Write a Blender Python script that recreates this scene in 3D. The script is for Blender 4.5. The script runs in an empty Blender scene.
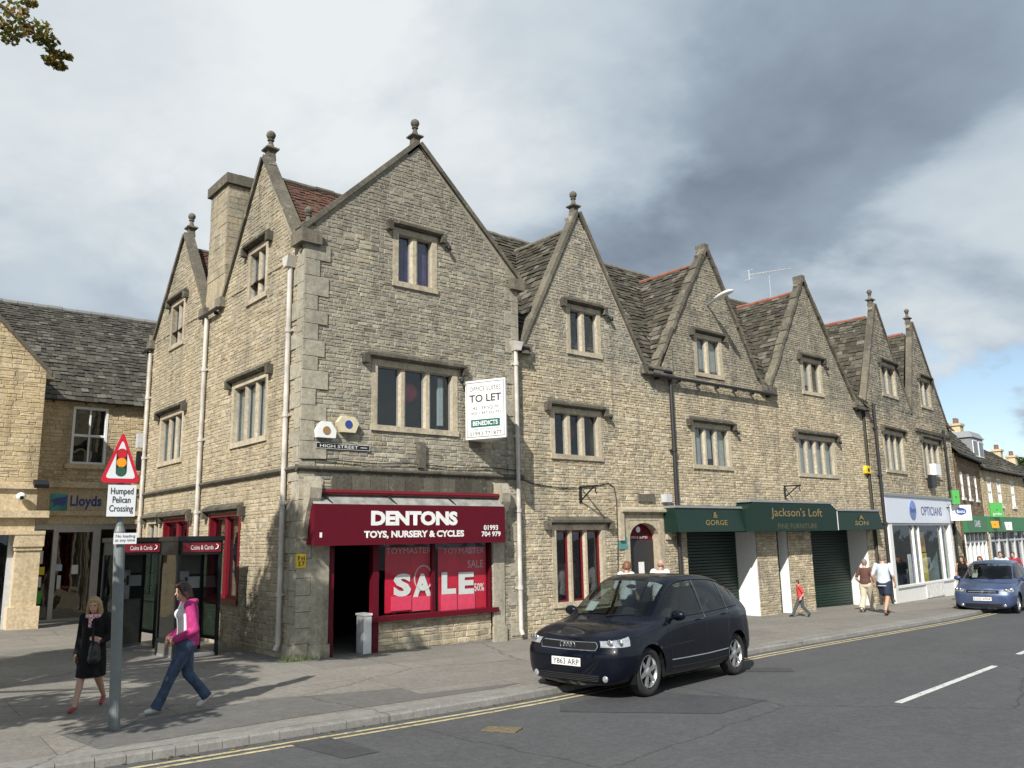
SKYK=1.0; EXPO=0.44
BLOBS=[(420,60,280,.26),(600,20,120,.14),(250,30,220,.10),(100,120,180,.02),(600,240,170,-.24),(740,200,190,-.12),(860,120,220,-.11),(980,60,180,-.06),(780,30,120,-.08),(640,150,70,.18),(590,190,60,.10),(930,290,120,.24),(840,265,60,.18),(760,300,70,.12),(60,260,190,.14),(990,340,60,-.10),(1010,450,50,.3),(150,200,150,.08)]
CARS=1.0
import bpy, bmesh, math, random
from mathutils import Vector, Matrix
random.seed(7)
R=math.radians; PI=math.pi
S=bpy.context.scene; COL=S.collection
# ------------------------------------------------------------------ camera (survey of the photograph)
FX=828.; PITCH=math.atan(156/828.); ROLL=math.atan(.0185); AZ=R(50.2); CAMP=Vector((-7.111,-15.026,2.14))
fh=Vector((math.cos(AZ),math.sin(AZ),0)); rt=Vector((math.sin(AZ),-math.cos(AZ),0)); upv=Vector((0,0,1))
fw=fh*math.cos(PITCH)+upv*math.sin(PITCH); u0_=-fh*math.sin(PITCH)+upv*math.cos(PITCH)
RV=rt*math.cos(ROLL)-u0_*math.sin(ROLL); UV=rt*math.sin(ROLL)+u0_*math.cos(ROLL)
cd=bpy.data.cameras.new('camera'); cam=bpy.data.objects.new('camera',cd); COL.objects.link(cam); S.camera=cam
cd.sensor_width=36; cd.lens=FX/1024*36; cd.clip_end=3000; cd.clip_start=.1
m=Matrix((RV,UV,-fw)).transposed().to_4x4(); m.translation=CAMP; cam.matrix_world=m
def ray(x,y): return fw*FX+RV*(x-512)-UV*(y-384)
def onplane(x,y,n,p0):
    r=ray(x,y); return CAMP+r*((n.dot(p0)-n.dot(CAMP))/n.dot(r))
SL=.016
def gz(x,y=0): return -SL*max(-40,min(60,x))
def grd(x,y,dz=0): return onplane(x,y,Vector((SL,0,1)),Vector((0,0,dz)))
# ------------------------------------------------------------------ helpers
def link(o): COL.objects.link(o); return o
def tag(o,label=None,cat=None,group=None,kind=None):
    for k,v in (('label',label),('category',cat),('group',group),('kind',kind)):
        if v: o[k]=v
    return o
def empty(name,loc,rz=0,**k):
    o=bpy.data.objects.new(name,None); link(o); o.location=loc; o.rotation_euler=(0,0,rz); o.empty_display_size=.2; return tag(o,**k)
class MB:
    """collects geometry; build() links it as one mesh object"""
    def __init__(s): s.v=[]; s.f=[]; s.t=[]; s.m=[]; s.mi=0
    def add(s,vs,fs,t=None):
        b=len(s.v); s.v+= [tuple(p) for p in vs]; s.f+=[tuple(b+i for i in f) for f in fs]
        s.t+=[(random.random() if t is None else t)]*len(fs); s.m+=[s.mi]*len(fs); return s
    def hexa(s,p,t=None):  # 8 pts: bottom 4 (ccw), top 4
        return s.add(p,[(3,2,1,0),(4,5,6,7),(0,1,5,4),(1,2,6,5),(2,3,7,6),(3,0,4,7)],t)
    def box(s,a,b,t=None,M=None):
        x0,y0,z0=a; x1,y1,z1=b
        p=[Vector(q) for q in ((x0,y0,z0),(x1,y0,z0),(x1,y1,z0),(x0,y1,z0),(x0,y0,z1),(x1,y0,z1),(x1,y1,z1),(x0,y1,z1))]
        if M: p=[M@q for q in p]
        return s.hexa(p,t)
    def fbox(s,fr,ua,ub,za,zb,da,db,t=None):
        return s.hexa([fr.P(ua,za,db),fr.P(ub,za,db),fr.P(ub,za,da),fr.P(ua,za,da),fr.P(ua,zb,db),fr.P(ub,zb,db),fr.P(ub,zb,da),fr.P(ua,zb,da)],t)
    def prism(s,poly,off,t=None):
        n=len(poly); q=[Vector(p) for p in poly]; o=Vector(off)
        return s.add(q+[p+o for p in q],[tuple(range(n))[::-1],tuple(range(n,2*n))]+[(i,(i+1)%n,n+(i+1)%n,n+i) for i in range(n)],t)
    def tube(s,pts,r,seg=8,cap=True,t=None):
        pts=[Vector(p) for p in pts]; n=len(pts); vs=[]; fs=[]
        rs=r if isinstance(r,(list,tuple)) else [r]*n
        prev=None
        for i,p in enumerate(pts):
            d=(pts[min(i+1,n-1)]-pts[max(i-1,0)]).normalized()
            if prev is None:
                a=d.cross(Vector((0,0,1)));  a=a if a.length>.05 else d.cross(Vector((1,0,0)))
            else: a=prev-d*prev.dot(d)
            a.normalize(); prev=a; b=d.cross(a)
            for k in range(seg):
                w=2*PI*k/seg; vs.append(p+(a*math.cos(w)+b*math.sin(w))*rs[i])
        for i in range(n-1):
            for k in range(seg): fs.append((i*seg+k,i*seg+(k+1)%seg,(i+1)*seg+(k+1)%seg,(i+1)*seg+k))
        if cap: fs+= [tuple(range(seg))[::-1],tuple((n-1)*seg+k for k in range(seg))]
        return s.add(vs,fs,t)
    def lathe(s,c,prof,seg=16,t=None,M=None,ends=True):
        vs=[];fs=[];n=len(prof)
        for r,z in prof:
            for k in range(seg):
                w=2*PI*k/seg; p=Vector((r*math.cos(w),r*math.sin(w),z)); p=M@p if M else p; vs.append(Vector(c)+p)
        for i in range(n-1):
            for k in range(seg): fs.append((i*seg+k,i*seg+(k+1)%seg,(i+1)*seg+(k+1)%seg,(i+1)*seg+k))
        if ends: fs+=[tuple(range(seg))[::-1],tuple((n-1)*seg+k for k in range(seg))]
        return s.add(vs,fs,t)
    def cap(s,p0,r0,p1,r1,seg=12,rings=4):
        p0=Vector(p0);p1=Vector(p1);d=p1-p0;L=max(d.length,1e-5);d.normalize()
        M=d.to_track_quat('Z','Y').to_matrix(); prof=[]
        for i in range(rings+1):
            a=-PI/2+PI/2*i/rings; prof.append((max(r0*math.cos(a),1e-4),r0*math.sin(a)))
        for i in range(rings+1):
            a=PI/2*i/rings; prof.append((max(r1*math.cos(a),1e-4),L+r1*math.sin(a)))
        return s.lathe(p0,prof,seg,0,M)
    def ell(s,c,r,rot=None,seg=16,rings=10):
        prof=[(max(math.sin(PI*i/rings),1e-3),-math.cos(PI*i/rings)) for i in range(rings+1)]
        M=Matrix.Diagonal(Vector(r)); M=(rot@M) if rot else M
        return s.lathe(c,prof,seg,0,M)
    def loft(s,rings,t=None):
        n=len(rings[0]);b=[p for r in rings for p in r];fs=[]
        for i in range(len(rings)-1):
            for k in range(n): fs.append((i*n+k,i*n+(k+1)%n,(i+1)*n+(k+1)%n,(i+1)*n+k))
        fs+=[tuple(range(n))[::-1],tuple((len(rings)-1)*n+k for k in range(n))]
        return s.add(b,fs,t)
    def build(s,name,mat,parent=None,smooth=False,world=True,tint=False,fixn=True):
        me=bpy.data.meshes.new(name); 
        o=Vector(parent.location) if (parent is not None and world) else None
        vs=s.v
        if o is not None:
            if parent.parent is not None: o=o+Vector(parent.parent.location)
            rz=parent.rotation_euler.z+(parent.parent.rotation_euler.z if parent.parent else 0)
            if abs(rz)>1e-9:
                RM=Matrix.Rotation(-rz,3,'Z'); vs=[tuple(RM@(Vector(p)-o)) for p in vs]
            else: vs=[(p[0]-o.x,p[1]-o.y,p[2]-o.z) for p in vs]
        me.from_pydata(vs,[],s.f)
        for mm in (mat if isinstance(mat,(list,tuple)) else [mat]): me.materials.append(mm)
        if any(s.m): me.polygons.foreach_set('material_index',s.m)
        if tint:
            a=me.attributes.new('tint','FLOAT','FACE'); a.data.foreach_set('value',s.t)
        if fixn and len(s.f)<60000:
            bm=bmesh.new(); bm.from_mesh(me); bmesh.ops.recalc_face_normals(bm,faces=bm.faces); bm.to_mesh(me); bm.free()
        if smooth: me.polygons.foreach_set('use_smooth',[True]*len(me.polygons)); 
        ob=bpy.data.objects.new(name,me); link(ob)
        if parent is not None: ob.parent=parent
        return ob
def setting(o): o['kind']='structure'; return o
class Fr:
    def __init__(s,origin,deg,side=False):
        s.o=Vector(origin); a=R(deg)
        if side: s.u=Vector((0,1,0)); s.n=Vector((-1,0,0))
        else: s.u=Vector((math.cos(a),math.sin(a),0)); s.n=Vector((math.sin(a),-math.cos(a),0))
        s.r=Vector((0,0,1)).cross(s.n); s.op=[]
    def P(s,u,z,d=0): return s.o+s.u*u+s.n*d+Vector((0,0,z))
    def px(s,x,y,d=0):
        p=onplane(x,y,s.n,s.o+s.n*d); return (p-s.o).dot(s.u),p.z
    def rect(s,xl,xr,yt,yb,d=0):
        ym=(yt+yb)/2; xm=(xl+xr)/2
        a=s.px(xl,ym,d)[0]; b=s.px(xr,ym,d)[0]
        # the verticals lean: take the heights on the middle of the opening
        um=(a+b)/2; zt=s.px(xm,yt,d)[1]; zb=s.px(xm,yb,d)[1]
        return min(a,b),max(a,b),zb,zt
def clip(poly,a,b,c):  # keep a*x+b*y<=c
    out=[];n=len(poly)
    for i in range(n):
        p=poly[i];q=poly[(i+1)%n];dp=a*p[0]+b*p[1]-c;dq=a*q[0]+b*q[1]-c
        if dp<=0: out.append(p)
        if (dp<0<dq) or (dq<0<dp):
            t=dp/(dp-dq); out.append((p[0]+(q[0]-p[0])*t,p[1]+(q[1]-p[1])*t))
    return out
def clipconv(poly,conv):
    n=len(conv); ar=sum(conv[i][0]*conv[(i+1)%n][1]-conv[(i+1)%n][0]*conv[i][1] for i in range(n))
    for i in range(n):
        p=conv[i];q=conv[(i+1)%n]; dx,dy=q[0]-p[0],q[1]-p[1]
        a,b=(dy,-dx) if ar>0 else (-dy,dx)
        poly=clip(poly,a,b,a*p[0]+b*p[1])
        if len(poly)<3: return []
    return poly
def area(p): return abs(sum(p[i][0]*p[(i+1)%len(p)][1]-p[(i+1)%len(p)][0]*p[i][1] for i in range(len(p))))/2
def stone_(mb,fr,c,rough,d0):
    k=len(c); cx=sum(v[0] for v in c)/k; cz_=sum(v[1] for v in c)/k
    d=random.uniform(.25,1)*rough+.003; tu=random.uniform(-.05,.05); tz=random.uniform(-.09,.09)
    inn=[(cx+(a-cx)*(1-min(.2,.01/max(abs(a-cx),.02))),cz_+(b-cz_)*(1-min(.35,.012/max(abs(b-cz_),.02)))) for a,b in c]
    base=[fr.P(a,b,d0-.002) for a,b in c]; top=[fr.P(a,b,d0+d+max(-.008,min(.008,(a-cx)*tu+(b-cz_)*tz))) for a,b in inn]
    mb.add(base+top,[tuple(range(k,2*k))]+[(i,(i+1)%k,k+(i+1)%k,k+i) for i in range(k)])
def wall(fr,parent,regions,mats,name='wall',course=(.075,.14),length=(.1,.4),rough=.012,d0=0.,ops=None,stones=True,mortar=.005):
    """rubble-stone wall: mortar sheet with real openings and a face stone for every stone"""
    ops=fr.op if ops is None else ops; mb=MB()
    for reg in regions:
        us=[p[0] for p in reg];zs=[p[1] for p in reg]
        cu=sorted(set([min(us),max(us)]+[v for o in ops for v in o[:2] if min(us)<v<max(us)]))
        cz=sorted(set([min(zs),max(zs)]+[v for o in ops for v in o[2:] if min(zs)<v<max(zs)]))
        for i in range(len(cu)-1):
            for j in range(len(cz)-1):
                um=(cu[i]+cu[i+1])/2;zm=(cz[j]+cz[j+1])/2
                if any(o[0]<um<o[1] and o[2]<zm<o[3] for o in ops): continue
                c=clipconv([(cu[i],cz[j]),(cu[i+1],cz[j]),(cu[i+1],cz[j+1]),(cu[i],cz[j+1])],reg)
                if len(c)>2 and area(c)>1e-4: mb.mi=0; mb.add([fr.P(u,z,d0) for u,z in c],[tuple(range(len(c)))],.5)
        if not stones: continue
        mb.mi=1 
        z=min(zs)
        while z<max(zs):
            h=random.uniform(*course); z1=min(z+h,max(zs)); u=min(us)-random.random()*.2
            cuts=[(o[0],o[1]) for o in ops if o[2]<(z+z1)/2<o[3]]
            while u<max(us):
                w=random.uniform(*length)*(1.0 if h>.1 else .85); u1=u+w
                segs=[(u,u1)]
                for a,b in cuts:
                    ns=[]
                    for p,q in segs:
                        if q<=a or p>=b: ns.append((p,q))
                        else:
                            if p<a: ns.append((p,a))
                            if q>b: ns.append((b,q))
                    segs=ns
                for p,q in segs:
                    if q-p<.03: continue
                    j=mortar; rr=lambda:random.uniform(-.006,.006)
                    if random.random()<.015: continue
                    rows=[(z,z1)]
                    if h>.095 and random.random()<.22: zm_=z+h*random.uniform(.4,.6); rows=[(z,zm_),(zm_,z1)]
                    for za_,zb_ in rows:
                      rr=lambda:random.uniform(-.011,.009)
                      c=clipconv([(p+j+rr(),za_+j+rr()),((p+q)/2,za_+j+rr()),(q-j+rr(),za_+j+rr()),(q-j+rr(),zb_-j+rr()),((p+q)/2,zb_-j+rr()),(p+j+rr(),zb_-j+rr())],reg)
                      if len(c)<3 or area(c)<.001: continue
                      stone_(mb,fr,c,rough,d0)
                u=u1
            z=z1
    return mb.build(name,mats,parent,tint=True,fixn=False)
def quoins(fr,parent,u,z0,z1,mat,side=1,h=(.28,.42),name='quoins',w=(.28,.5),d=.03,ops=()):
    mb=MB(); z=z0;k=0
    while z<z1-.1:
        hh=min(random.uniform(*h),z1-z); ww=(w[0] if k%2 else w[1])*random.uniform(.9,1.1)
        a,b=(u,u+ww) if side>0 else (u-ww,u)
        mb.fbox(fr,a,b,z+.006,z+hh-.006,-.02,d+random.uniform(0,.006)); z+=hh;k+=1
    return mb.build(name,mat,parent,tint=True)
def roofplane(mb,A,B,C,D,rows=.19,tw=(.12,.36),lift=.03,under=True):
    """A-B eaves, D-C ridge (quad or clipped); covers it with individual stone slates"""
    A,B,C,D=map(Vector,(A,B,C,D)); ex=(B-A).normalized(); n=ex.cross(D-A).normalized()
    if n.z<0: n=-n
    ey=n.cross(ex); 
    if ey.z<0: ey=-ey
    loc=lambda p:((p-A).dot(ex),(p-A).dot(ey))
    poly=[loc(p) for p in (A,B,C,D)]; 
    if (C-D).length<.01: poly=poly[:3]
    W=lambda a,b,h:A+ex*a+ey*b+n*h
    mb.add([W(a,b,-.02) for a,b in poly],[tuple(range(len(poly)))],.3)
    H=max(p[1] for p in poly); x0=min(p[0] for p in poly);x1=max(p[0] for p in poly); y=-.05;k=0
    while y<H:
        r=rows*(1.2-.5*y/H)*random.uniform(.82,1.18); x=x0-random.random()*.2
        while x<x1:
            w=random.uniform(*tw); g=.006
            c=clipconv([(x+g,y+random.uniform(-.035,.03)),(x+w-g,y+random.uniform(-.035,.03)),(x+w-g,y+r+.05),(x+g,y+r+.05)],[(p[0],p[1]-(.05 if p[1]<.01 else 0)) for p in poly])
            if len(c)>2 and area(c)>.002:
                l=lift*random.uniform(.5,1.7); t=random.random(); m_=len(c)
                hf=lambda b:l*max(0,1-(b-y)/(r+.05))+.004
                top=[W(a,b,hf(b)) for a,b in c]; bot=[W(a,b,hf(b)-.03) for a,b in c]
                mb.add(top+bot,[tuple(range(m_))]+[(i,(i+1)%m_,m_+(i+1)%m_,m_+i) for i in range(m_)],t)
            x+=w
        y+=r
    return mb
# ------------------------------------------------------------------ materials
MATS={}
def nodes(name):
    m=bpy.data.materials.new(name); m.use_nodes=True; nt=m.node_tree; b=nt.nodes['Principled BSDF']; return m,nt,b
def N(nt,t,**k):
    n=nt.nodes.new(t)
    for a,v in k.items():
        if a.startswith('i_'): n.inputs[a[2:].replace('_',' ')].default_value=v
        elif a.startswith('n'): n.inputs[int(a[1:])].default_value=v
        else: setattr(n,a,v)
    return n
def L(nt,a,b): nt.links.new(a,b)
def ramp(nt,fac,stops):
    r=nt.nodes.new('ShaderNodeValToRGB'); e=r.color_ramp.elements
    while len(e)<len(stops): e.new(.5)
    for i,(p,c) in enumerate(stops): e[i].position=p; e[i].color=(*c,1)
    L(nt,fac,r.inputs[0]); return r
def mixc(nt,f,a,b,mode='MIX'):
    n=nt.nodes.new('ShaderNodeMix'); n.data_type='RGBA'; n.blend_type=mode
    for i,v in ((0,f),(6,a),(7,b)):
        if hasattr(v,'links'): L(nt,v,n.inputs[i])
        else: n.inputs[i].default_value=v if i==0 else (*v,1)
    return n.outputs[2]
def noise(nt,scale,detail=6,rough=.6,vec=None):
    n=N(nt,'ShaderNodeTexNoise'); n.inputs['Scale'].default_value=scale; n.inputs['Detail'].default_value=detail; n.inputs['Roughness'].default_value=rough
    if vec: L(nt,vec,n.inputs['Vector'])
    return n
def geo(nt): return N(nt,'ShaderNodeNewGeometry').outputs['Position']
def mapr(nt,v,a,b,c=0,d=1):
    n=N(nt,'ShaderNodeMapRange',clamp=True,n1=a,n2=b,n3=c,n4=d); L(nt,v,n.inputs[0]); return n.outputs[0]
def bump(nt,b,h,strength=.4,dist=.01):
    n=N(nt,'ShaderNodeBump'); n.inputs['Strength'].default_value=strength; n.inputs['Distance'].default_value=dist; L(nt,h,n.inputs['Height']); L(nt,n.outputs[0],b.inputs['Normal'])
def plain(name,c,rough=.6,metal=0,spec=.5,var=.12,bumpy=0,scale=8,emit=None,coat=0):
    if name in MATS: return MATS[name]
    m,nt,b=nodes(name); p=geo(nt); n=noise(nt,scale,5,.65,p)
    d=mapr(nt,n.outputs[0],.3,.7,1-var,1+var); mx=N(nt,'ShaderNodeVectorMath',operation='SCALE'); mx.inputs[0].default_value=c; L(nt,d,mx.inputs[3])
    L(nt,mx.outputs[0],b.inputs['Base Color']); b.inputs['Roughness'].default_value=rough; b.inputs['Metallic'].default_value=metal
    b.inputs['Specular IOR Level'].default_value=spec; b.inputs['Coat Weight'].default_value=coat; b.inputs['Coat Roughness'].default_value=.03
    if bumpy: bump(nt,b,n.outputs[0],bumpy)
    if emit: b.inputs['Emission Color'].default_value=(*emit[0],1); b.inputs['Emission Strength'].default_value=emit[1]
    MATS[name]=m; return m
def stonemat(name,cols,grey,glo,ghi,gamt=1.,mortar=False,lichen=.35,streak=0):
    """cols: ramp over the random tint of each stone; grey: weathered colour gaining between heights glo and ghi"""
    m,nt,b=nodes(name); p=geo(nt)
    big=noise(nt,.55,5,.6,p); fine=noise(nt,14,6,.7,p); mid=noise(nt,2.6,5,.65,p)
    sep=N(nt,'ShaderNodeSeparateXYZ'); L(nt,p,sep.inputs[0])
    if mortar: base=ramp(nt,mid.outputs[0],[(.3,cols[0]),(.7,cols[1])]).outputs[0]
    else:
        at=N(nt,'ShaderNodeAttribute',attribute_name='tint'); k=len(cols)
        base=ramp(nt,at.outputs['Fac'],[(i/(k-1),c) for i,c in enumerate(cols)]).outputs[0]
    h=mapr(nt,sep.outputs[2],glo,ghi)
    a=N(nt,'ShaderNodeMath',operation='ADD'); L(nt,h,a.inputs[0]); L(nt,mapr(nt,big.outputs[0],.3,.7,-.6,.6),a.inputs[1])
    g=N(nt,'ShaderNodeMath',operation='MULTIPLY',use_clamp=True); L(nt,a.outputs[0],g.inputs[0]); g.inputs[1].default_value=gamt
    gf=N(nt,'ShaderNodeMath',operation='MULTIPLY'); L(nt,mapr(nt,mid.outputs[0],.25,.65,.35,1),gf.inputs[0]); L(nt,g.outputs[0],gf.inputs[1])
    c=mixc(nt,gf.outputs[0],base,grey)
    lich=noise(nt,7,8,.75,p); lm=mapr(nt,lich.outputs[0],.55,.68,0,lichen); c=mixc(nt,lm,c,(.07,.065,.05))
    l2=noise(nt,3.3,8,.8,p); c=mixc(nt,mapr(nt,l2.outputs[0],.56,.66,0,.45),c,(.50,.48,.42)); l3=noise(nt,1.3,7,.75,p); c=mixc(nt,mapr(nt,l3.outputs[0],.5,.7,0,.35),c,tuple(v*.55 for v in grey))
    mp=N(nt,'ShaderNodeMapping'); mp.inputs['Scale'].default_value=(2.6,2.6,.28); L(nt,p,mp.inputs[0]); stn=noise(nt,1.,5,.65,mp.outputs[0]); c=mixc(nt,mapr(nt,stn.outputs[0],.5,.72,0,.55),c,tuple(v*.5 for v in grey))
    c=mixc(nt,mapr(nt,fine.outputs[0],.25,.75,.0,1),mixc(nt,1.,c,(.6,.59,.57),'MULTIPLY'),mixc(nt,1.,c,(1.4,1.38,1.34),'MULTIPLY'))
    L(nt,c,b.inputs['Base Color']); b.inputs['Roughness'].default_value=.92; b.inputs['Specular IOR Level'].default_value=.2
    bump(nt,b,fine.outputs[0],.55,.012); MATS[name]=m; return m
warm=[(.34,.29,.205),(.47,.40,.285),(.55,.475,.345),(.40,.35,.26),(.61,.55,.425),(.51,.42,.28),(.45,.39,.29),(.31,.27,.20)]
cool=[(.21,.20,.165),(.36,.34,.28),(.43,.40,.31),(.28,.27,.23),(.50,.47,.39),(.38,.325,.23),(.31,.30,.26),(.18,.17,.145)]
M_corner=stonemat('corner_stone',cool,(.21,.20,.17),3.4,10,1.)
M_side=stonemat('side_stone',[(.30,.245,.165),(.40,.34,.235),(.46,.385,.27),(.36,.31,.22),(.50,.44,.33),(.40,.32,.205)],(.24,.225,.18),4.5,12,.9)
M_mort1=stonemat('corner_mortar',[(.30,.27,.21),(.40,.36,.28)],(.30,.28,.23),4,10,.8,mortar=True)
M_two=stonemat('middle_stone',warm,(.25,.245,.215),6.2,7.8,1.25)
M_mort2=stonemat('middle_mortar',[(.34,.29,.2),(.44,.38,.28)],(.46,.44,.38),6,8,1,mortar=True)
M_three=stonemat('terrace_stone',warm,(.205,.2,.175),6.0,7.6,1.3)
M_mort3=stonemat('terrace_mortar',[(.3,.25,.17),(.38,.32,.22)],(.22,.2,.16),5.6,8,1,mortar=True)
M_dress=stonemat('dressed_stone',[(.44,.385,.29),(.50,.445,.34),(.40,.35,.265)],(.30,.27,.21),6,11,.6,lichen=.2)
M_quoin=stonemat('quoin_stone',[(.37,.345,.275),(.40,.37,.30),(.34,.315,.255)],(.28,.27,.23),3,9,.8,lichen=.25)
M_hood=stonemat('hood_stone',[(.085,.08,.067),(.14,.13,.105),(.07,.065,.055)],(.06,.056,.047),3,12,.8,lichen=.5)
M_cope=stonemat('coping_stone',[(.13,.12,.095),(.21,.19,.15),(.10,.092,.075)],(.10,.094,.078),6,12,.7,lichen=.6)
M_bank=stonemat('bank_stone',[(.45,.36,.22),(.54,.44,.28),(.60,.50,.34),(.50,.42,.28)],(.4,.34,.24),9,20,.3,lichen=.12)
M_bankm=stonemat('bank_mortar',[(.36,.28,.18),(.46,.38,.26)],(.4,.34,.24),9,20,.3,mortar=True)
M_ashlar=stonemat('ashlar_stone',[(.56,.46,.31),(.60,.50,.35)],(.5,.43,.3),9,20,.3,lichen=.05)
def slatemat(name,cols,moss=.3):
    m,nt,b=nodes(name); p=geo(nt); at=N(nt,'ShaderNodeAttribute',attribute_name='tint'); k=len(cols)
    base=ramp(nt,at.outputs['Fac'],[(i/(k-1),c) for i,c in enumerate(cols)]).outputs[0]
    fine=noise(nt,20,6,.7,p); big=noise(nt,1.1,6,.65,p); l=noise(nt,9,8,.8,p)
    c=mixc(nt,mapr(nt,big.outputs[0],.45,.65,0,moss),base,(.075,.075,.035))
    c=mixc(nt,mapr(nt,l.outputs[0],.6,.7,0,.6),c,(.30,.29,.25))
    c=mixc(nt,mapr(nt,fine.outputs[0],.3,.7,0,1),mixc(nt,1.,c,(.65,.65,.65),'MULTIPLY'),c)
    L(nt,c,b.inputs['Base Color']); b.inputs['Roughness'].default_value=.9; b.inputs['Specular IOR Level'].default_value=.25
    bump(nt,b,fine.outputs[0],.5,.012); MATS[name]=m; return m
M_slate=slatemat('stone_slate',[(.04,.037,.03),(.11,.1,.08),(.065,.06,.05),(.155,.14,.11),(.05,.046,.038),(.09,.08,.062),(.22,.205,.17)])
M_slatel=slatemat('dark_slate',[(.045,.042,.036),(.105,.098,.082),(.062,.058,.05),(.15,.14,.12),(.052,.048,.042),(.2,.19,.16)],.2)
M_red=slatemat('red_tile',[(.115,.062,.046),(.165,.085,.06),(.10,.06,.048),(.14,.085,.066)],.1)
M_ridge=plain('red_ridge_tile',(.26,.10,.065),.85,bumpy=.3,var=.3)
M_gridge=plain('grey_ridge_tile',(.16,.145,.115),.9,bumpy=.3,var=.3)
M_white=plain('white_paint',(.78,.78,.76),.5,var=.05)
M_pipew=plain('white_pipe',(.52,.49,.45),.6,var=.3,scale=2.2)
M_pipeb=plain('black_iron',(.022,.022,.024),.45)
M_maroon=plain('maroon_paint',(.10,.003,.012),.55,spec=.25,var=.06)
M_redp=plain('red_paint',(.14,.006,.014),.35,var=.08)
M_green=plain('dark_green_paint',(.003,.021,.013),.5,var=.1)
M_gold=plain('gold_leaf',(.26,.19,.07),.45)
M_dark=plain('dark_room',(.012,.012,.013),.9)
M_black=plain('black_paint',(.012,.013,.014),.4)
M_grey=plain('grey_metal',(.30,.31,.32),.45,metal=.3)
M_lgrey=plain('light_grey_paint',(.5,.51,.52),.5)
M_yellow=plain('yellow_paint',(.72,.50,.03),.55)
M_curt_refl=plain('pale_curtain_reflection',(.45,.44,.42),.8)  # also stands in for pale reflections in the upper window panes
M_purple=plain('purple_curtain',(.10,.06,.20),.8,var=.4,scale=5)
M_redlamp=plain('red_lantern',(.45,.02,.05),.6)
def glassmat(name,tint=(.86,.9,.9),refl=1.0):
    m,nt,b=nodes(name); nt.nodes.remove(b); out=nt.nodes['Material Output']
    t=N(nt,'ShaderNodeBsdfTransparent'); t.inputs[0].default_value=(*tint,1); g=N(nt,'ShaderNodeBsdfGlossy'); g.inputs['Roughness'].default_value=.02
    f=N(nt,'ShaderNodeFresnel'); bf=mapr(nt,N(nt,'ShaderNodeNewGeometry').outputs['Backfacing'],0,1,1.55,1/1.55); L(nt,bf,f.inputs[0]); mm=N(nt,'ShaderNodeMath',operation='MULTIPLY',use_clamp=True); mm.inputs[1].default_value=1.15*refl; L(nt,f.outputs[0],mm.inputs[0])
    pn=noise(nt,.9,2,.5,geo(nt)); bb=N(nt,'ShaderNodeBump'); bb.inputs['Strength'].default_value=.3; bb.inputs['Distance'].default_value=.05; L(nt,pn.outputs[0],bb.inputs['Height']); L(nt,bb.outputs[0],g.inputs['Normal'])
    x=N(nt,'ShaderNodeMixShader'); L(nt,mm.outputs[0],x.inputs[0]); L(nt,t.outputs[0],x.inputs[1]); L(nt,g.outputs[0],x.inputs[2]); L(nt,x.outputs[0],out.inputs[0]); MATS[name]=m; return m
M_glass=glassmat('window_glass'); M_sglass=glassmat('shop_glass',(.97,.98,.98),.7); M_cglass=glassmat('car_glass',(.45,.52,.52),.95)
# ------------------------------------------------------------------ text
FIT=[]
def text(name,s,fr,u,z,d,w,h,mat,parent,bold=.0,depth=.004,tilt=0):
    """lettering centred at u,z on frame fr, fitted to w x h metres"""
    c=bpy.data.curves.new('lettering','FONT'); c.body=s; c.align_x='CENTER'; c.size=1; c.extrude=.0; c.offset=bold; c.resolution_u=3; c.space_line=.95
    o=bpy.data.objects.new('lettering',c); link(o); bpy.context.view_layer.update()
    me=bpy.data.meshes.new_from_object(o.evaluated_get(bpy.context.evaluated_depsgraph_get())); bpy.data.objects.remove(o)
    xs=[v.co.x for v in me.vertices]; ys=[v.co.y for v in me.vertices]
    if not xs: return None
    cx,cy=(min(xs)+max(xs))/2,(min(ys)+max(ys))/2; sx=w/(max(xs)-min(xs)); sy=h/(max(ys)-min(ys))
    par=Vector(parent.location) if parent is not None else Vector()
    if parent is not None and parent.parent is not None: par=par+parent.parent.location
    rz=0 if parent is None else parent.rotation_euler.z+(parent.parent.rotation_euler.z if parent.parent else 0)
    RM=Matrix.Rotation(-rz,3,'Z')
    for v in me.vertices:
        a,b=(v.co.x-cx)*sx,(v.co.y-cy)*sy
        v.co=RM@(fr.P(u,z,d)+fr.r*a+Vector((0,0,1))*b*math.cos(tilt)-fr.n*b*math.sin(tilt)+fr.n*0-par)
    me.materials.clear(); me.materials.append(mat); me.name=name
    ob=bpy.data.objects.new(name,me); link(ob); ob.parent=parent; return ob
# ------------------------------------------------------------------ frames of the street fronts
F1=Fr((0,0,0),0); FS=Fr((0,0,0),0,side=True); F2=Fr((0,.06,0),0); F3=Fr((0,.02,0),0)
F5=Fr((22.3,-.08,0),7); EO=F5.P(10.3,0,0); F6=Fr(EO,13.5); FA=Fr((0,11,0),0); FB=Fr((0,13,0),0)
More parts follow.
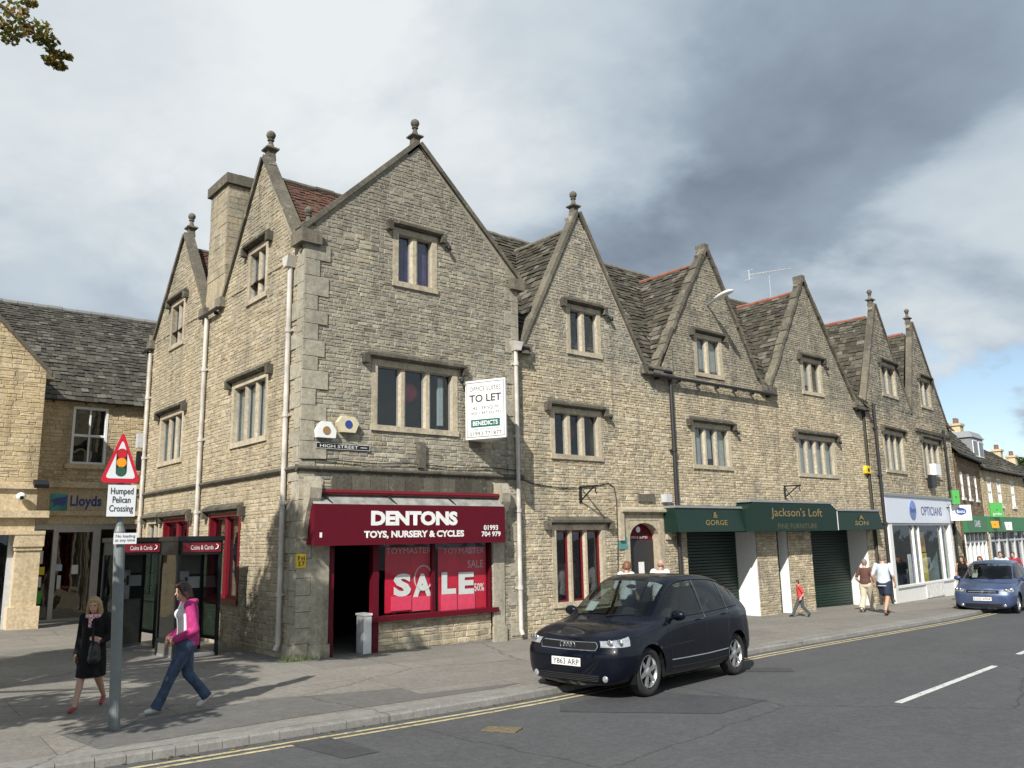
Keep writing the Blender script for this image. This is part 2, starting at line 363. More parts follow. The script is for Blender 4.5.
# ------------------------------------------------------------------ building pieces
def window(fr,parent,px,n,hood=True,frame=None,behind=M_dark,mull=.11,jamb=.14,blinds=None,deep=.15,hd=.16,mat=None,d0=0,sill=True,lamp=None,tall=None,hx=.2):
    mat=mat or M_dress
    u0,u1,z0,z1=fr.rect(*px,d=d0)
    if tall is not None: z0=tall
    fr.op.append((u0-.02,u1+.02,z0-.02,z1+.02)); f=MB(); b=lambda *a:f.fbox(fr,*a)
    pr=d0+.022
    b(u0-jamb,u0,z0-.0,z1,-deep,pr); b(u1,u1+jamb,z0,z1,-deep,pr); b(u0-jamb,u1+jamb,z1,z1+jamb*.9,-deep,pr+.003)
    if sill: b(u0-jamb*1.1,u1+jamb*1.1,z0-.12,z0,-deep,pr+.03)
    else: b(u0-jamb,u1+jamb,z0-.1,z0,-deep,pr)
    for i in range(1,n):
        c=u0+(u1-u0)*i/n
        f.prism([fr.P(c-mull/2,z0,-.12),fr.P(c-mull/2,z0,-.06),fr.P(c-mull*.25,z0,-.015),fr.P(c+mull*.25,z0,-.015),fr.P(c+mull/2,z0,-.06),fr.P(c+mull/2,z0,-.12)],(0,0,z1-z0))
    w=f.build('window',mat,parent,tint=True)
    g=MB(); g.fbox(fr,u0,u1,z0,z1,-deep+.028,-deep+.036); g.build('glass',M_glass,w)
    # leaded casement bars
    r=MB(); e=u0
    for i in range(n):
        a=u0+(u1-u0)*i/n+(mull/2 if i else 0); c=u0+(u1-u0)*(i+1)/n-(mull/2 if i<n-1 else 0)
        t=.05 if frame else .022; dd=-deep+.04
        r.fbox(fr,a,a+t,z0,z1,dd,dd+.03); r.fbox(fr,c-t,c,z0,z1,dd,dd+.03); r.fbox(fr,a+t,c-t,z0,z0+t,dd,dd+.03); r.fbox(fr,a+t,c-t,z1-t,z1,dd,dd+.03)
    r.build('casement',frame or M_grey,w)
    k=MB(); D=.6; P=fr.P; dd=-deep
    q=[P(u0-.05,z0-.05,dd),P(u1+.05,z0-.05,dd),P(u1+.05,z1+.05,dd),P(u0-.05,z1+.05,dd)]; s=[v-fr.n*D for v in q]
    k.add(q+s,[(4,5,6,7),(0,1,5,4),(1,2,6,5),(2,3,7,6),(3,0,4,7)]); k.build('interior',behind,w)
    if blinds:
        c=MB()
        for (fa,fb,zz0,zz1) in blinds[1]:
            x=u0+(u1-u0)*fa; xe=u0+(u1-u0)*fb
            while x<xe: 
                ww=random.uniform(.05,.09); c.fbox(fr,x,min(x+ww,xe),z0+(z1-z0)*zz0,z0+(z1-z0)*zz1,-deep-.05-random.uniform(0,.03),-deep-.01-random.uniform(0,.012)); x+=ww+.012
        c.build('curtain_or_reflection',blinds[0],w)  # pale slats here colour in what the glass would reflect
    if lamp:
        c=MB(); uc=u0+(u1-u0)*lamp[0]; zc=z0+(z1-z0)*lamp[1]; c.ell(fr.P(uc,zc,-deep-.2),(lamp[2],.1,lamp[2])); c.build('paper_lantern',M_redlamp,w,smooth=True)
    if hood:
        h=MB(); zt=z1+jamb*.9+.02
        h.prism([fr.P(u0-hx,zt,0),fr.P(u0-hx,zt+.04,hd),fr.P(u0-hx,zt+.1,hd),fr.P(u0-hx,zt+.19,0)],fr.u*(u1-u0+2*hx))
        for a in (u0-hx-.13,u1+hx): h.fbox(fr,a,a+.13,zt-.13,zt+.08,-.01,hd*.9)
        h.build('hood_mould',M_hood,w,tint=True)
    return w,(u0,u1,z0,z1)
def coping(fr,parent,pts,mat,th=.10,over=.06,dep=.2,seg=.75,jit=.0,strip=True,stripmat=None,lift=.0):
    mb=MB(); sb=MB()
    for (a,b) in zip(pts[:-1],pts[1:]):
        A=Vector((a[0],a[1]));B=Vector((b[0],b[1]));d=(B-A);Ln=d.length;d.normalize();n=Vector((-d.y,d.x)); n=n if n.y>0 else -n
        k=max(1,round(Ln/seg))
        for i in range(k):
            s0=Ln*i/k+.004;s1=Ln*(i+1)/k-.004; j=random.uniform(-jit,jit); o0=random.uniform(0,jit)
            q=[A+d*s0+n*(lift+j),A+d*s1+n*(lift+j),A+d*s1+n*(lift+th+j),A+d*s0+n*(lift+th+j)]
            mb.prism([fr.P(v.x,v.y,over+o0) for v in q],-fr.n*(dep+over))
        if strip:
            q=[A-n*.42,B-n*.42,B,A]; sb.prism([fr.P(v.x,v.y,-.015) for v in q],-fr.n*(dep-.06))
    c=mb.build('coping',mat,parent,tint=True)
    if strip: sb.build('parapet',stripmat or M_mort1,parent,tint=True)
    return c
def finial(p,parent,s=1.,mat=None,name='finial'):
    mb=MB(); p=Vector(p); M=Matrix.Rotation(PI/4,3,'Z')
    mb.lathe(p,[(.22*s,0),(.19*s,.22*s),(.19*s,.30*s),(.33*s,.38*s),(.33*s,.43*s),(.17*s,.50*s)],4,None,M)
    mb.lathe(p,[(.13*s,.48*s),(.08*s,.66*s),(.075*s,.72*s),(.12*s,.74*s),(.12*s,.77*s),(.08*s,.79*s),(.14*s,.86*s),(.165*s,.94*s),(.14*s,1.03*s),(.07*s,1.09*s),(.01,1.1*s)],12)
    return mb.build(name,mat or M_cope,parent,tint=True)
def pipe(fr,parent,x0,y0,x1,y1,mat,hopper=False,r=.05,d=.09,name='downpipe',z0=None,z1=None,joints=True):
    a=fr.px(x0,y0,d);b=fr.px(x1,y1,d); mb=MB(); ua=(a[0]+b[0])/2; zt=z1 if z1 is not None else a[1]; zb=z0 if z0 is not None else b[1]
    mb.tube([fr.P(ua,zt,d),fr.P(ua,zb+.12,d),fr.P(ua,zb,d+.06)],r,10)
    z=zb+1.
    while joints and z<zt-.3: mb.tube([fr.P(ua,z,d),fr.P(ua,z+.09,d)],r*1.35,10); mb.fbox(fr,ua-.09,ua+.09,z+.02,z+.06,-.01,d*.6); z+=1.75
    if hopper: mb.prism([fr.P(ua-.07,zt-.02,0.01),fr.P(ua+.07,zt-.02,.01),fr.P(ua+.15,zt+.2,.01),fr.P(ua-.15,zt+.2,.01)],fr.n*.2)
    return mb.build(name,mat,parent,smooth=False)
def gutter(fr,parent,ua,ub,z,mat=None,d=.14,r=.05):
    mb=MB(); mb.tube([fr.P(ua,z,d),fr.P(ub,z,d)],r,8)
    k=ua+.3
    while k<ub: mb.fbox(fr,k-.015,k+.015,z-.09,z-.0,-.01,d-.03); k+=.9
    return mb.build('gutter',mat or M_pipeb,parent)
def ridge_tiles(parent,a,b,mat,r=.09,l=.45):
    a=Vector(a);b=Vector(b);n=max(1,int((b-a).length/l));mb=MB()
    for i in range(n):
        j=Vector((0,0,random.uniform(-.012,.012))); mb.tube([a.lerp(b,i/n)+j,a.lerp(b,(i+.97)/n)+j],[r*random.uniform(.93,1.05)]*2,8)
    return mb.build('ridge_tiles',mat,parent)
# ================================================================== CORNER BUILDING (toy shop)
B1=empty('corner_building',(0,0,0),label='big corner stone building with toy shop below, red tiled roof and chimney stack',cat='building')
window(F1,B1,(398,431.5,238,285),2,blinds=(M_purple,[(.03,.45,0,1),(.55,.97,0,1)]),mull=.2,lamp=(.75,.7,.12))
window(F1,B1,(377,452,370.5,428),3,mull=.17,lamp=(.52,.66,.22),blinds=(M_lgrey,[(.86,.93,.1,.95)]),hx=.25)
window(FS,B1,(234.5,265.5,383.3,439.3),3,blinds=(M_curt_refl,[(0,1,0,1)]))
window(FS,B1,(161.5,181.6,417,460),3,blinds=(M_curt_refl,[(0,.3,0,1),(.7,1,0,.8)]))
window(FS,B1,(251,266,250.9,296),2,blinds=(M_curt_refl,[(.5,1,0,1)]))
window(FS,B1,(173,183.4,305,343),2,blinds=(M_curt_refl,[(0,.6,0,1)]))
M_stuff=None
def toymat():
    m,nt,b=nodes('toy_packets'); p=geo(nt); v=N(nt,'ShaderNodeTexVoronoi'); v.inputs['Scale'].default_value=9; L(nt,p,v.inputs['Vector'])
    hs=N(nt,'ShaderNodeHueSaturation'); hs.inputs['Saturation'].default_value=.9; hs.inputs['Value'].default_value=.5; L(nt,v.outputs['Color'],hs.inputs['Color']); L(nt,hs.outputs[0],b.inputs['Base Color']); b.inputs['Roughness'].default_value=.4; return m
M_toy=toymat()
for px in ((209.5,238,517,598),(163,186,522,600),(146.5,157,524,596)):
    red=px[0]>150
    w,r_=window(FS,B1,px,2 if red else 2,frame=M_redp if red else None,mat=M_redp if red else M_dress,jamb=.1 if red else .12,sill=True,mull=.1)
    if px[0]>200:
        t=MB(); t.fbox(FS,r_[0]+.1,r_[0]+.62,r_[2]+.1,r_[3]-.45,-.45,-.3); t.build('toy_display',M_toy,w)
F1.op.append((F1.px(328.5,600)[0],F1.px(492,580)[0],-.5,2.72)); SO=F1.op[-1]
APX=(2.72,11.12)
wall(F1,B1,[[(0,-.35),(5.6,-.35),(5.6,8.35),(0,8.35)],[(0,8.35),(5.6,8.35),APX]],[M_mort1,M_corner],course=(.055,.11),length=(.09,.32),rough=.012)
wall(FS,B1,[[(0.0,-.3),(10.5,-.3),(10.5,8.0),(0,8.0)],[(0,8.0),(.42,8.0),(.42,8.35),(0,8.35)],[(.42,8.0),(4.45,8.0),(2.35,10.85)],[(5.75,8.0),(9.9,8.0),(7.68,10.6)]],[M_mort1,M_side],course=(.06,.12),length=(.1,.34),rough=.010)
quoins(F1,B1,-.02,-.35,8.3,M_quoin,1,w=(.3,.52)); quoins(FS,B1,-.0,-.35,8.25,M_quoin,1,w=(.5,.28)); quoins(F1,B1,5.62,.0,8.3,M_quoin,-1,w=(.22,.4),d=.02)
bk=MB(); bk.add([(5.6,0,-.3),(5.6,10.5,-.3),(5.6,10.5,8.4),(5.6,0,8.4)],[(0,1,2,3)]); bk.add([(0,10.5,-.3),(5.6,10.5,-.3),(5.6,10.5,8.4),(0,10.5,8.4)],[(0,1,2,3)]); bk.add([(0,10.5,8.),(5.6,10.5,8.),(2.8,10.5,10.7)],[(0,1,2)]); bk.build('rear_wall',M_mort1,B1,tint=True)
s=MB(); s.prism([F1.P(-.09,3.53,-.02),F1.P(-.09,3.53,.05),F1.P(-.09,3.58,.1),F1.P(-.09,3.61,.1),F1.P(-.09,3.67,-.02)],(5.75,0,0))
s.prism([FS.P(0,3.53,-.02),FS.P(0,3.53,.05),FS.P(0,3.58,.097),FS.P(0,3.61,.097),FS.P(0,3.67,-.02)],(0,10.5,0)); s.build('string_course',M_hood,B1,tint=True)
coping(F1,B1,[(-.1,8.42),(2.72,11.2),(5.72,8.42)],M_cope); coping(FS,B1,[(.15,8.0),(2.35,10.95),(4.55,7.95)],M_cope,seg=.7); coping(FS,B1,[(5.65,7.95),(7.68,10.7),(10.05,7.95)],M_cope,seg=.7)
def kneeler(par,fr,*a): k=MB(); k.fbox(fr,*a); k.build('kneeler',M_cope,par,tint=True)
for a,b in ((-.16,.3),(5.36,5.78)): kneeler(B1,F1,a,b,8.18,8.46,-.4,.12)
for a,b,z in ((4.35,4.7,7.85),(5.5,5.85,7.85),(9.85,10.2,7.85)): kneeler(B1,FS,a,b,z,z+.24,-.35,.14)
finial(F1.P(2.72,11.18,-.15),B1,.64); finial(FS.P(2.35,10.93,-.15),B1,.68); finial(FS.P(7.68,10.68,-.15),B1,.64)
finial(F1.P(.08,8.42,-.1),B1,.55); finial(F1.P(5.6,8.42,-.5),B1,.5)
rf=MB()
roofplane(rf,(.03,.42,8.0),(.03,10.5,8.0),(2.75,10.5,10.75),(2.75,.42,10.75),lift=.02,rows=.16,tw=(.15,.17))
roofplane(rf,(5.6,.42,8.1),(5.6,10.5,8.1),(2.75,10.5,10.75),(2.75,.42,10.75),lift=.02,rows=.16,tw=(.15,.17))
for ya,yb,ap in ((.25,4.5,2.35),(5.7,9.95,7.68)):
    zr=10.5 if ap<5 else 10.3
    roofplane(rf,(.3,ya,8.0),(2.75,ya,8.0),(2.75,ap,zr),(.3,ap,zr),lift=.02,rows=.16,tw=(.15,.17))
    roofplane(rf,(.3,yb,8.0),(2.75,yb,8.0),(2.75,ap,zr),(.3,ap,zr),lift=.02,rows=.16,tw=(.15,.17))
rf.build('roof',M_red,B1,tint=True,fixn=False)
ridge_tiles(B1,(.35,2.35,10.52),(2.75,2.35,10.52),M_cope,.08); ridge_tiles(B1,(.35,7.68,10.32),(2.75,7.68,10.32),M_cope,.08); ridge_tiles(B1,(2.75,.4,10.77),(2.75,10.5,10.77),M_cope,.08)
# chimney stack astride the side wall
ch=MB(); 
def course_block(mb,x0,x1,y0,y1,z0,z1):
    z=z0
    while z<z1-.02:
        h=min(random.uniform(.13,.22),z1-z)
        for (fa,fb,ax,cst) in ((y0,y1,'x',x0),(y0,y1,'x',x1),(x0,x1,'y',y0),(x0,x1,'y',y1)):
            a=fa
            while a<fb-.01:
                w=min(random.uniform(.2,.5),fb-a); o=random.uniform(.004,.018); sg=-1 if cst in (x0,y0) else 1
                if ax=='x': mb.box((min(cst,cst+sg*o),a+.005,z+.005),(max(cst,cst+sg*o)+.001,a+w-.005,z+h-.005))
                else: mb.box((a+.005,min(cst,cst+sg*o),z+.005),(a+w-.005,max(cst,cst+sg*o)+.001,z+h-.005))
                a+=w
        z+=h
    mb.mi=1; mb.box((x0+.002,y0+.002,z0),(x1-.002,y1-.002,z1)); mb.mi=0
course_block(ch,.0,1.5,4.5,5.68,8.75,11.1); 
ch.prism([(-.0,4.45,7.9),(-.0,5.8,7.9),(0,5.68,8.75),(0,4.5,8.75)],(1.4,0,0)); ch.build('chimney',[M_side,M_mort1],B1,tint=True)
cc=MB(); cc.box((-.09,4.41,11.1),(1.59,5.77,11.36)); cc.lathe((.75,5.08,11.36),[(.8,0),(.62,.12),(.1,.14)],4,None,Matrix.Rotation(PI/4,3,'Z')); cc.build('chimney_cap',M_cope,B1,tint=True)
pipe(FS,B1,288,268,280,656,M_pipew,True,z0=.15); pipe(FS,B1,207,318,196,520,M_pipew,False,z0=.15); pipe(FS,B1,148,355,138,590,M_pipew,False,z0=.1)
pipe(F1,B1,516,350,521,638,M_pipew,True,z0=.02)
gutter(FS,B1,4.5,5.7,7.83); gutter(FS,B1,9.95,10.5,7.83)
# shop front
fs=MB(); P=F1.P; zg=gz(2)
ul=SO[0];ur=SO[1]; ud=F1.px(373,620)[0]; ud2=F1.px(379,620)[0]; uw=F1.px(490.5,570)[0]; zs=F1.px(435,612)[1]; um=F1.px(435,580)[0]
for a,b,za in ((ul,ul+.12,-.1),(ud,ud2,-.1),(uw,ur,zs)): fs.fbox(F1,a,b,za,2.7,-.16,-.02)
fs.fbox(F1,ul+.12,ur,2.58,2.7,-.15,-.03); fs.fbox(F1,um-.04,um+.04,zs,2.58,-.13,-.05); fs.fbox(F1,ud-.02,ur+.12,zs-.1,zs,-.2,.09)
fs.build('shop_front_frame',M_maroon,B1)
st=Fr((0,0,0),0); wall(st,B1,[[(ud2,-.2),(ur,-.2),(ur,zs-.1),(ud2,zs-.1)]],[M_mort2,M_two],name='stall_riser',d0=-.05,ops=[])
g=MB(); g.fbox(F1,ud2,uw,zs,2.6,-.1,-.094); g.build('shop_window',M_sglass,B1)
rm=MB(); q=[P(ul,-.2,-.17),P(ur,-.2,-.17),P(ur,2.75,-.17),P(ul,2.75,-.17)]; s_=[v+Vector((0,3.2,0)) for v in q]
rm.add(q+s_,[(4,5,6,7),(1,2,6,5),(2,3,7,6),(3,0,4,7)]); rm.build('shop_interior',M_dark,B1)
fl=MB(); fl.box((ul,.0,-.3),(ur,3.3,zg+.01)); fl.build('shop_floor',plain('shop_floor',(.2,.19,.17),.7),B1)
ct=MB(); ct.box((ud-.2,.02,zg),(ud-.02,.3,zg+.74)); ct.box((ud-.22,-.0,zg+.74),(ud-.01,.32,zg+.78)); ct.build('counter_end',M_white,B1)
for (xx,yy,w_,h_,c_,lb) in ((ul+.5,1.3,.3,.7,(.40,.28,.03),'yellow toy box standing just inside the dark shop doorway'),(ul+.28,1.7,.3,1.3,(.05,.12,.05),'green stack of toy boxes deep inside the shop doorway')):
    t=MB(); t.box((xx,yy,zg+.02),(xx+w_,yy+.25,zg+h_*.55)); t.box((xx+.03,yy+.02,zg+h_*.55),(xx+w_-.04,yy+.22,zg+h_)); t_=tag(t.build('toy_box',plain('toy_%.2f'%c_[0],c_,.5,var=.6,scale=9),None),lb,'toy box')
# carved pilasters and consoles either side of the shop front
for ua,ub in ((.28,ul-.02),(ur+.02,ur+.34)):
    pl=MB(); pl.fbox(F1,ua,ub,-.15,2.4,-.0,.035); pl.fbox(F1,ua-.03,ub+.03,2.1,2.18,0,.09); pl.fbox(F1,ua-.03,ub+.03,-.15,.25,0,.07); pl.build('pilaster',M_quoin,B1,tint=True)
for uc in (.2,ur+.2):
    pr=[(2.2,.03),(2.25,.09),(2.45,.12),(2.75,.22),(3.0,.38),(3.2,.42),(3.3,.36),(3.42,.3),(3.42,0),(2.2,0)]
    cb=MB(); cb.prism([F1.P(uc-.12,z,d*.8) for z,d in pr],(.24,0,0)); cb.build('console',M_quoin,B1,tint=True)
x=ul
cv=MB()
while x<ur-.1: cv.fbox(F1,x,min(x+.42,ur),3.02,3.48,.0,.05+random.uniform(0,.02)); x+=.43
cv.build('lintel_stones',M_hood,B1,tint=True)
rk=MB(); c0=F1.px(420,452); rk.prism([F1.P(c0[0]-.09,3.7,.0),F1.P(c0[0]+.09,3.7,.0),F1.P(c0[0]+.1,4.25,.0),F1.P(c0[0]-.1,4.25,0)],F1.n*.09); rk.build('corbel_post',M_hood,B1,tint=True)
# ---- awning (thing)
AW=empty('shop_awning',tuple(F1.P(2.7,2.2,0)),label='maroon shop awning board with white lettering above the toy shop window and door',cat='awning')
D=.34
a0=F1.px(316,503,D);a1=F1.px(504.5,507,D);b0=F1.px(312.5,544.3,D);b1=F1.px(505.5,541,D)
ux0,ux1=min(a0[0],b0[0])+.02,(a1[0]+b1[0])/2; zt=(a0[1]+a1[1])/2; zb=(b0[1]+b1[1])/2
m=MB(); m.fbox(F1,ux0,ux1,zb,zt,D-.03,D); m.fbox(F1,ux0,ux0+.03,zb,zt,.02,D-.03); m.fbox(F1,ux1-.03,ux1,zb,zt,.02,D-.03); m.fbox(F1,ux0,ux1,zb-.03,zb+.03,D,D+.012); m.build('fascia_board',M_maroon,AW)
m=MB(); m.hexa([F1.P(ux0,zt-.03,D-.01),F1.P(ux1,zt-.03,D-.01),F1.P(ux1,zt+.2,.08),F1.P(ux0,zt+.2,.08),F1.P(ux0,zt+.0,D-.01),F1.P(ux1,zt+.0,D-.01),F1.P(ux1,zt+.23,.08),F1.P(ux0,zt+.23,.08)]); m.build('canopy_sheet',plain('weathered_canvas',(.25,.25,.23),.9,var=.4,scale=4),AW)
m=MB(); m.tube([F1.P(ux0+.12,zt+.24,.17),F1.P(ux1+.05,zt+.24,.17)],.055,10); m.build('roller_bar',M_redp,AW)
m=MB()
for f in (.05,.36,.68): m.tube([F1.P(ux0+(ux1-ux0)*f,zt+.22,.17),F1.P(ux0+(ux1-ux0)*(f+.035),zt+.01,D-.03)],.018,6)
m.build('folding_arm',M_black,AW)
def tpx(name,s,fr,x0,y0,x1,y1,d,mat,par,bold=0,ex=0):
    a=fr.px(x0,(y0+y1)/2,d);b=fr.px(x1,(y0+y1)/2,d);c=fr.px((x0+x1)/2,y0,d);e=fr.px((x0+x1)/2,y1,d)
    return text(name,s,fr,(a[0]+b[0])/2,(c[1]+e[1])/2,d+ex,abs(b[0]-a[0]),abs(c[1]-e[1]),mat,par,bold)
tpx('lettering','DENTONS',F1,371,511,457.5,525.5,D,M_white,AW,.055,.004)
tpx('lettering','TOYS, NURSERY & CYCLES',F1,364,530.5,464,538.5,D,M_white,AW,.045,.004)
tpx('lettering','01993\n704 979',F1,481.5,525,500.5,536.5,D,M_white,AW,.03,.004); tpx('lettering','1',F1,319.5,532.5,322,537.5,D,M_white,AW,0,.004)
# ---- window posters (things)
dW=-.14
def card(fr,name,x0,y0,x1,y1,d,mat,th=.01,**k):
    a=fr.px(x0,(y0+y1)/2,d);b=fr.px(x1,(y0+y1)/2,d);c=fr.px((x0+x1)/2,y0,d);e=fr.px((x0+x1)/2,y1,d)
    mb=MB(); u,v=sorted((a[0],b[0])); z,w=sorted((c[1],e[1])); mb.fbox(fr,u,v,z,w,d-th,d)
    o=empty(name,tuple(fr.P((u+v)/2,z,d)),**k); mb.build('sheet',mat,o); return o,(u,v,z,w)
M_pred=plain('poster_red',(.60,.012,.045),.5,var=.2,scale=3); M_ppink=plain('poster_pink',(.85,.07,.15),.5); M_line=plain('print_pink',(.6,.42,.42),.6)
for i,(x0,x1,nm) in enumerate(((385,432,'left'),(438,486,'right'))):
    o,_=card(F1,'window_banner',x0,547,x1,611.5,dW,M_pred,label=f'large red sale banner behind the {nm} half of the toy shop window',cat='banner',group='sale banners in the toy shop window')
    tpx('lettering','TOYMASTER',F1,(386,443)[i],547.8,(431,484)[i],553.5,dW,M_line,o,0,.004)
    if i==0:
        c=MB(); uu,zz=F1.px(423,578,dW); pts=[F1.P(uu+.22*math.cos(t_*PI/12),zz+.26*math.sin(t_*PI/12),dW+.012) for t_ in range(25)]; c.tube(pts,.018,6); c.build('printed_ring',M_line,o)
    else: tpx('lettering','SALE',F1,467.5,560,483,567.5,dW,M_line,o,0,.004); tpx('lettering','50%',F1,474,583,484,591,dW,M_white,o,0.02,.004)
for i,(s_c,lx0,lx1,cx0,cx1) in enumerate((('S',393.5,411,391,411.5),('A',413,431.5,412.5,431.5),('L',441.5,456,441,457),('E',458.5,474,458,475))):
    o,_=card(F1,'sale_card',cx0,596+(-2 if i>1 else 0),cx1,610.5,-.118,M_ppink,label=f'bright pink window card carrying the big white letter {s_c}',cat='window card',group='letter cards spelling sale')
    tpx('letter',s_c,F1,lx0,573.5-(1.5 if i>1 else 0),lx1,596.5-(2.5 if i>1 else 0),-.118,M_white,o,.05,.003)
# ================================================================== MIDDLE BUILDING
B2=empty('gabled_building',(5.6,0,0),label='single gabled stone house with arched doorway, between the toy shop and the green shopfront',cat='building')
window(F2,B2,(570,596.5,312,352),2,mull=.2,lamp=(.76,.62,.15)); window(F2,B2,(554.5,597.5,414.5,455.3),3,mull=.2,lamp=(.52,.6,.22))
w,r_=window(F2,B2,(556.5,602,530,601),3,frame=M_redp,mull=.14,hx=.25); t=MB(); t.fbox(F2,r_[0]+.1,r_[1]-.6,r_[2]+.05,r_[2]+.9,-.5,-.35); t.build('shop_display',plain('shelf_goods',(.12,.08,.07),.6,var=.8,scale=12),w)
du0,du1,dz0,dz1=F2.rect(630.5,660.5,521,620); dz0=gz(10.5)-.05; F2.op.append((du0,du1,dz0,dz1))
wl=[(5.62,-.35),(11.42,-.35),(11.42,6.95),(5.62,6.95)]; G2L=5.92;G2R=10.15;G2A=(7.88,10.72)
wall(F2,B2,[wl,[(G2L,6.95),(G2R,6.95),G2A]],[M_mort2,M_two],course=(.055,.11),length=(.08,.3),rough=.014)
coping(F2,B2,[(G2L-.1,6.85),(G2A[0],G2A[1]+.1),(G2R+.12,6.85)],M_cope,stripmat=M_mort2); finial(F2.P(G2A[0],G2A[1]+.06,-.15),B2,.64)
kneeler(B2,F2,G2L-.28,G2L+.1,6.62,6.85,-.3,.14); kneeler(B2,F2,G2R-.05,G2R+.3,6.62,6.85,-.3,.14)
def mainroof(fr,parent,ua,ub,gables,ze=6.88,zr=11.0,yr=3.05,mat=M_slate,rid=M_gridge,crid=M_ridge,back=True,extra_ridge=True):
    mb=MB(); P=fr.P; roofplane(mb,P(ua,ze+.03,-.05),P(ub,ze+.03,-.05),P(ub,zr,-yr),P(ua,zr,-yr))
    edges=[ua]+[e for g_ in gables for e in (g_[0]-.05,g_[2]+.05)]+[ub]
    for i in range(0,len(edges),2):
        if edges[i+1]-edges[i]>.1: roofplane(mb,P(edges[i],ze-.27,.2),P(edges[i+1],ze-.27,.2),P(edges[i+1],ze+.12,-.06),P(edges[i],ze+.12,-.06))
    for (gl,ga,gr_,gz_) in gables:
        for e in (gl,gr_): roofplane(mb,P(e,ze,-.32),P(e,ze,-yr),P(ga,gz_,-yr),P(ga,gz_,-.32))
    o=mb.build('roof',mat,parent,tint=True,fixn=False)
    bb=MB(); bb.add([P(ua,ze,-2*yr),P(ub,ze,-2*yr),P(ub,zr,-yr),P(ua,zr,-yr)],[(0,1,2,3)],.3); bb.add([P(ua,ze,-2*yr),P(ub,ze,-2*yr),P(ub,-.3,-2*yr),P(ua,-.3,-2*yr)],[(0,1,2,3)],.3)
    for e in (ua,ub): bb.add([P(e,ze,0),P(e,ze,-2*yr),P(e,zr,-yr)],[(0,1,2)],.3); bb.add([P(e,ze,0),P(e,ze,-2*yr),P(e,-.3,-2*yr),P(e,-.3,0)],[(0,1,2,3)],.3)
    bb.build('rear_slope',mat,parent,tint=True)
    ridge_tiles(parent,P(ua,zr+.0,-yr),P(ub,zr+.0,-yr),rid)
    if crid:
        for (gl,ga,gr_,gz_) in gables: ridge_tiles(parent,P(ga,gz_,-.4),P(ga,gz_,-yr+.25),crid,.075)
mainroof(F2,B2,5.6,11.4,[(G2L,G2A[0],G2R,10.45)],crid=M_gridge)
gutter(F2,B2,10.3,11.3,6.78); gutter(F2,B2,5.62,5.9,6.75)
# arched doorway
dr=MB(); uc=(du0+du1)/2; rw=(du1-du0)/2; P=F2.P
ar=[(du0,dz1-.55)]+[(uc-rw*math.cos(t_*PI/10),dz1-.55+.5*math.sin(t_*PI/10)**.8 if 0<t_<10 else dz1-.55) for t_ in range(0,11)]
for a,b in zip(ar[:-1],ar[1:]):
    if abs(a[0]-b[0])<1e-4: continue
    dr.hexa([P(a[0],a[1],.02),P(b[0],b[1],.02),P(b[0],b[1],-.25),P(a[0],a[1],-.25),P(a[0],dz1+.02,.02),P(b[0],dz1+.02,.02),P(b[0],dz1+.02,-.25),P(a[0],dz1+.02,-.25)])
for a,b in ((du0-.2,du0),(du1,du1+.2)): dr.fbox(F2,a,b,dz0,dz1+.02,-.25,.03)
dr.fbox(F2,du0-.2,du1+.2,dz1+.02,dz1+.16,-.2,.03); dr.build('doorway',M_dress,B2,tint=True)
d=MB(); d.fbox(F2,du0,du1,dz0,dz1-.5,-.25,-.21); 
for z in (.35,1.1): d.fbox(F2,du0+.12,du1-.12,gz(10)+z,gz(10)+z+.6,-.215,-.195)
dd=d.build('door',plain('dark_door',(.03,.028,.03),.5),B2); n=MB(); n.fbox(F2,uc-.06,uc+.16,1.05,1.5,-.19,-.185); n.build('notice',M_white,dd); n=MB(); n.tube([P(du1-.14,1.0,-.2),P(du1-.14,1.0,-.14)],.03,8); n.build('handle',M_gold,dd)
d=MB(); d.fbox(F2,du0,du1,dz1-.5,dz1,-.24,-.22); fo=d.build('fanlight_panel',M_maroon,B2); d=MB(); d.tube([P(uc,dz1-.22,-.22),P(uc,dz1-.22,-.2)],.08,14); d.build('emblem',M_white,fo); text('lettering','OFFICE SUITES',F2,uc,dz1-.43,-.2,rw*1.2,.06,M_white,fo)
h=MB(); h.prism([P(du0-.35,dz1+.2,0),P(du0-.35,dz1+.24,.15),P(du0-.35,dz1+.3,.15),P(du0-.35,dz1+.38,0)],(du1-du0+.7,0,0))
for a in (du0-.42,du1+.26): h.fbox(F2,a,a+.16,dz1-.5,dz1+.26,-.01,.1)
h.build('hood_mould',M_dress,B2,tint=True)
h=MB(); c=F2.px(645.5,498); h.fbox(F2,c[0]-.32,c[0]+.32,c[1]-.1,c[1]+.1,0,.06); h.build('name_stone',M_hood,B2,tint=True)
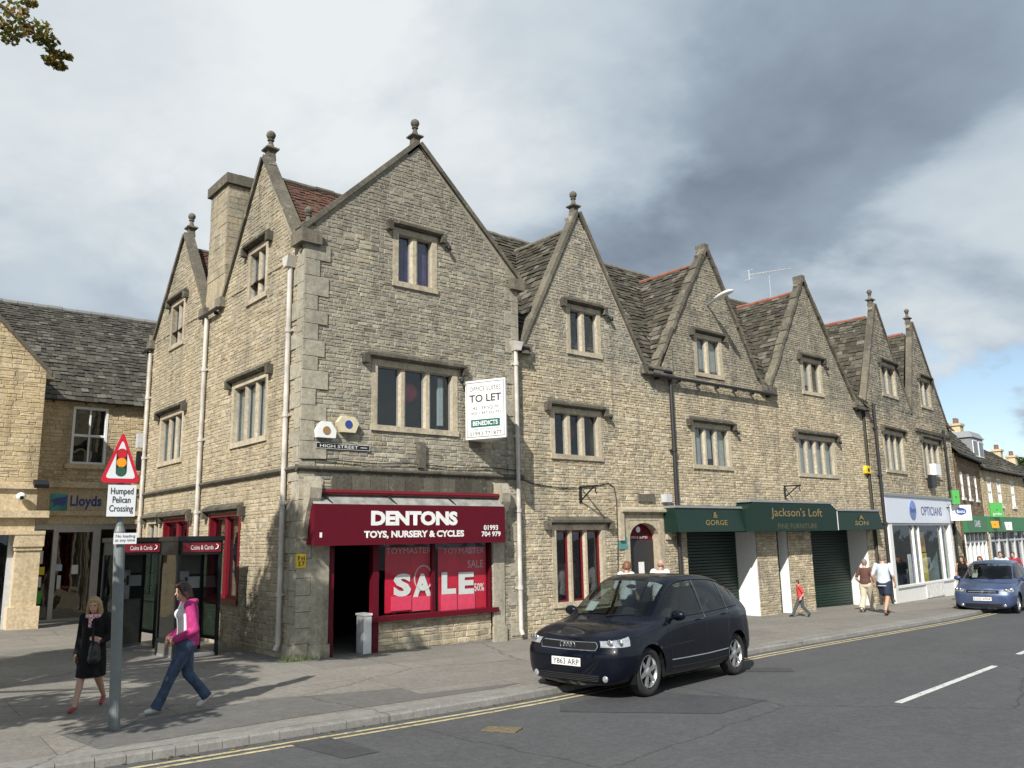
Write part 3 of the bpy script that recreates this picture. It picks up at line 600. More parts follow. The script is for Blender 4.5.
# ================================================================== TERRACE with green shop
B3=empty('twin_gabled_building',(11.4,0,0),label='stone terrace with two steep gables and red ridge tiles above the shuttered green shop',cat='building')
window(F3,B3,(697,719,340,374),2,mull=.2,blinds=(M_curt_refl,[(0,1,0,1)])); window(F3,B3,(695,728,429,465.5),3,mull=.16,blinds=(M_curt_refl,[(0,.3,0,1),(.36,.62,.2,1),(.7,1,0,1)]))
window(F3,B3,(803.3,819.5,363,392),2,mull=.2,blinds=(M_curt_refl,[(0,.7,.25,1)])); window(F3,B3,(799.5,833.5,440.5,474),4,mull=.16,blinds=(M_curt_refl,[(0,1,0,1)]))
g0=F3.px(688,560)[0]; g1=F3.px(772,600)[0]; h0=F3.px(781,600)[0]; h1=F3.px(790,600)[0]; i0=F3.px(815,590)[0]; i1=F3.px(872,590)[0]
zt3=2.3; F3.op.append((g0,g1-.62,-.5,zt3)); F3.op.append((h0,h1+.12,-.5,zt3)); F3.op.append((i0,i1,-.5,zt3)); O3=F3.op[-3:]
A3=(13.35,10.85);A4=(18.85,10.9); G3=(10.75,15.75); G4=(16.45,21.6)
wall(F3,B3,[[(11.42,-.55),(22.35,-.55),(22.35,6.95),(11.42,6.95)],[(11.42,6.95),(G3[1],6.95),(13.75,10.25),(12.95,10.25),(11.42,7.88)],[(12.95,10.25),(13.75,10.25),A3],[(G4[0],6.95),(G4[1],6.95),A4]],[M_mort3,M_three],course=(.055,.1),length=(.09,.32),rough=.012)
f3b=Fr((0,-.04,0),0); wall(f3b,B3,[[(G3[0]+.05,6.72),(11.42,6.72),(11.42,7.75)]],[M_mort3,M_three],name='gable_foot',ops=[])
coping(F3,B3,[(G3[0]-.05,6.8),(A3[0],A3[1]+.08),(G3[1]+.1,6.85)],M_cope,jit=.025,seg=.3,stripmat=M_mort3,over=.07,th=.11); coping(F3,B3,[(G4[0]-.1,6.85),(A4[0],A4[1]+.08),(G4[1]+.1,6.85)],M_cope,jit=.025,seg=.3,stripmat=M_mort3,over=.07,th=.11)
for c in (A3,A4): k=MB(); k.fbox(F3,c[0]-.1,c[0]+.1,c[1]+.02,c[1]+.26,-.28,.08); k.build('apex_stone',M_cope,B3,tint=True)
for a_,b_ in ((G3[0]-.25,G3[0]+.15),(G3[1]-.05,G3[1]+.25),(G4[0]-.25,G4[0]+.1),(G4[1]-.05,G4[1]+.25)): kneeler(B3,F3,a_,b_,6.66,6.88,-.3,.14)
mainroof(F3,B3,11.4,22.4,[(G3[0],A3[0],G3[1],10.55),(G4[0],A4[0],G4[1],10.6)])
gutter(F3,B3,10.4,16.4,6.6,d=.2); gutter(F3,B3,21.6,22.4,6.62)
pipe(F3,B3,673,385,680,600,M_pipeb,z0=.0,z1=6.55,r=.06)
# recessed shop doors with white cheeks and green roller shutters
sh=MB()
def shutter(mb,fr,ua,ub,z0,z1,d):
    z=z0
    while z<z1: mb.prism([fr.P(ua,z,d),fr.P(ua,z+.02,d+.022),fr.P(ua,z+.07,d+.022),fr.P(ua,z+.09,d)],fr.u*(ub-ua)); z+=.09
    mb.fbox(fr,ua,ub,z0,z1,d-.03,d)
zf=gz(14)-.02
for (a,b,c,e) in (O3[0],O3[2]):
    m=MB(); shutter(m,F3,a,b,gz((a+b)/2)-.05,zt3,-.75); m.build('roller_shutter',M_green,B3)
    m=MB(); m.fbox(F3,b,b+.03,-.5,zt3,-.8,-.02); m.build('white_cheek',M_white,B3); m=MB(); m.fbox(F3,a-.03,a,-.5,zt3,-.8,-.02); m.build('left_cheek',M_mort3,B3,tint=True)
a,b,c,e=O3[1]; m=MB(); m.fbox(F3,a,b,-.5,zt3,-.4,-.35); m.build('door',M_green,B3); m=MB(); m.fbox(F3,b,b+.03,-.5,zt3,-.35,-.03); m.fbox(F3,a-.03,a,-.5,zt3,-.35,-.03); m.build('white_cheek',M_white,B3)
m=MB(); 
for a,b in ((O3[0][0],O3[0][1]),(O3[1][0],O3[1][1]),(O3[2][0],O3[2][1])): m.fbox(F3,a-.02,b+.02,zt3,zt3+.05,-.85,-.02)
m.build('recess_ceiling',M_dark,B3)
# green fascia (thing)
GF=empty('shop_fascia',tuple(F3.P(16.5,2.25,0)),label='dark green three-part shop fascia with worn gold lettering above roller shutters',cat='shop sign')
D=.5
def panel(x0,x1,yt,yb):
    u,v,z,w=F3.rect(x0,x1,yt,yb,D); return u,v,z,w
m=MB(); L_=panel(678.5,745,508,534.5); C_=panel(751,837,503,533); R_=panel(837.5,883,511,531)
zb=2.27
for (u,v,z,w),tilt in ((L_,0),(R_,0)): m.hexa([F3.P(u,zb,D),F3.P(v,zb,D),F3.P(v,zb,0),F3.P(u,zb,0),F3.P(u,w,D-.12),F3.P(v,w,D-.12),F3.P(v,w,0),F3.P(u,w,0)])
u,v,z,w=C_; ul3=L_[1];vr3=R_[0]
m.prism([F3.P(ul3+.02,zb-.02,D+.03),F3.P(vr3-.02,zb-.02,D+.03),F3.P(vr3-.02,w-.22,D+.03),F3.P(vr3-.4,w,D+.03),F3.P(ul3+.4,w,D+.03),F3.P(ul3+.02,w-.22,D+.03)],F3.n*-.5)
m.build('fascia_board',M_green,GF)
m=MB(); 
for (u,v,z,w_) in (L_,R_): m.fbox(F3,u-.02,v+.02,w_,w_+.06,0,D-.08)
m.fbox(F3,ul3+.3,vr3-.3,w,w+.06,0,D+.05); m.build('lead_flashing',M_grey,GF)
m=MB(); m.fbox(F3,vr3-.06,vr3-.02,zb,w-.24,D+.03,D+.036); m.build('white_edge',M_white,GF)
tpx('lettering',"Jackson's Loft",F3,771,508,822,519,D+.03,M_gold,GF,.0,.004); tpx('lettering','FINE FURNITURE',F3,778,523.5,817,528.5,D+.03,plain('dull_gold',(.10,.10,.05),.5),GF,0,.004)
text('lettering','GORGE',F3,(L_[0]+L_[1])/2+.2,zb+.25,D-.03,1.,.14,M_gold,GF,.01); text('lettering','&',F3,(L_[0]+L_[1])/2+.2,zb+.46,D-.06,.2,.16,M_gold,GF,.01); text('lettering','A\nSON',F3,(R_[0]+R_[1])/2+.1,zb+.32,D-.03,.9,.34,M_gold,GF,.02)
# ================================================================== GABLED PAIR with optician
B5=empty('narrow_gabled_building',tuple(F5.P(0,0,0)),F5 and 0,label='paler stone building with two narrow ball-topped gables above the white optician shop',cat='building')
for px,n in (((882,894.5,367.5,394.5),2),((885.5,903,435,470),3),((920.5,929.5,382,406),2),((924,939,443.5,476),3)): window(F5,B5,px,n,mull=.13,blinds=(M_curt_refl,[(0,1,0,1)]))
LE=10.1
def f5(x,y): return F5.px(x,y)
gA=f5(874.5,306); gB=f5(911.5,324); gAl=f5(865.5,396)[0]; gAr=f5(909,397)[0]; gBr=f5(943.5,408)[0]; zk=7.05
ow=F5.rect(889,951,523,590); so5=F5.px(893,560)[0],F5.px(951,560)[0]; F5.op.append((so5[0],so5[1],-.8,2.5)); 
wall(F5,B5,[[(-.02,-.75),(LE,-.75),(LE,zk),(-.02,zk)],[(max(gAl,-.02),zk),(gAr,zk),(gA[0],gA[1])],[(gAr+.05,zk),(gBr,zk),(gB[0],gB[1])]],[M_mort3,M_three],course=(.08,.13),length=(.2,.5),rough=.015)
coping(F5,B5,[(gAl-.1,zk-.1),(gA[0],gA[1]+.06),(gAr+.05,zk-.1)],M_cope,stripmat=M_mort3,over=.05,th=.1); coping(F5,B5,[(gAr-.0,zk-.1),(gB[0],gB[1]+.06),(gBr+.1,zk-.1)],M_cope,stripmat=M_mort3,over=.05,th=.1)
finial(F5.P(gA[0],gA[1]+.03,-.15),B5,.62); finial(F5.P(gB[0],gB[1]+.03,-.15),B5,.62)
mainroof(F5,B5,-.1,LE,[(gAl,gA[0],gAr,gA[1]-.4),(gAr,gB[0],gBr,gB[1]-.4)],ze=zk-.12,zr=10.9,yr=3.0)
pipe(F5,B5,876,415,890,592,M_pipeb,z0=-.3,z1=6.9,r=.06); pipe(F5,B5,944,440,962,590,M_pipeb,z0=-.5,z1=6.6,r=.06)
s=MB(); s.fbox(F5,gAr+.2,LE,6.28,6.42,0,.09); s.build('string_course',M_hood,B5,tint=True)
# optician shop front
a,b=so5; zg5=gz(26)
m=MB(); m.fbox(F5,a-.32,a,-.7,2.6,-.1,.09); m.fbox(F5,b,b+.3,-.7,2.6,-.1,.09); m.fbox(F5,a,b,-.7,zg5+.55,-.06,.04); m.fbox(F5,a,b,zg5+.55,zg5+.62,-.1,.09); m.fbox(F5,a,b,2.42,2.5,-.1,.05)
for t_ in (.36,.45,.86): m.fbox(F5,a+(b-a)*t_-.03,a+(b-a)*t_+.03,zg5+.62,2.42,-.06,.03)
m.build('shop_front_frame',M_white,B5)
m=MB(); m.fbox(F5,a,b,zg5+.62,2.42,-.05,-.044); m.build('shop_window',M_sglass,B5)
m=MB(); q=[F5.P(a,-.7,-.12),F5.P(b,-.7,-.12),F5.P(b,2.5,-.12),F5.P(a,2.5,-.12)]; s_=[v-F5.n*2.2 for v in q]; m.add(q+s_,[(4,5,6,7),(0,1,5,4),(1,2,6,5),(2,3,7,6),(3,0,4,7)]); m.build('shop_interior',plain('teal_interior',(.10,.16,.16),.8,var=.5,scale=1.5),B5)
def display(fr,u,z,w,h,d,c,nm,lab,cat='display',grp=None):
    m=MB(); m.fbox(fr,u-w/2,u+w/2,z,z+h,d-.03,d); o=m.build(nm,plain('display_%.2f_%.2f_%.2f'%c,c,.5,var=.25,scale=6),None); tag(o,lab,cat,grp); return o
display(F5,a+.75,1.25,.8,.9,-.4,(.5,.18,.08),'window_poster','orange and brown poster high in the left of the optician window','poster','posters in the optician window')
display(F5,a+.8,.45,.85,.6,-.42,(.55,.5,.03),'window_poster','plain yellow poster low in the left of the optician window','poster','posters in the optician window')
display(F5,b-2.2,1.35,.7,.8,-.4,(.6,.3,.06),'window_poster','orange portrait poster high in the right of the optician window','poster','posters in the optician window')
display(F5,b-2.0,.1,.6,1.2,-.43,(.6,.5,.05),'window_poster','tall yellow poster in the right of the optician window','poster','posters in the optician window')
display(F5,b-2.9,.3,.5,1.4,-.5,(.06,.12,.35),'window_poster','blue poster in the right half of the optician window','poster','posters in the optician window')
display(F5,(a+b)/2-.7,-.3,.35,1.6,-.3,(.55,.6,.6),'display_stand','slim pale display stand in the middle of the optician window','display stand')
display(F5,(a+b)/2+.8,zg5+.02,2.2,.55,.08,(.75,.75,.72),'white_panel','white notice panel leaning on the sill under the optician window','panel')
OF=empty('optician_sign',tuple(F5.P((a+b)/2,2.5,0)),label='white fascia sign with a blue round emblem over the optician window',cat='shop sign')
u,v,z,w=F5.rect(886,952,499.5,521.5,.12); m=MB(); m.fbox(F5,u,v,2.51,3.5,0,.12); m.build('fascia_board',plain('blueish_white',(.68,.72,.8),.4,var=.04),OF)
m=MB(); m.fbox(F5,u-.05,v+.05,3.5,3.6,0,.16); m.build('lead_flashing',M_grey,OF)
M_blue=plain('logo_blue',(.03,.06,.25),.4)
q=F5.px(912.5,510,.12); m=MB(); m.tube([F5.P(q[0],q[1],.12),F5.P(q[0],q[1],.14)],.38,24); em=m.build('emblem',plain('emblem_blue',(.16,.24,.5),.4,var=.5,scale=3),OF)
text('lettering','Boots',F5,q[0],q[1],.145,.55,.2,M_blue,em,.02); q0=F5.px(921,511,.12);q1=F5.px(941.5,511,.12); text('lettering','OPTICIANS',F5,(q0[0]+q1[0])/2,q[1]-.02,.125,q1[0]-q0[0],.36,M_blue,OF,.01)
PS=empty('projecting_sign',tuple(F5.P(9.3,2.6,0)),label='white projecting box sign with a blue oval emblem beside the optician shop',cat='sign')
pc=F5.px(949,512,.2); px_=Fr(F5.P(pc[0],0,.12),-55); 
pp=onplane(952,513,px_.n,px_.o); pA=(onplane(950.5,513,px_.n,px_.o)-px_.o).dot(px_.u); pB=(onplane(971.5,513,px_.n,px_.o)-px_.o).dot(px_.u); zA=onplane(961,505,px_.n,px_.o).z; zB=onplane(961,520.5,px_.n,px_.o).z
m=MB(); m.fbox(px_,pA,pB,zB,zA,-.14,0); m.build('sign_box',M_white,PS)
m=MB(); cu,cz=(pA+pB)/2,(zA+zB)/2+.06; m.prism([px_.P(cu+(pB-pA)*.27*math.cos(t_*PI/12),cz+(zA-zB)*.23*math.sin(t_*PI/12),0) for t_ in range(24)],px_.n*.01); e_=m.build('emblem',M_blue,PS); text('lettering','Boots',px_,cu,cz,.014,(pB-pA)*.38,(zA-zB)*.22,M_white,e_,.01)
m=MB(); m.tube([F5.P(pc[0]-.1,zA-.1,.0),px_.P(pA,zA-.1,-.07)],.03,6); m.build('bracket',M_black,PS)
# ================================================================== BANK (left, behind)
BK=empty('bank_building',(-3,11,0),label='honey coloured stone bank with glass entrance and dark stone slate roof at the left edge',cat='building')
# front block
rk=FA.px(47,372); le=FA.px(0,321); sl=(le[1]-rk[1])/(le[0]-rk[0]); UL=-12
zc=FA.px(30,487)[1]
wall(FA,BK,[[(UL,zc),(rk[0],zc),(rk[0],rk[1]),(UL,rk[1])],[(UL,rk[1]),(rk[0],rk[1]),(rk[0]-3.,rk[1]-3.*sl)]],[M_bankm,M_bank],course=(.09,.15),length=(.14,.42),ops=[])
m=MB(); m.hexa([FA.P(rk[0]-3.1,rk[1]-3.1*sl,.08),FA.P(rk[0]+.12,rk[1]+.12*sl,.08),FA.P(rk[0]+.12,rk[1]+.12*sl,-.3),FA.P(rk[0]-3.1,rk[1]-3.1*sl,-.3),FA.P(rk[0]-3.1,rk[1]-3.1*sl+.14,.08),FA.P(rk[0]+.12,rk[1]+.12*sl+.14,.08),FA.P(rk[0]+.12,rk[1]+.12*sl+.14,-.3),FA.P(rk[0]-3.1,rk[1]-3.1*sl+.14,-.3)]); m.fbox(FA,rk[0]-.02,rk[0]+.2,rk[1]-.2,rk[1]+.04,-2,.06); m.build('coping',M_cope,BK,tint=True)
m=MB(); m.add([(rk[0],11,zc),(rk[0],13,zc),(rk[0],13,rk[1]),(rk[0],11,rk[1])],[(0,1,2,3)]); m.build('return_wall',M_bank,BK,tint=True)
p0=FA.px(11,600)[0]; p1=FA.px(36,600)[0]; c1=FA.px(44,520)[0]
m=MB(); m.fbox(FA,UL,rk[0]+.02,FA.px(20,531)[1],zc,-.3,.04); m.fbox(FA,UL,rk[0]+.08,zc-.06,zc+.06,-.3,.14); m.fbox(FA,UL,c1+.08,FA.px(20,517)[1]-.02,FA.px(20,513)[1]+.06,-.3,.2); m.fbox(FA,UL,c1+.04,FA.px(20,531)[1]-.1,FA.px(20,531)[1],-.3,.14)
zt=FA.px(20,531)[1]-.1; m.fbox(FA,p0,p1,-.2,zt,-.4,.04); m.fbox(FA,p0-.08,p1+.08,-.2,.62,-.45,.12); m.fbox(FA,p0-.06,p1+.06,zt-.32,zt,-.42,.12); m.fbox(FA,p0-.03,p1+.03,zt-.42,zt-.32,-.42,.08)
m.fbox(FA,-6.2,-5.6,-.2,zt,-.4,.04)
m.fbox(FA,rk[0]-.1,rk[0],zt,zc,-2,.0); m.build('stone_front',M_ashlar,BK,tint=True)
m=MB(); m.fbox(FA,-5.6,p0,-.2,zt,-.35,-.34); 
m.build('side_window',M_glass,BK); m=MB(); m.fbox(FA,-5.6,p0,-.2,zt,-1.8,-1.75); m.build('side_window_room',M_dark,BK); m=MB(); m.fbox(FA,p0-.14,p0,-.2,zt,-.36,-.28); m.build('side_window_frame',M_lgrey,BK)
# set-back wing
X1=.35; ze=FB.px(100,400)[1]; zc2=FB.px(90,487)[1]; FB.op=[]
u0,u1,z0,z1=FB.rect(71.5,107,407.5,464.5); FB.op.append((u0,u1,z0,z1))
wall(FB,BK,[[(rk[0]-.3,zc2),(5,zc2),(5,ze),(rk[0]-.3,ze)]],[M_bankm,M_bank],course=(.09,.15),length=(.14,.42))
m=MB(); w_=.07
m.fbox(FB,u0,u0+w_,z0,z1,-.12,.02); m.fbox(FB,u1-w_,u1,z0,z1,-.12,.02); m.fbox(FB,u0+w_,u1-w_,z0,z0+w_,-.12,.02); m.fbox(FB,u0+w_,u1-w_,z1-w_,z1,-.12,.02); zm=(z0+z1)/2; m.fbox(FB,u0+w_,u1-w_,zm-.035,zm+.035,-.1,0); um=(u0+u1)/2; m.fbox(FB,um-.02,um+.02,z0+w_,zm-.035,-.1,-.02); m.fbox(FB,um-.02,um+.02,zm+.035,z1-w_,-.1,-.02)
w=m.build('window',M_white,BK); m=MB(); m.fbox(FB,u0,u1,z0,z1,-.08,-.074); m.build('glass',M_glass,w); m=MB(); m.fbox(FB,u0-.1,u1+.1,z0-.1,z1+.1,-.9,-.85); m.build('interior',M_dark,w); m=MB(); m.fbox(FB,u0-.15,u1+.15,z0-.14,z0-.0,-.02,.1); m.build('sill',M_ashlar,w,tint=True)
# gound floor of the wing: fascia, glazed screen and door
zf0=FB.px(90,515)[1]; zf1=FB.px(90,487)[1]; gl=FB.px(30,590)[0]; gr_=FB.px(146,570)[0]; zt=FB.px(80,524)[1]
m=MB(); m.fbox(FB,rk[0]-.3,4,zf0,zf1,-.3,.0); m.fbox(FB,rk[0]-.3,4,zf1-.04,zf1+.14,-.3,.16); m.fbox(FB,gl,4,zf0-.02,zf0+.12,-.3,.1); m.fbox(FB,gl,4,zt,zf0-.02,-.3,.02); m.build('sign_band',M_ashlar,BK,tint=True)
dl=FB.px(50,580)[0]; d0=FB.px(55,580)[0]; d1=FB.px(90,580)[0]; d2=FB.px(96,580)[0]; zb=.0; zd=FB.px(75,528)[1]
M_alu=plain('aluminium_frame',(.42,.42,.40),.4,metal=.5)
m=MB()
for a,b in ((gl-.1,gl),(dl,d0),(d1,d2+.05),(gr_-.05,gr_)): m.fbox(FB,a,b,zb,zt,-.16,-.02)
m.fbox(FB,gl,gr_,zt-.16,zt,-.15,-.03); m.fbox(FB,gl,gr_,zb,zb+.1,-.15,-.03); m.fbox(FB,d0,d1,zd-.12,zd,-.12,-.01); m.build('entrance_frame',M_alu,BK)
m=MB(); m.fbox(FB,gl,gr_,zb,zt,-.1,-.094); m.build('entrance_glass',M_glass,BK)
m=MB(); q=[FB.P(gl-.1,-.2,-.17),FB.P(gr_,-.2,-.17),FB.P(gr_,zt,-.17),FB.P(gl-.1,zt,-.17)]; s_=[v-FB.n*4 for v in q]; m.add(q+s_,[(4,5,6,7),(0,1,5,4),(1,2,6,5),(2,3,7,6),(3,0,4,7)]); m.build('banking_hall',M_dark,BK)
m=MB(); m.fbox(FB,d0+.06,d0+.16,.95,1.35,-.09,-.04); m.build('door_handle',M_lgrey,BK)
LG=empty('bank_sign',tuple(FB.P(FB.px(85,500)[0],zf0,0)),label='dark blue bank lettering with a green and blue square emblem over the entrance',cat='sign')
q=FB.rect(51,67.5,494,510.5,.06); m=MB(); m.fbox(FB,q[0],q[1],q[2],q[3],0,.06); lg=m.build('emblem_board',plain('emblem_teal',(.03,.28,.26),.4,var=.5,scale=1.5),LG); m=MB(); uc,zc_=(q[0]+q[1])/2,(q[2]+q[3])/2
m.prism([FB.P(uc+a*.3,zc_+b*.28,.06) for a,b in ((-.7,-.6),(-.45,-.1),(-.8,.2),(-.3,.45),(.3,.55),(.75,.7),(.6,.3),(.7,-.1),(.35,-.2),(.4,-.6),(.15,-.25),(-.25,-.3))],FB.n*.01); m.build('emblem_shape',M_blue,lg)
tpx('lettering','Lloyds',FB,70,495.5,101.5,509.5,0,M_blue,LG,.03,.01); tpx('lettering','TSB',FB,106,495.5,124,508,0,M_blue,LG,.03,.01)
rf=MB(); zr=onplane(77,312.5,Vector((0,1,0)),Vector((0,16.2,0))).z; roofplane(rf,(-14,12.8,ze-.1),(5,12.8,ze-.1),(5,16.2,zr),(-14,16.2,zr),rows=.18,tw=(.1,.3))
roofplane(rf,(rk[0]+.05,11.15,rk[1]),(rk[0]+.05,13.6,rk[1]),(rk[0]-3,13.6,rk[1]-3*sl),(rk[0]-3,11.15,rk[1]-3*sl),rows=.18,tw=(.1,.3))
rf.build('roof',M_slatel,BK,tint=True,fixn=False); ridge_tiles(BK,(-14,16.2,zr),(5,16.2,zr),plain('lead_ridge',(.2,.2,.19),.8),.12)
m=MB(); m.add([(-14,19.6,ze),(5,19.6,ze),(5,16.2,zr),(-14,16.2,zr)],[(0,1,2,3)]); m.add([(-14,19.6,-.2),(5,19.6,-.2),(5,19.6,ze),(-14,19.6,ze)],[(0,1,2,3)]); m.add([(5,13,ze),(5,19.6,ze),(5,16.2,zr)],[(0,1,2)]); m.add([(5,13,-.2),(5,19.6,-.2),(5,19.6,ze),(5,13,ze)],[(0,1,2,3)]); m.build('rear_slope',M_slatel,BK,tint=True)
gutter(FB,BK,rk[0]+.3,5,ze-.1); 
for (x0,y0,x1,y1,c,nm,lb) in ((33,551,43,564,(.6,.62,.62),'window_notice','white notice at the top of the narrow pane left of the bank door'),(32,567,44.5,575,(.62,.55,.03),'window_notice','yellow strip notice on the pane left of the bank door'),(33.5,577,41,587.5,(.62,.6,.56),'window_notice','lower white notice under the yellow strip beside the bank door'),(32,591,41,604,(.05,.40,.05),'window_notice','bright green notice low on the pane left of the bank door'),(56,564.5,62,571,(.42,.5,.58),'window_notice','pale blue notice on the left of the bank door glass'),(71.5,565,78,574,(.65,.66,.66),'window_notice','small white notice in the middle of the bank door')):
    a=FB.rect(x0,x1,y0,y1,-.07); m=MB(); m.fbox(FB,a[0],a[1],a[2],a[3],-.085,-.075); o=m.build(nm,plain('notice_%.2f_%.2f_%.2f'%c,c,.6,var=.05),None); tag(o,lb,'notice','paper notices on the bank entrance')
def camera_unit(x,y,fr,lab):
    u,z=fr.px(x,y,.2); o=empty('security_camera',tuple(fr.P(u,z,0)),label=lab,cat='security camera'); m=MB(); m.ell(fr.P(u,z,.22),(.12,.12,.11)); m.build('dome',M_white,o,smooth=True); m=MB(); m.tube([fr.P(u,z,.0),fr.P(u,z,.16)],.04,8); m.fbox(fr,u-.07,u+.07,z-.08,z+.08,0,.03); m.build('bracket',M_lgrey,o)
    m=MB(); m.tube([fr.P(u,z-.02,.3),fr.P(u,z-.05,.36)],.05,8); m.build('lens',M_black,o)
camera_unit(21,496.5,FA,'round white security camera on the stone band over the bank pillar')
def flood(x,y,fr,lab,w=.3,mat=None,dn=.25):
    u,z=fr.px(x,y,.25); o=empty('floodlight',tuple(fr.P(u,z,0)),label=lab,cat='floodlight'); m=MB(); m.prism([fr.P(u-w/2,z+.02,.12),fr.P(u-w/2,z+.12,.16),fr.P(u-w/2,z-.02,.42),fr.P(u-w/2,z-.12,.38)],fr.u*w); m.build('housing',mat or M_black,o); m=MB(); m.tube([fr.P(u,z-.1,0),fr.P(u,z-.05,.2)],.025,6); m.build('bracket',M_black,o)
flood(41,484,FA,'black floodlight on the bank wall corner above the stone band',.36)
def hood_stop(x,y,fr,lab):
    u,z=fr.px(x,y,.12); o=empty('lamp_or_hood_stop',tuple(fr.P(u,z,0)),label=lab,cat='lamp'); m=MB(); m.tube([fr.P(u,z+.03,.02),fr.P(u+.03,z+.02,.1)],.015,6); m.build('arm',M_black,o); m=MB(); m.ell(fr.P(u+.04,z-.02,.12),(.05,.05,.07)); m.build('lamp_or_stop_head',M_black,o)
for x,y,fr,l in ((461,380,F1,'small black lamp bracket beside the to-let board window'),(448,247,F1,'small dark lamp beside the top window of the corner gable'),(610,416,F2,'small dark lamp right of the three-light window on the middle house'),(610.5,318,F2,'small dark lamp right of the gable window on the middle house'),(737.5,432,F3,'small dark lamp right of the first upper window over the green shop'),(840,442,F3,'small dark lamp right of the four-light window over the green shop'),(827,368,F3,'small dark lamp beside the window in the second green-shop gable')):
    hood_stop(x,y,fr,l)  # drop ends of the hood moulds, shaped as a head on an arm
# ================================================================== far buildings down the street
F6b=Fr(F6.P(7.3,0,0),8); F6c=Fr(F6b.P(10.2,0,0),9); F6d=Fr(F6c.P(9,0,0),10)
M_brick=stonemat('brown_brick',[(.16,.115,.075),(.22,.165,.11),(.26,.19,.13)],(.2,.16,.11),30,40,.1,lichen=.1)
M_brickm=stonemat('brown_brick_mortar',[(.2,.16,.12),(.25,.2,.15)],(.2,.18,.14),30,40,.1,mortar=True)
M_sgreen=plain('shop_green',(.03,.16,.06),.5); M_bgreen=plain('bright_green',(.09,.40,.09),.5,var=.06)
def townhouse(fr,L_,ze,zr,name,label,wallm,roofm,wins,fas,front,chim=(),dorm=(),zg=-.75,yr=3.2):
    o=empty(name,tuple(fr.P(0,0,0)),label=label,cat='building'); P=fr.P; fr.op=[]
    for (a,b,c,d) in wins: fr.op.append((a,b,c,d))
    fr.op.append((.5,L_-.5,zg-.3,2.05))
    wall(fr,o,[[(0,zg-.2),(L_,zg-.2),(L_,ze),(0,ze)]],wallm,course=(.12,.18),length=(.25,.5))
    for (a,b,c,d) in wins:
        m=MB(); w_=.07; m.fbox(fr,a,a+w_,c,d,-.12,.01); m.fbox(fr,b-w_,b,c,d,-.12,.01); m.fbox(fr,a+w_,b-w_,c,c+w_,-.12,.01); m.fbox(fr,a+w_,b-w_,d-w_,d,-.12,.01); m.fbox(fr,a+w_,b-w_,(c+d)/2-.03,(c+d)/2+.03,-.1,0); m.fbox(fr,(a+b)/2-.03,(a+b)/2+.03,c+w_,d-w_,-.09,-.005); m.fbox(fr,a-.1,b+.1,c-.12,c,-.02,.08)
        w=m.build('window',M_white,o); m=MB(); m.fbox(fr,a,b,c,d,-.08,-.07); m.build('glass',M_glass,w); m=MB(); m.fbox(fr,a-.05,b+.05,c-.05,d+.05,-.5,-.45); m.build('interior',M_dark,w)
    rf=MB(); roofplane(rf,P(-.1,ze-.1,.25),P(L_+.1,ze-.1,.25),P(L_+.1,zr,-yr),P(-.1,zr,-yr),rows=.28,tw=(.25,.45)); rf.build('roof',roofm,o,tint=True,fixn=False)
    b_=MB(); b_.add([P(0,ze,-2*yr),P(L_,ze,-2*yr),P(L_,zr,-yr),P(0,zr,-yr)],[(0,1,2,3)],.4); b_.build('rear_slope',roofm,o,tint=True)
    b_=MB()
    for u in (0.01,L_-.01): b_.add([P(u,zg,-.02),P(u,zg,-2*yr),P(u,ze,-2*yr),P(u,zr-.05,-yr),P(u,ze-.1,-.02)],[(0,1,2,3,4)])
    b_.add([P(0,zg,-2*yr),P(L_,zg,-2*yr),P(L_,ze,-2*yr),P(0,ze,-2*yr)],[(0,1,2,3)]); b_.build('side_wall',wallm[1],o,tint=True)
    gutter(fr,o,0,L_,ze-.1,d=.3)
    a,b=.5,L_-.5; m=MB(); n=5
    for i in range(n+1): u=a+(b-a)*i/n; m.fbox(fr,u-.09,u+.09,zg-.3,2.05,-.12,.04)
    m.fbox(fr,a,b,zg-.3,zg+.5,-.1,.02); m.fbox(fr,a,b,1.6,1.7,-.1,.02); m.build('shop_front_frame',front,o); m=MB(); m.fbox(fr,a,b,zg,2.05,-.07,-.06); m.build('shop_window',M_glass,o)
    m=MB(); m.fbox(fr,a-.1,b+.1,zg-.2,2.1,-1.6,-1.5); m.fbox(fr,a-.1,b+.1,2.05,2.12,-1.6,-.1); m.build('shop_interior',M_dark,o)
    for (u,z) in chim:
        m=MB(); m.fbox(fr,u-.4,u+.4,ze,z,-yr-.3,-yr+.3); m.fbox(fr,u-.48,u+.48,z,z+.15,-yr-.38,-yr+.38); c=m.build('chimney',wallm[1],o,tint=True); m=MB()
        for e in (-.2,.2): m.lathe(P(u+e,z+.15,-yr),[(.13,0),(.11,.3),(.13,.35)],10)
        m.build('chimney_pot',plain('terracotta',(.20,.11,.075),.8),c)
    for (u,w,z0,z1,rz) in dorm:
        m=MB(); m.fbox(fr,u-w/2,u+w/2,z0,z1,-2.2,-.7); m.prism([P(u-w/2-.1,z1,-.6),P(u+w/2+.1,z1,-.6),P(u+w/2-.1,z1+.35,-.8),P(u-w/2+.1,z1+.35,-.8)],-fr.n*1.6); dm=m.build('dormer',M_grey,o)
        m=MB(); n=2
        for i in range(n): c=u-w/2+w*(i+.5)/n; m.fbox(fr,c-w*.2,c+w*.2,z0+.35,z1-.12,-.7,-.67)
        m.build('dormer_window',M_white,dm); m=MB()
        for i in range(n): c=u-w/2+w*(i+.5)/n; m=MB(); m.fbox(fr,c-w*.16,c+w*.16,z0+.42,z1-.19,-.67,-.66); m.build('dormer_pane',plain('dark_pane',(.05,.06,.08),.1),dm)
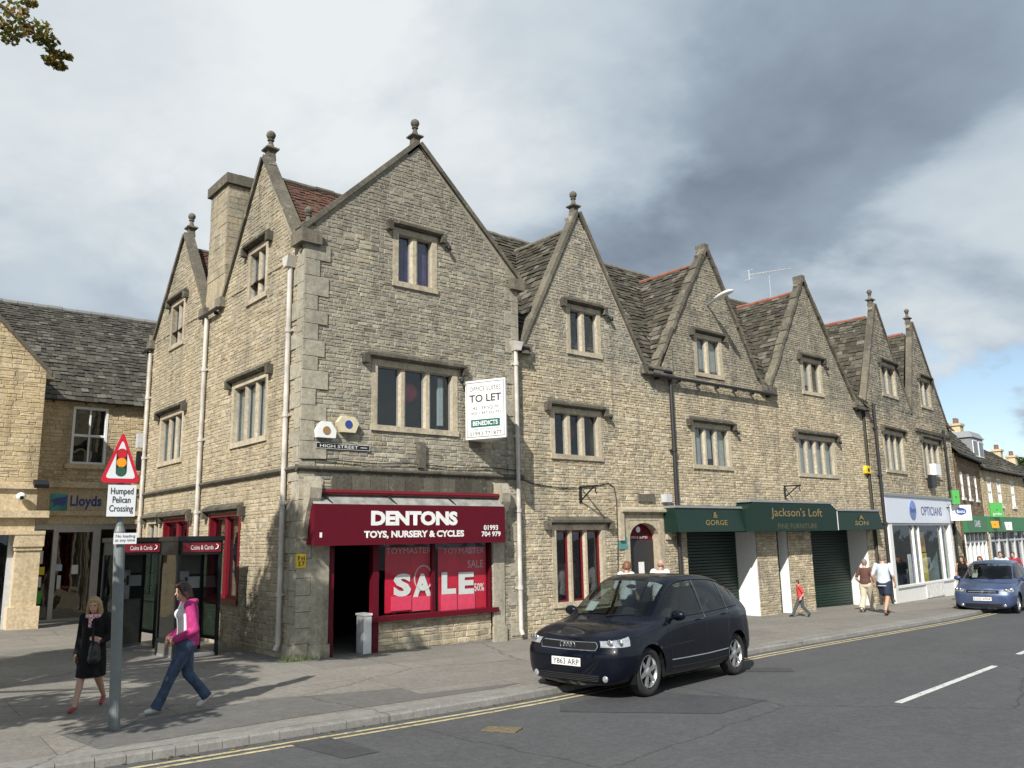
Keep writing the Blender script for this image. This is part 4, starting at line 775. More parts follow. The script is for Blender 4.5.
    fo=empty('shop_fascia',tuple(P(L_/2,2.1,0)),label=fas[1],cat='shop sign'); m=MB(); m.prism([P(.3,2.1,.0),P(.3,2.1,.22),P(.3,2.9,.12),P(.3,2.9,0)],fr.u*(L_-.6)); m.build('fascia_board',fas[0],fo)
    if fas[2]: text('lettering',fas[2],fr,L_*.45,2.5,.2,1.8,.32,M_white,fo,.02)
    return o
townhouse(F6,7.2,5.75,9.6,'brown_brick_house','brown brick house with dark sagging slate roof and green shopfront next to the optician',[M_brickm,M_brick],M_slatel,[(1.1,1.7,3.7,4.9),(3.1,3.7,3.7,4.9),(5.2,5.8,3.7,4.9)],(M_sgreen,'mid green fascia over the white-framed shop beyond the optician','GAMES'),M_white,chim=((.5,9.9),),yr=2.7)
townhouse(F6b,10.1,5.5,8.3,'stone_townhouse','pale stone house with white sash windows and bright green square sign, second beyond the optician',[M_bankm,M_bank],M_slate,[(1.3,2.1,3.5,5.0),(3.4,4.2,3.5,5.0),(6.6,7.4,3.5,5.0)],(M_sgreen,'green fascia carrying an orange and a white roundel further down the street',''),M_lgrey,chim=((5.4,9.0),(9.6,8.8)),dorm=((3.4,2.4,5.9,7.3,0),))
townhouse(F6c,8.8,5.2,7.7,'stone_townhouse','narrow grey-roofed stone house near the right edge with white shopfront, third beyond the optician',[M_bankm,M_bank],M_slatel,[(1.3,2.1,3.3,4.6),(4.2,5.0,3.3,4.6),(6.8,7.6,3.3,4.6)],(M_white,'plain white fascia on the third house beyond the optician','BAKERY'.replace('BAKERY','')),M_white,chim=((.8,8.1),(4,7.9)))
townhouse(F6d,40,5.0,7.4,'stone_townhouse','farthest stone house of the street at the right edge with grey roof',[M_bankm,M_bank],M_slatel,[(1.3,2.1,3.2,4.4),(4.2,5.0,3.2,4.4),(7,7.8,3.2,4.4)],(M_lgrey,'grey fascia on the farthest house at the right edge',''),M_lgrey,chim=((1.5,7.9),(7,7.8)))
def hang(fr,x0,x1,yt,yb,mat,nm,lab,d=.3,cat='sign',deg=None):
    u,v,z,w=fr.rect(x0,x1,yt,yb,d); c=(u+v)/2; f=Fr(fr.P(c,0,d),-30); q0=f.rect(x0,x1,yt,yb,0); o=empty(nm,tuple(fr.P(c,z,0)),label=lab,cat=cat); m=MB(); m.fbox(f,q0[0],q0[1],q0[2],q0[3],-.08,0); m.build('sign_board',mat,o); m=MB(); m.tube([fr.P(c,(z+w)/2,0),fr.P(c,(z+w)/2,d+.02)],.03,6); m.build('bracket',M_black,o); return o,f,q0
hang(F6,952.5,959.5,490,504,M_bgreen,'projecting_sign','narrow bright green sign sticking out above the white oval-emblem sign')
o,f,q=hang(F6b,990.5,1003,502.5,517,M_bgreen,'projecting_sign','large bright green square sign on the pale stone house'); text('lettering','garden',f,(q[0]+q[1])/2,q[2]+.15,.01,(q[1]-q[0])*.7,.2,M_white,o)
o,f,q=hang(F6b,991,999,521,528,plain('orange_paint',(.7,.33,.03),.5),'roundel_sign','small orange roundel on the green fascia near the right edge',.3)
o,f,q=hang(F6b,1005,1012,522,530,M_white,'roundel_sign','small white roundel on the green fascia near the right edge',.3)
# ================================================================== ground
kp=[grd(*p) for p in ((55,765),(280,731),(545,689),(760,648),(953,616))]
d0=(kp[0]-kp[1]).normalized(); d0=Vector((d0.x,d0.y,0)); e6=F6.u
K=[Vector((-60,kp[0].y-3.,0)),Vector((-25,kp[0].y-1.1,0)),kp[0]+d0*4]+kp+[kp[-1]+F6b.u*8,kp[-1]+F6b.u*20,kp[-1]+F6b.u*28+F6d.u*70]
K=[Vector((p.x,p.y,0)) for p in K]
# smooth the kerb line
def crv(K,n=10):
    out=[]
    for i in range(len(K)-1):
        p0=K[max(i-1,0)];p1=K[i];p2=K[i+1];p3=K[min(i+2,len(K)-1)]
        for j in range(n):
            t=j/n; out.append(.5*((2*p1)+(-p0+p2)*t+(2*p0-5*p1+4*p2-p3)*t*t+(-p0+3*p1-3*p2+p3)*t*t*t))
    return out+[K[-1]]
KC=crv(K,8); 
def off(pts,d):
    o=[]
    for i,p in enumerate(pts):
        t=(pts[min(i+1,len(pts)-1)]-pts[max(i-1,0)]).normalized(); o.append(p+Vector((t.y,-t.x,0))*d)  # +d = towards the road
    return o
def strip(mb,A,B,dz):
    for i in range(len(A)-1): mb.add([(p.x,p.y,gz(p.x)+dz) for p in (A[i],A[i+1],B[i+1],B[i])],[(0,1,2,3)])
def groundmat(name,cols,sc,spk=.5,worn=0,rough=.9,slab=False,dirt=.5):
    m,nt,b=nodes(name); p=geo(nt); n1=noise(nt,sc,8,.7,p); n2=noise(nt,.35,5,.6,p); n3=noise(nt,34,5,.85,p); n4=noise(nt,2.2,6,.7,p)
    c=ramp(nt,n2.outputs[0],[(.3,cols[0]),(.55,cols[1]),(.75,cols[2])]).outputs[0]
    gm=N(nt,'ShaderNodeMapping'); gm.inputs['Scale'].default_value=(.12,1.1,1); L(nt,p,gm.inputs[0]); n5=noise(nt,1.3,6,.65,gm.outputs[0]); c=mixc(nt,mapr(nt,n5.outputs[0],.4,.7,0,.5),c,tuple(v*.78 for v in cols[0]))
    n6=noise(nt,11,7,.8,p); c=mixc(nt,mapr(nt,n6.outputs[0],.42,.68,0,.55),c,tuple(v*1.45 for v in cols[2]))
    c=mixc(nt,mapr(nt,n3.outputs[0],.48,.75,0,spk),c,tuple(min(1,v*2.3+.03) for v in cols[1]))
    c=mixc(nt,mapr(nt,n4.outputs[0],.35,.7,0,dirt),c,tuple(v*.72 for v in cols[0]))
    h=n3.outputs[0]
    if slab:
        br=N(nt,'ShaderNodeTexBrick'); mp=N(nt,'ShaderNodeMapping'); mp.inputs['Rotation'].default_value=(0,0,R(2)); L(nt,p,mp.inputs[0]); L(nt,mp.outputs[0],br.inputs['Vector']); br.inputs['Scale'].default_value=1; br.inputs['Mortar Size'].default_value=.008; br.inputs['Brick Width'].default_value=3.2; br.inputs['Row Height'].default_value=1.4
        br.inputs['Color1'].default_value=(.88,.88,.88,1);br.inputs['Color2'].default_value=(1.08,1.06,1.04,1);br.inputs['Mortar'].default_value=(.62,.6,.58,1); c=mixc(nt,1.,c,br.outputs[0],'MULTIPLY')
    if worn: n7=noise(nt,9,8,.8,p); c=mixc(nt,mapr(nt,n7.outputs[0],.5,.62,0,worn),c,(.085,.083,.08))
    # cracks
    v=N(nt,'ShaderNodeTexVoronoi',feature='DISTANCE_TO_EDGE'); v.inputs['Scale'].default_value=.22; wn=noise(nt,1.5,6,.7,p); va=N(nt,'ShaderNodeMixRGB'); va.inputs[0].default_value=.3; L(nt,p,va.inputs[1]); L(nt,wn.outputs['Color'],va.inputs[2]); L(nt,va.outputs[0],v.inputs['Vector'])
    c=mixc(nt,mapr(nt,v.outputs[0],0,.004,.55,0),c,(.02,.02,.02))
    L(nt,c,b.inputs['Base Color']); b.inputs['Roughness'].default_value=rough; b.inputs['Specular IOR Level'].default_value=.3
    bump(nt,b,h,.6,.006); MATS[name]=m; return m
M_road=groundmat('asphalt',[(.070,.071,.075),(.081,.082,.085),(.094,.094,.096)],5,.35,dirt=.3)
M_pave=groundmat('pavement_asphalt',[(.17,.16,.143),(.205,.193,.172),(.24,.226,.2)],4,.4,slab=True,dirt=.35)
M_kerb=groundmat('kerb_concrete',[(.19,.185,.17),(.23,.222,.205),(.265,.257,.235)],6,.3,dirt=.5)
M_patch=groundmat('asphalt_patch_and_shade',[(.054,.055,.059),(.063,.064,.067),(.073,.073,.076)],5,.3)  # repairs, and the shadowed wet road by the black car
M_ppatch=groundmat('pavement_patch',[(.125,.12,.113),(.14,.135,.128),(.155,.15,.14)],5,.3)
KH=.09
m=MB(); xs=[-900,-60,-40]+list(range(-30,61,6))+[80,120,300,1200]; ys=[-900,-60,-20,0,60,1200]
for i in range(len(xs)-1):
    for j in range(len(ys)-1): m.add([(x,y,gz(x)-KH-.012*0) for x,y in ((xs[i],ys[j]),(xs[i+1],ys[j]),(xs[i+1],ys[j+1]),(xs[i],ys[j+1]))],[(0,1,2,3)])
setting(m.build('road',M_road,None,fixn=False))
inner=off(KC,-.02); back=[Vector((p.x,max(60,p.y+30),0)) for p in inner]
m=MB(); strip(m,off(KC,-.14),[Vector((p.x-0,p.y+60,0)) for p in off(KC,-.14)],0); setting(m.build('pavement',M_pave,None,fixn=False))
m=MB(); acc=0; i=0; kc=off(KC,0)
seg=[]; 
for a,b in zip(kc[:-1],kc[1:]):
    n=max(1,int((b-a).length/.9)); seg+= [(a.lerp(b,j/n),a.lerp(b,(j+1)/n)) for j in range(n)]
for a,b in seg:
    if a.x<-14 or a.x>60: continue
    t=(b-a).normalized(); nn=Vector((t.y,-t.x,0)); a2=a+t*.004;b2=b-t*.004; j=random.uniform(-.004,.004)
    pr=[(-.14,.0),(-.02,.0),(0,-.02),(.012,-KH-.02)]
    rg=[]
    for q in (a2,b2): rg.append([q+nn*x+Vector((0,0,gz(q.x)+z+.004+j)) for x,z in pr])
    m.add(rg[0]+rg[1],[(0,1,5,4),(1,2,6,5),(2,3,7,6),(0,3,2,1),(4,5,6,7)])
setting(m.build('kerb',M_kerb,None,fixn=True))
m=MB(); strip(m,off(KC,-.145),off(KC,-.42),.004); setting(m.build('kerb_edging',M_kerb,None,fixn=False))
M_yl=groundmat('yellow_line_paint',[(.42,.36,.20),(.50,.43,.25),(.55,.48,.29)],5,.3,worn=.8,dirt=.4); M_wl=groundmat('white_line_paint',[(.5,.5,.48),(.6,.6,.58),(.66,.66,.64)],5,.3,worn=.6,dirt=.3)
m=MB(); sub=[p for p in KC if -20<p.x<40]; strip(m,off(sub,.2),off(sub,.27),-KH+.004); strip(m,off(sub,.36),off(sub,.43),-KH+.004); setting(m.build('yellow_lines',M_yl,None,fixn=False))
m=MB()
for (a,b) in (((898,703),(995,666)),((1018,654.5),(1060,638))):
    A=grd(*a,-KH);B=grd(*b,-KH); t=(B-A).normalized(); nn=Vector((-t.y,t.x,0))*.055; m.add([A-nn,B-nn,B+nn,A+nn],[(0,1,2,3)]); 
for v in range(len(m.v)): m.v[v]=(m.v[v][0],m.v[v][1],gz(m.v[v][0])-KH+.004)
setting(m.build('centre_line',M_wl,None,fixn=False))
def patch(name,pts,mat,dz,base=0):
    q=[grd(x,y,base) for x,y in pts]; m=MB(); m.add([(p.x,p.y,gz(p.x)+base+dz) for p in q],[tuple(range(len(q)))]); setting(m.build(name,mat,None,fixn=False))
patch('road_patch_and_shade',[(560,705),(640,691),(768,700),(720,714),(560,712)],M_patch,.005,-KH); patch('road_patch_and_shade',[(735,668),(790,668),(795,672),(742,672)],M_patch,.005,-KH)  # first sheet paints the car's shadow and wet road as darker asphalt
patch('road_patch_and_shade',[(290,745),(330,738),(380,752),(345,759)],M_patch,.005,-KH)
patch('pavement_patch',[(60,735),(260,700),(380,690),(400,688),(420,694),(520,683),(500,688),(300,717),(100,750)],M_ppatch,.004,0)
# gutter debris: leaves and grit against the kerb
m=MB()
for _ in range(900):
    p=random.choice(seg[:400]); q=p[0].lerp(p[1],random.random()); 
    if not -8<q.x<20: continue
    q=q+Vector((0,-1,0))*(.03+abs(random.gauss(0,.06))); s_=random.uniform(.008,.03); a=random.random()*6; z=gz(q.x)-KH+.008
    m.add([(q.x+s_*math.cos(a+k*1.57),q.y+s_*math.sin(a+k*1.57),z+random.uniform(0,.012)) for k in range(4)],[(0,1,2,3)])
tag(m.build('fallen_leaves',slatemat('dry_leaf',[(.25,.14,.05),(.12,.09,.05),(.35,.25,.1),(.1,.08,.05)],0),None,tint=True,fixn=False),'dry brown leaves and grit lying along the gutter by the yellow lines','leaves',kind='stuff')
m=MB(); g=[grd(x,y,0) for x,y in ((310,662),(345,655),(280,663),(296,667))]
for _ in range(260):
    q=Vector((random.uniform(-.35,1.1),-random.uniform(.02,.16),0)); h=random.uniform(.03,.12)*(1.4 if q.x<.3 else .8); a=random.random()*6; w=.012
    if .5<q.x: continue
    m.add([(q.x,q.y,gz(0)),(q.x+w*math.cos(a),q.y+w*math.sin(a),gz(0)),(q.x+random.uniform(-.05,.05),q.y+random.uniform(-.05,.03),h)],[(0,1,2)])
tag(m.build('grass_tuft',plain('weed_green',(.07,.13,.02),.8,var=.4),None,fixn=False),'green weeds growing at the foot of the corner wall','grass',kind='stuff')
q=grd(503,729.5,-KH); mc=empty('drain_cover',(q.x,q.y,gz(q.x)-KH+.005),label='dull brown rectangular drain cover set in the road left of the black car',cat='drain cover')
m=MB(); r=[grd(x,y,-KH) for x,y in ((481,731),(489,727),(523,728.5),(515,733.5))]; m.prism([(p.x,p.y,gz(p.x)-KH+.002) for p in r],(0,0,.01)); m.build('cover_plate',plain('rusty_brown',(.15,.12,.065),.8,var=.5,scale=25,bumpy=.5),mc)
# ================================================================== signs and fittings
def board(name,fr,rect,d,th,mat,edge=None,edgemat=None,**k):
    u,v,z,w=rect; o=empty(name,tuple(fr.P((u+v)/2,z,0)),**k); m=MB(); m.fbox(fr,u,v,z,w,d-th,d); m.build('board',mat,o)
    if edge:
        m=MB(); e=edge
        for a in ((u,v,z,z+e),(u,v,w-e,w),(u,u+e,z+e,w-e),(v-e,v,z+e,w-e)): m.fbox(fr,*a,d-.002,d+.004)
        m.build('border',edgemat,o)
    return o
# estate agent's board: two-sided box sticking out, its face towards the street
q0=F1.px(465.5,410,.1); FE=Fr(F1.P(q0[0],0,.1),-66); q=FE.rect(465.5,505.5,379.5,438.5); EB=empty('estate_board',tuple(FE.P(q[0],q[2],0)),label='white boxed to-let board fixed high on the corner building beside the three-light window',cat='sign')
u,v,z,w=q; m=MB(); m.prism([FE.P(u,z,0),FE.P(v,z,0),FE.P(v,z,-.06),FE.P(u+.3,z,-.62),FE.P(u,z,-.62)],(0,0,w-z)); m.build('board_box',M_white,EB)
m=MB(); e=.02
for a in ((u+.03,v-.03,z+.04,z+.04+e),(u+.03,v-.03,w-.04-e,w-.04),(u+.03,u+.03+e,z+.04,w-.04),(v-.03-e,v-.03,z+.04,w-.04)): m.fbox(FE,*a,0,.004)
m.build('border',M_grey,EB); D=0.
H=w-z;W=v-u;uc=(u+v)/2; M_ink=plain('ink',(.03,.035,.04),.5)
for s_,f,hh,ww,b_ in (('OFFICE SUITES',.855,.075,.78,0),('TO LET',.69,.13,.8,.02),('42-139 SQ M',.52,.06,.62,0),('(450-1,497 SQ FT)',.43,.06,.78,0),('01993 771877',.09,.065,.8,.0)): text('lettering',s_,FE,uc,z+H*f,D+.004,W*ww,H*hh,M_ink,EB,b_)
m=MB(); m.fbox(FE,uc-W*.36,uc+W*.36,z+H*.2,z+H*.33,D,D+.006); gp=m.build('name_panel',plain('agent_green',(.01,.12,.10),.5),EB); text('lettering','BENEDICTS',FE,uc,z+H*.265,D+.009,W*.62,H*.075,M_white,gp,.02); text('lettering','CHARTERED SURVEYORS',FE,uc,z+H*.165,D+.004,W*.66,H*.02,M_ink,EB)
q=F1.rect(316,370,444,449.5,.04); o=board('street_nameplate',F1,q,.04,.03,M_black,.006,M_white,label='long black street nameplate with white lettering on the corner building',cat='street sign')
text('lettering','HIGH STREET',F1,q[0]+(q[1]-q[0])*.42,(q[2]+q[3])/2,.045,(q[1]-q[0])*.7,(q[3]-q[2])*.55,M_white,o,.0)
m=MB(); m.fbox(F1,q[1]-.22,q[1]-.07,q[2]+.05,q[3]-.05,.04,.046); m.build('district_panel',M_white,o)
def alarm(x,y,fr,lab,c,c2,s=.2,shape=5):
    u,z=fr.px(x,y,.1); o=empty('alarm_box',tuple(fr.P(u,z,0)),label=lab,cat='alarm box'); m=MB()
    pts=[(-1,-.8),(1,-.8),(1.1,.0),(.45,1.),(-.45,1.),(-1.1,0)] if shape==5 else [(-.8,-.9),(.8,-.9),(1.2,.2),(.7,.9),(-.7,.9),(-1.2,.2)]
    m.prism([fr.P(u+a*s,z+b*s*.9,0) for a,b in pts],fr.n*.13); m.build('housing',c,o)
    m=MB(); m.tube([fr.P(u,z,.13),fr.P(u,z,.14)],s*.42,14); m.build('badge',c2,o)
M_cream=plain('cream_plastic',(.62,.55,.38),.5); M_tan=plain('tan_badge',(.30,.18,.08),.5)
alarm(326,430.5,F1,'white alarm box with a brown round badge, above the left end of the street nameplate',M_white,M_tan,.2)
alarm(348,424.5,F1,'yellow-cream alarm box with blue badge, upper right of the white alarm box',M_cream,M_blue,.2,6)
alarm(868,470,F3,'small yellow alarm box on the terrace wall beside the black pipe',M_yellow,M_black,.17)
q=F1.rect(296.5,306,554,568,.06); o=board('hydrant_sign',F1,q,.06,.05,M_yellow,label='small yellow hydrant plate low on the building corner',cat='sign'); text('lettering','F H\n2 7',F1,(q[0]+q[1])/2,(q[2]+q[3])/2,.064,(q[1]-q[0])*.7,(q[3]-q[2])*.7,M_black,o,.03)
q=F2.rect(619.5,627.5,537,549,.04); board('wall_plaque',F2,q,.04,.03,plain('verdigris',(.08,.25,.24),.5),label='small blue-green plaque left of the arched doorway',cat='plaque')
q=F2.rect(666.5,672,494,502,.2); board('junction_box',F2,q,.2,.2,M_lgrey,label='small white box beside the black pipe above the arched doorway',cat='box')
q=F5.rect(936,941,464,475,.25); board('junction_box',F5,q,.25,.24,M_white,label='white box on the wall under the second narrow gable',cat='box')
q=F5.rect(932,936.5,475,487,.2); board('lamp_or_hood_stop',F5,q,.2,.2,M_black,label='dark box lamp on the wall under the second narrow gable, left below the white box',cat='lamp')
def bracket(x,y,fr,lab,s=.55):
    u,z=fr.px(x,y,0); o=empty('sign_bracket',tuple(fr.P(u,z,0)),label=lab,cat='bracket'); m=MB(); m.fbox(fr,u-.04,u+.04,z-.15,z+.5*s,0,.03); m.tube([fr.P(u,z+.45*s,.02),fr.P(u,z+.45*s,.75*s+.2)],.025,6); m.build('arm',M_black,o); m=MB(); m.tube([fr.P(u,z-.1,.02),fr.P(u,z+.42*s,.5)],.02,6); m.build('brace',M_black,o)
    m=MB(); m.tube([fr.P(u,z+.45*s,.55),fr.P(u,z+.2*s,.55),fr.P(u+.05,z+.1*s,.55)],.016,6); m.build('hook',M_black,o)
bracket(580,497,F2,'black iron hanging bracket on the wall of the middle house'); bracket(784.5,494,F3,'black iron hanging bracket just above the green fascia')
M_cable=plain('black_cable',(.02,.02,.02),.6)
pts=[F2.px(x,y,.03) for x,y in ((518,478),(535,484),(560,488),(580,488),(600,485),(608,483),(614,487),(616.5,500),(618,540),(618,600))]
m=MB(); m.tube([F2.P(a,b,.03) for a,b in pts],.012,6); tag(m.build('wall_cable',M_cable,None),'black cable sagging across the middle house wall and dropping beside the doorway','cable')
pts=[F1.P(a,3.76+.02*math.sin(a*3),.05) for a in [i*.35 for i in range(17)]]; m=MB(); m.tube(pts,.012,6); tag(m.build('wall_cable',M_cable,None),'black cable lying along the string course above the toy shop awning','cable')
# street lamp on gable
u,z=F3.px(707,305); o=empty('street_lamp',tuple(F3.P(u,z,0)),label='curved grey street lamp fixed to the first gable above the green shop',cat='street lamp')
tip=F3.px(733,290,1.15); pts=[F3.P(u+(tip[0]-u)*t**1.0,z+(tip[1]-z)*math.sin(t*PI/2)**.9 if t else z,.02+1.13*t) for t in (0,.2,.4,.6,.8,1)]
m=MB(); m.tube(pts[:4],[.035]*4,8); m.build('arm',M_grey,o)
rg=[]
for i,t in enumerate((.28,.36,.5,.7,.9,1.0)):
    p=F3.P(u+(tip[0]-u)*t,z+(tip[1]-z)*math.sin(t*PI/2)**.9,.02+1.13*t); w_=(.04,.10,.13,.14,.11,.04)[i]; h_=(.03,.06,.075,.075,.06,.02)[i]
    rg.append([p+F3.u*w_*math.cos(k*PI/6)+Vector((0,0,h_*math.sin(k*PI/6))) for k in range(12)])
m=MB(); m.loft(rg); m.build('lamp_or_stop_head',M_white,o,smooth=True)
tp=F3.P(13.9,9.7,-2.6); 
# television aerial
ax=onplane(770,272,Vector((0,1,0)),Vector((0,3,0))); base=Vector((ax.x,3.05,10.95)); o=empty('television_aerial',tuple(base),label='thin white television aerial on a mast above the ridge between the two terrace gables',cat='aerial')
a=onplane(749,275,Vector((0,1,0)),Vector((0,3,0)));b=onplane(791,268.5,Vector((0,1,0)),Vector((0,3,0)))
m=MB(); m.tube([base,(ax.x,3.05,ax.z)],.012,6); m.build('mast',M_lgrey,o); m=MB(); m.tube([a,b],.014,6)
for i in range(13):
    p=a.lerp(b,.12+.07*i); l=.22-.008*i; m.tube([p+Vector((0,-l,0)),p+Vector((0,l,0))],.007,4)
m.build('boom',M_white,o); m=MB()
for s_ in (-.18,.18): m.tube([a+Vector((0,-.2,s_)),a+Vector((0,.2,s_))],.01,4); m.tube([a+Vector((0,0,0)),a+Vector((0,0,s_))],.01,4)
m.build('reflector',M_white,o)
u,z=FS.px(139.5,455,.1); o=empty('wall_unit',tuple(FS.P(u,z,0)),label='dark alarm and lamp unit near the back end of the side wall',cat='wall unit'); m=MB(); m.fbox(FS,u-.1,u+.12,z-.45,z+.1,0,.16); m.build('housing',M_black,o); m=MB(); m.fbox(FS,u-.12,u+.1,z+.2,z+.62,0,.2); m.build('upper_box',M_lgrey,o)
# ================================================================== road sign
g=grd(114,730); o=empty('road_sign',(g.x,g.y,gz(g.x)),label='leaning grey post with red triangle traffic-light sign and white plates under it',cat='road sign'); TS=o
def at_h(x,y):  # point over the post base at that pixel
    r=ray(x,y); k=math.hypot(g.x-CAMP.x,g.y-CAMP.y)/math.hypot(r.x,r.y); return CAMP+r*k
top=at_h(122.5,437); base=Vector((g.x,g.y,gz(g.x)))
up_=(top-base).normalized()
M_post=plain('post_grey',(.17,.19,.19),.5,var=.1,metal=.1)
thick=base.lerp(top,.665); m=MB(); m.tube([base,thick],.062,14); m.tube([thick,thick+up_*.06],[.062,.045],14); m.tube([thick+up_*.05,top-up_*.12],.045,14); m.build('post',M_post,o,smooth=False)
fwd2=(CAMP-g); fwd2.z=0; fwd2.normalize(); 
ang=math.degrees(math.atan2(fwd2.x,-fwd2.y)); gf=g+fwd2*.07; gf.z=0; fT=Fr(gf,ang+8)  # plates face the traffic
def rt_(x0,x1,y0,y1): return fT.rect(x0,x1,y0,y1,0)
u,v,z,w=rt_(101,142,431,483)
def rtri(u,v,z,w,r,d,ins=0):
    P3=[(u,z),(v,z),((u+v)/2,w)]; c=((u+v)/2,z+(w-z)/3); P3=[(c[0]+(a-c[0])*(1-ins),c[1]+(b-c[1])*(1-ins)) for a,b in P3]; out=[]
    for i in range(3):
        p=Vector(P3[i]);a=Vector(P3[i-1]);b=Vector(P3[(i+1)%3]); 
        pa=p+(a-p).normalized()*r;pb=p+(b-p).normalized()*r
        for t in (0,.25,.5,.75,1): q=(1-t)**2*pa+2*t*(1-t)*p+t*t*pb; out.append(fT.P(q.x,q.y,d))
    return out
m=MB(); m.prism(rtri(u,v,z,w,.07,0),fT.n*.015); tri=m.build('warning_triangle',plain('sign_red',(.52,.01,.03),.4,var=.05),o)
m=MB(); m.prism(rtri(u,v,z,w,.05,.0155,.25),fT.n*.002); m.build('white_field',plain('sign_white',(.66,.68,.70),.4,var=.04),tri)
uc=(u+v)/2; hh=w-z; M_amb=plain('sign_amber',(.85,.28,.01),.4); M_sgr=plain('sign_green',(.02,.09,.05),.4)
m=MB(); m.prism([fT.P(uc+.062*math.cos(k*PI/8),z+hh*(.56 if math.sin(k*PI/8)>0 else .22)+.062*math.sin(k*PI/8),.018) for k in range(16)],fT.n*.002); m.build('signal_symbol',M_black,tri)
for f,mt in ((.56,plain('sign_red2',(.5,.01,.02),.4)),(.39,M_amb),(.22,M_sgr)): m=MB(); m.prism([fT.P(uc+.055*math.cos(k*PI/8),z+hh*f+.058*math.sin(k*PI/8),.0205) for k in range(16)],fT.n*.002); m.build('signal_light',mt,tri)
u,v,z,w=rt_(107.2,135.5,485,516.5); m=MB(); m.fbox(fT,u,v,z,w,0,.014); m.fbox(fT,u,v,z,w,0,.014) if 0 else None; pl=m.build('text_plate',MATS['sign_white'],o); text('lettering','Humped\nPelican\nCrossing',fT,(u+v)/2,(z+w)/2,.018,(v-u)*.84,(w-z)*.82,M_ink,pl,.01)
u,v,z,w=rt_(113.5,136.5,533,544); m=MB(); m.fbox(fT,u,v,z,w,-.0,.012); pl=m.build('small_plate',MATS['sign_white'],o); text('lettering','No loading\nat any time',fT,(u+v)/2,(z+w)/2,.015,(v-u)*.86,(w-z)*.72,M_ink,pl,.0)
m=MB(); 
for zz in (w-.06,): m.tube([base+up_*(zz-base.z)-Vector((0,0,.02)),base+up_*(zz-base.z)+Vector((0,0,.02))],.07,12)
m.build('clamp',M_post,o)
# ================================================================== phone boxes
M_box=plain('phone_box_black',(.012,.016,.017),.3); M_hdr=plain('header_red',(.20,.012,.025),.5)
M_back=plain('booth_back_grey',(.16,.165,.15),.6,metal=.1)
def phonebox(px,py,rz,lab,lbl):
    p=grd(px,py); o=empty('phone_box',(p.x,p.y,gz(p.x)),R(rz),label=lab,cat='phone box',group='phone boxes beside the side wall'); w=.45;h=2.22
    def bld(nm,m,mt,par=None,sm=False): return m.build(nm,mt,par or o,smooth=sm,world=False)
    m=MB()
    for x in (-w,w-.06):
        for y in (-w,w-.06): m.box((x,y,0.),(x+.06,y+.06,h))
    m.box((-w-.03,-w-.03,h),(w+.03,w+.03,h+.09)); m.box((-w,-w,h-.27),(w,-w+.05,h)); m.box((-w,w-.05,h-.27),(w,w,h)); m.box((-w,-w,h-.27),(-w+.05,w,h)); m.box((w-.05,-w,h-.27),(w,w,h)); m.box((-w,-w,.28),(-w+.05,w,.34)); m.box((w-.05,-w,.28),(w,w,.34)); bld('frame',m,M_box)
    m=MB(); m.box((-w+.08,-w-.012,h-.22),(w-.04,-w,h-.04)); hd=bld('header_panel',m,M_hdr)
    f=Fr((0,0,0),0); 
    c=text('lettering','Coins & Cards',Fr((0,0,0),0),0.02,h-.13,w+.016,.46,.09,M_white,None,.01); c.parent=hd
    m=MB(); m.tube([(w-.16,-w-.016,h-.17),(w-.11,-w-.016,h-.15),(w-.10,-w-.016,h-.1),(w-.14,-w-.016,h-.07)],.012,6); bld('handset_symbol',m,M_white,hd)
    m=MB(); m.box((-w+.06,w-.03,.34),(w-.06,w-.02,h-.27)); bld('back_panel',m,M_back)
    m=MB(); m.box((-w+.02,-w+.06,.34),(-w+.03,w-.06,h-.27)); m.box((w-.03,-w+.06,.34),(w-.02,w-.06,h-.27)); bld('side_glass',m,glassmat('booth_glass',(.25,.32,.32)) if 'booth_glass' not in MATS else MATS['booth_glass'])
    m=MB(); m.box((-.3,w-.2,1.0),(.08,w-.04,1.62)); m.box((-.26,w-.23,1.3),(-.16,w-.2,1.55)); ph=bld('telephone',m,M_grey)
    m=MB(); m.tube([(-.21,w-.26,1.56),(-.21,w-.29,1.45),(-.21,w-.26,1.32)],.025,8); m.tube([(-.21,w-.26,1.32),(-.15,w-.22,1.1),(-.05,w-.2,1.12)],.01,6); bld('handset',m,M_black,ph)
    m=MB(); m.box((.0,w-.21,1.3),(.05,w-.2,1.5)); m.box((-.13,w-.21,1.36),(-.02,w-.2,1.44)); bld('keypad',m,M_black,ph)
    m=MB(); m.box((.1,w-.06,1.0),(.4,w-.04,1.55)); nb=bld('notice_frame',m,M_black); m=MB(); m.box((.13,w-.068,1.27),(.37,w-.06,1.5)); bld('notice',m,M_lgrey,nb)
    m=MB(); m.box((-w+.03,w-.06,.05),(w-.03,w-.035,.72)); m.box((-w+.035,-w+.06,.05),(-w+.06,w-.06,.6)); bld('kick_panel',m,plain('kick_panel',(.13,.12,.105),.7))
    m=MB(); m.box((-w+.02,-w+.02,0),(w-.02,w-.02,.05)); bld('plinth',m,M_grey)
    return o
phonebox(186,655,4,'black glazed phone box with red header, directly behind the woman in pink','r'); phonebox(126,648,4,'black glazed phone box with red header, behind the road sign post','l')
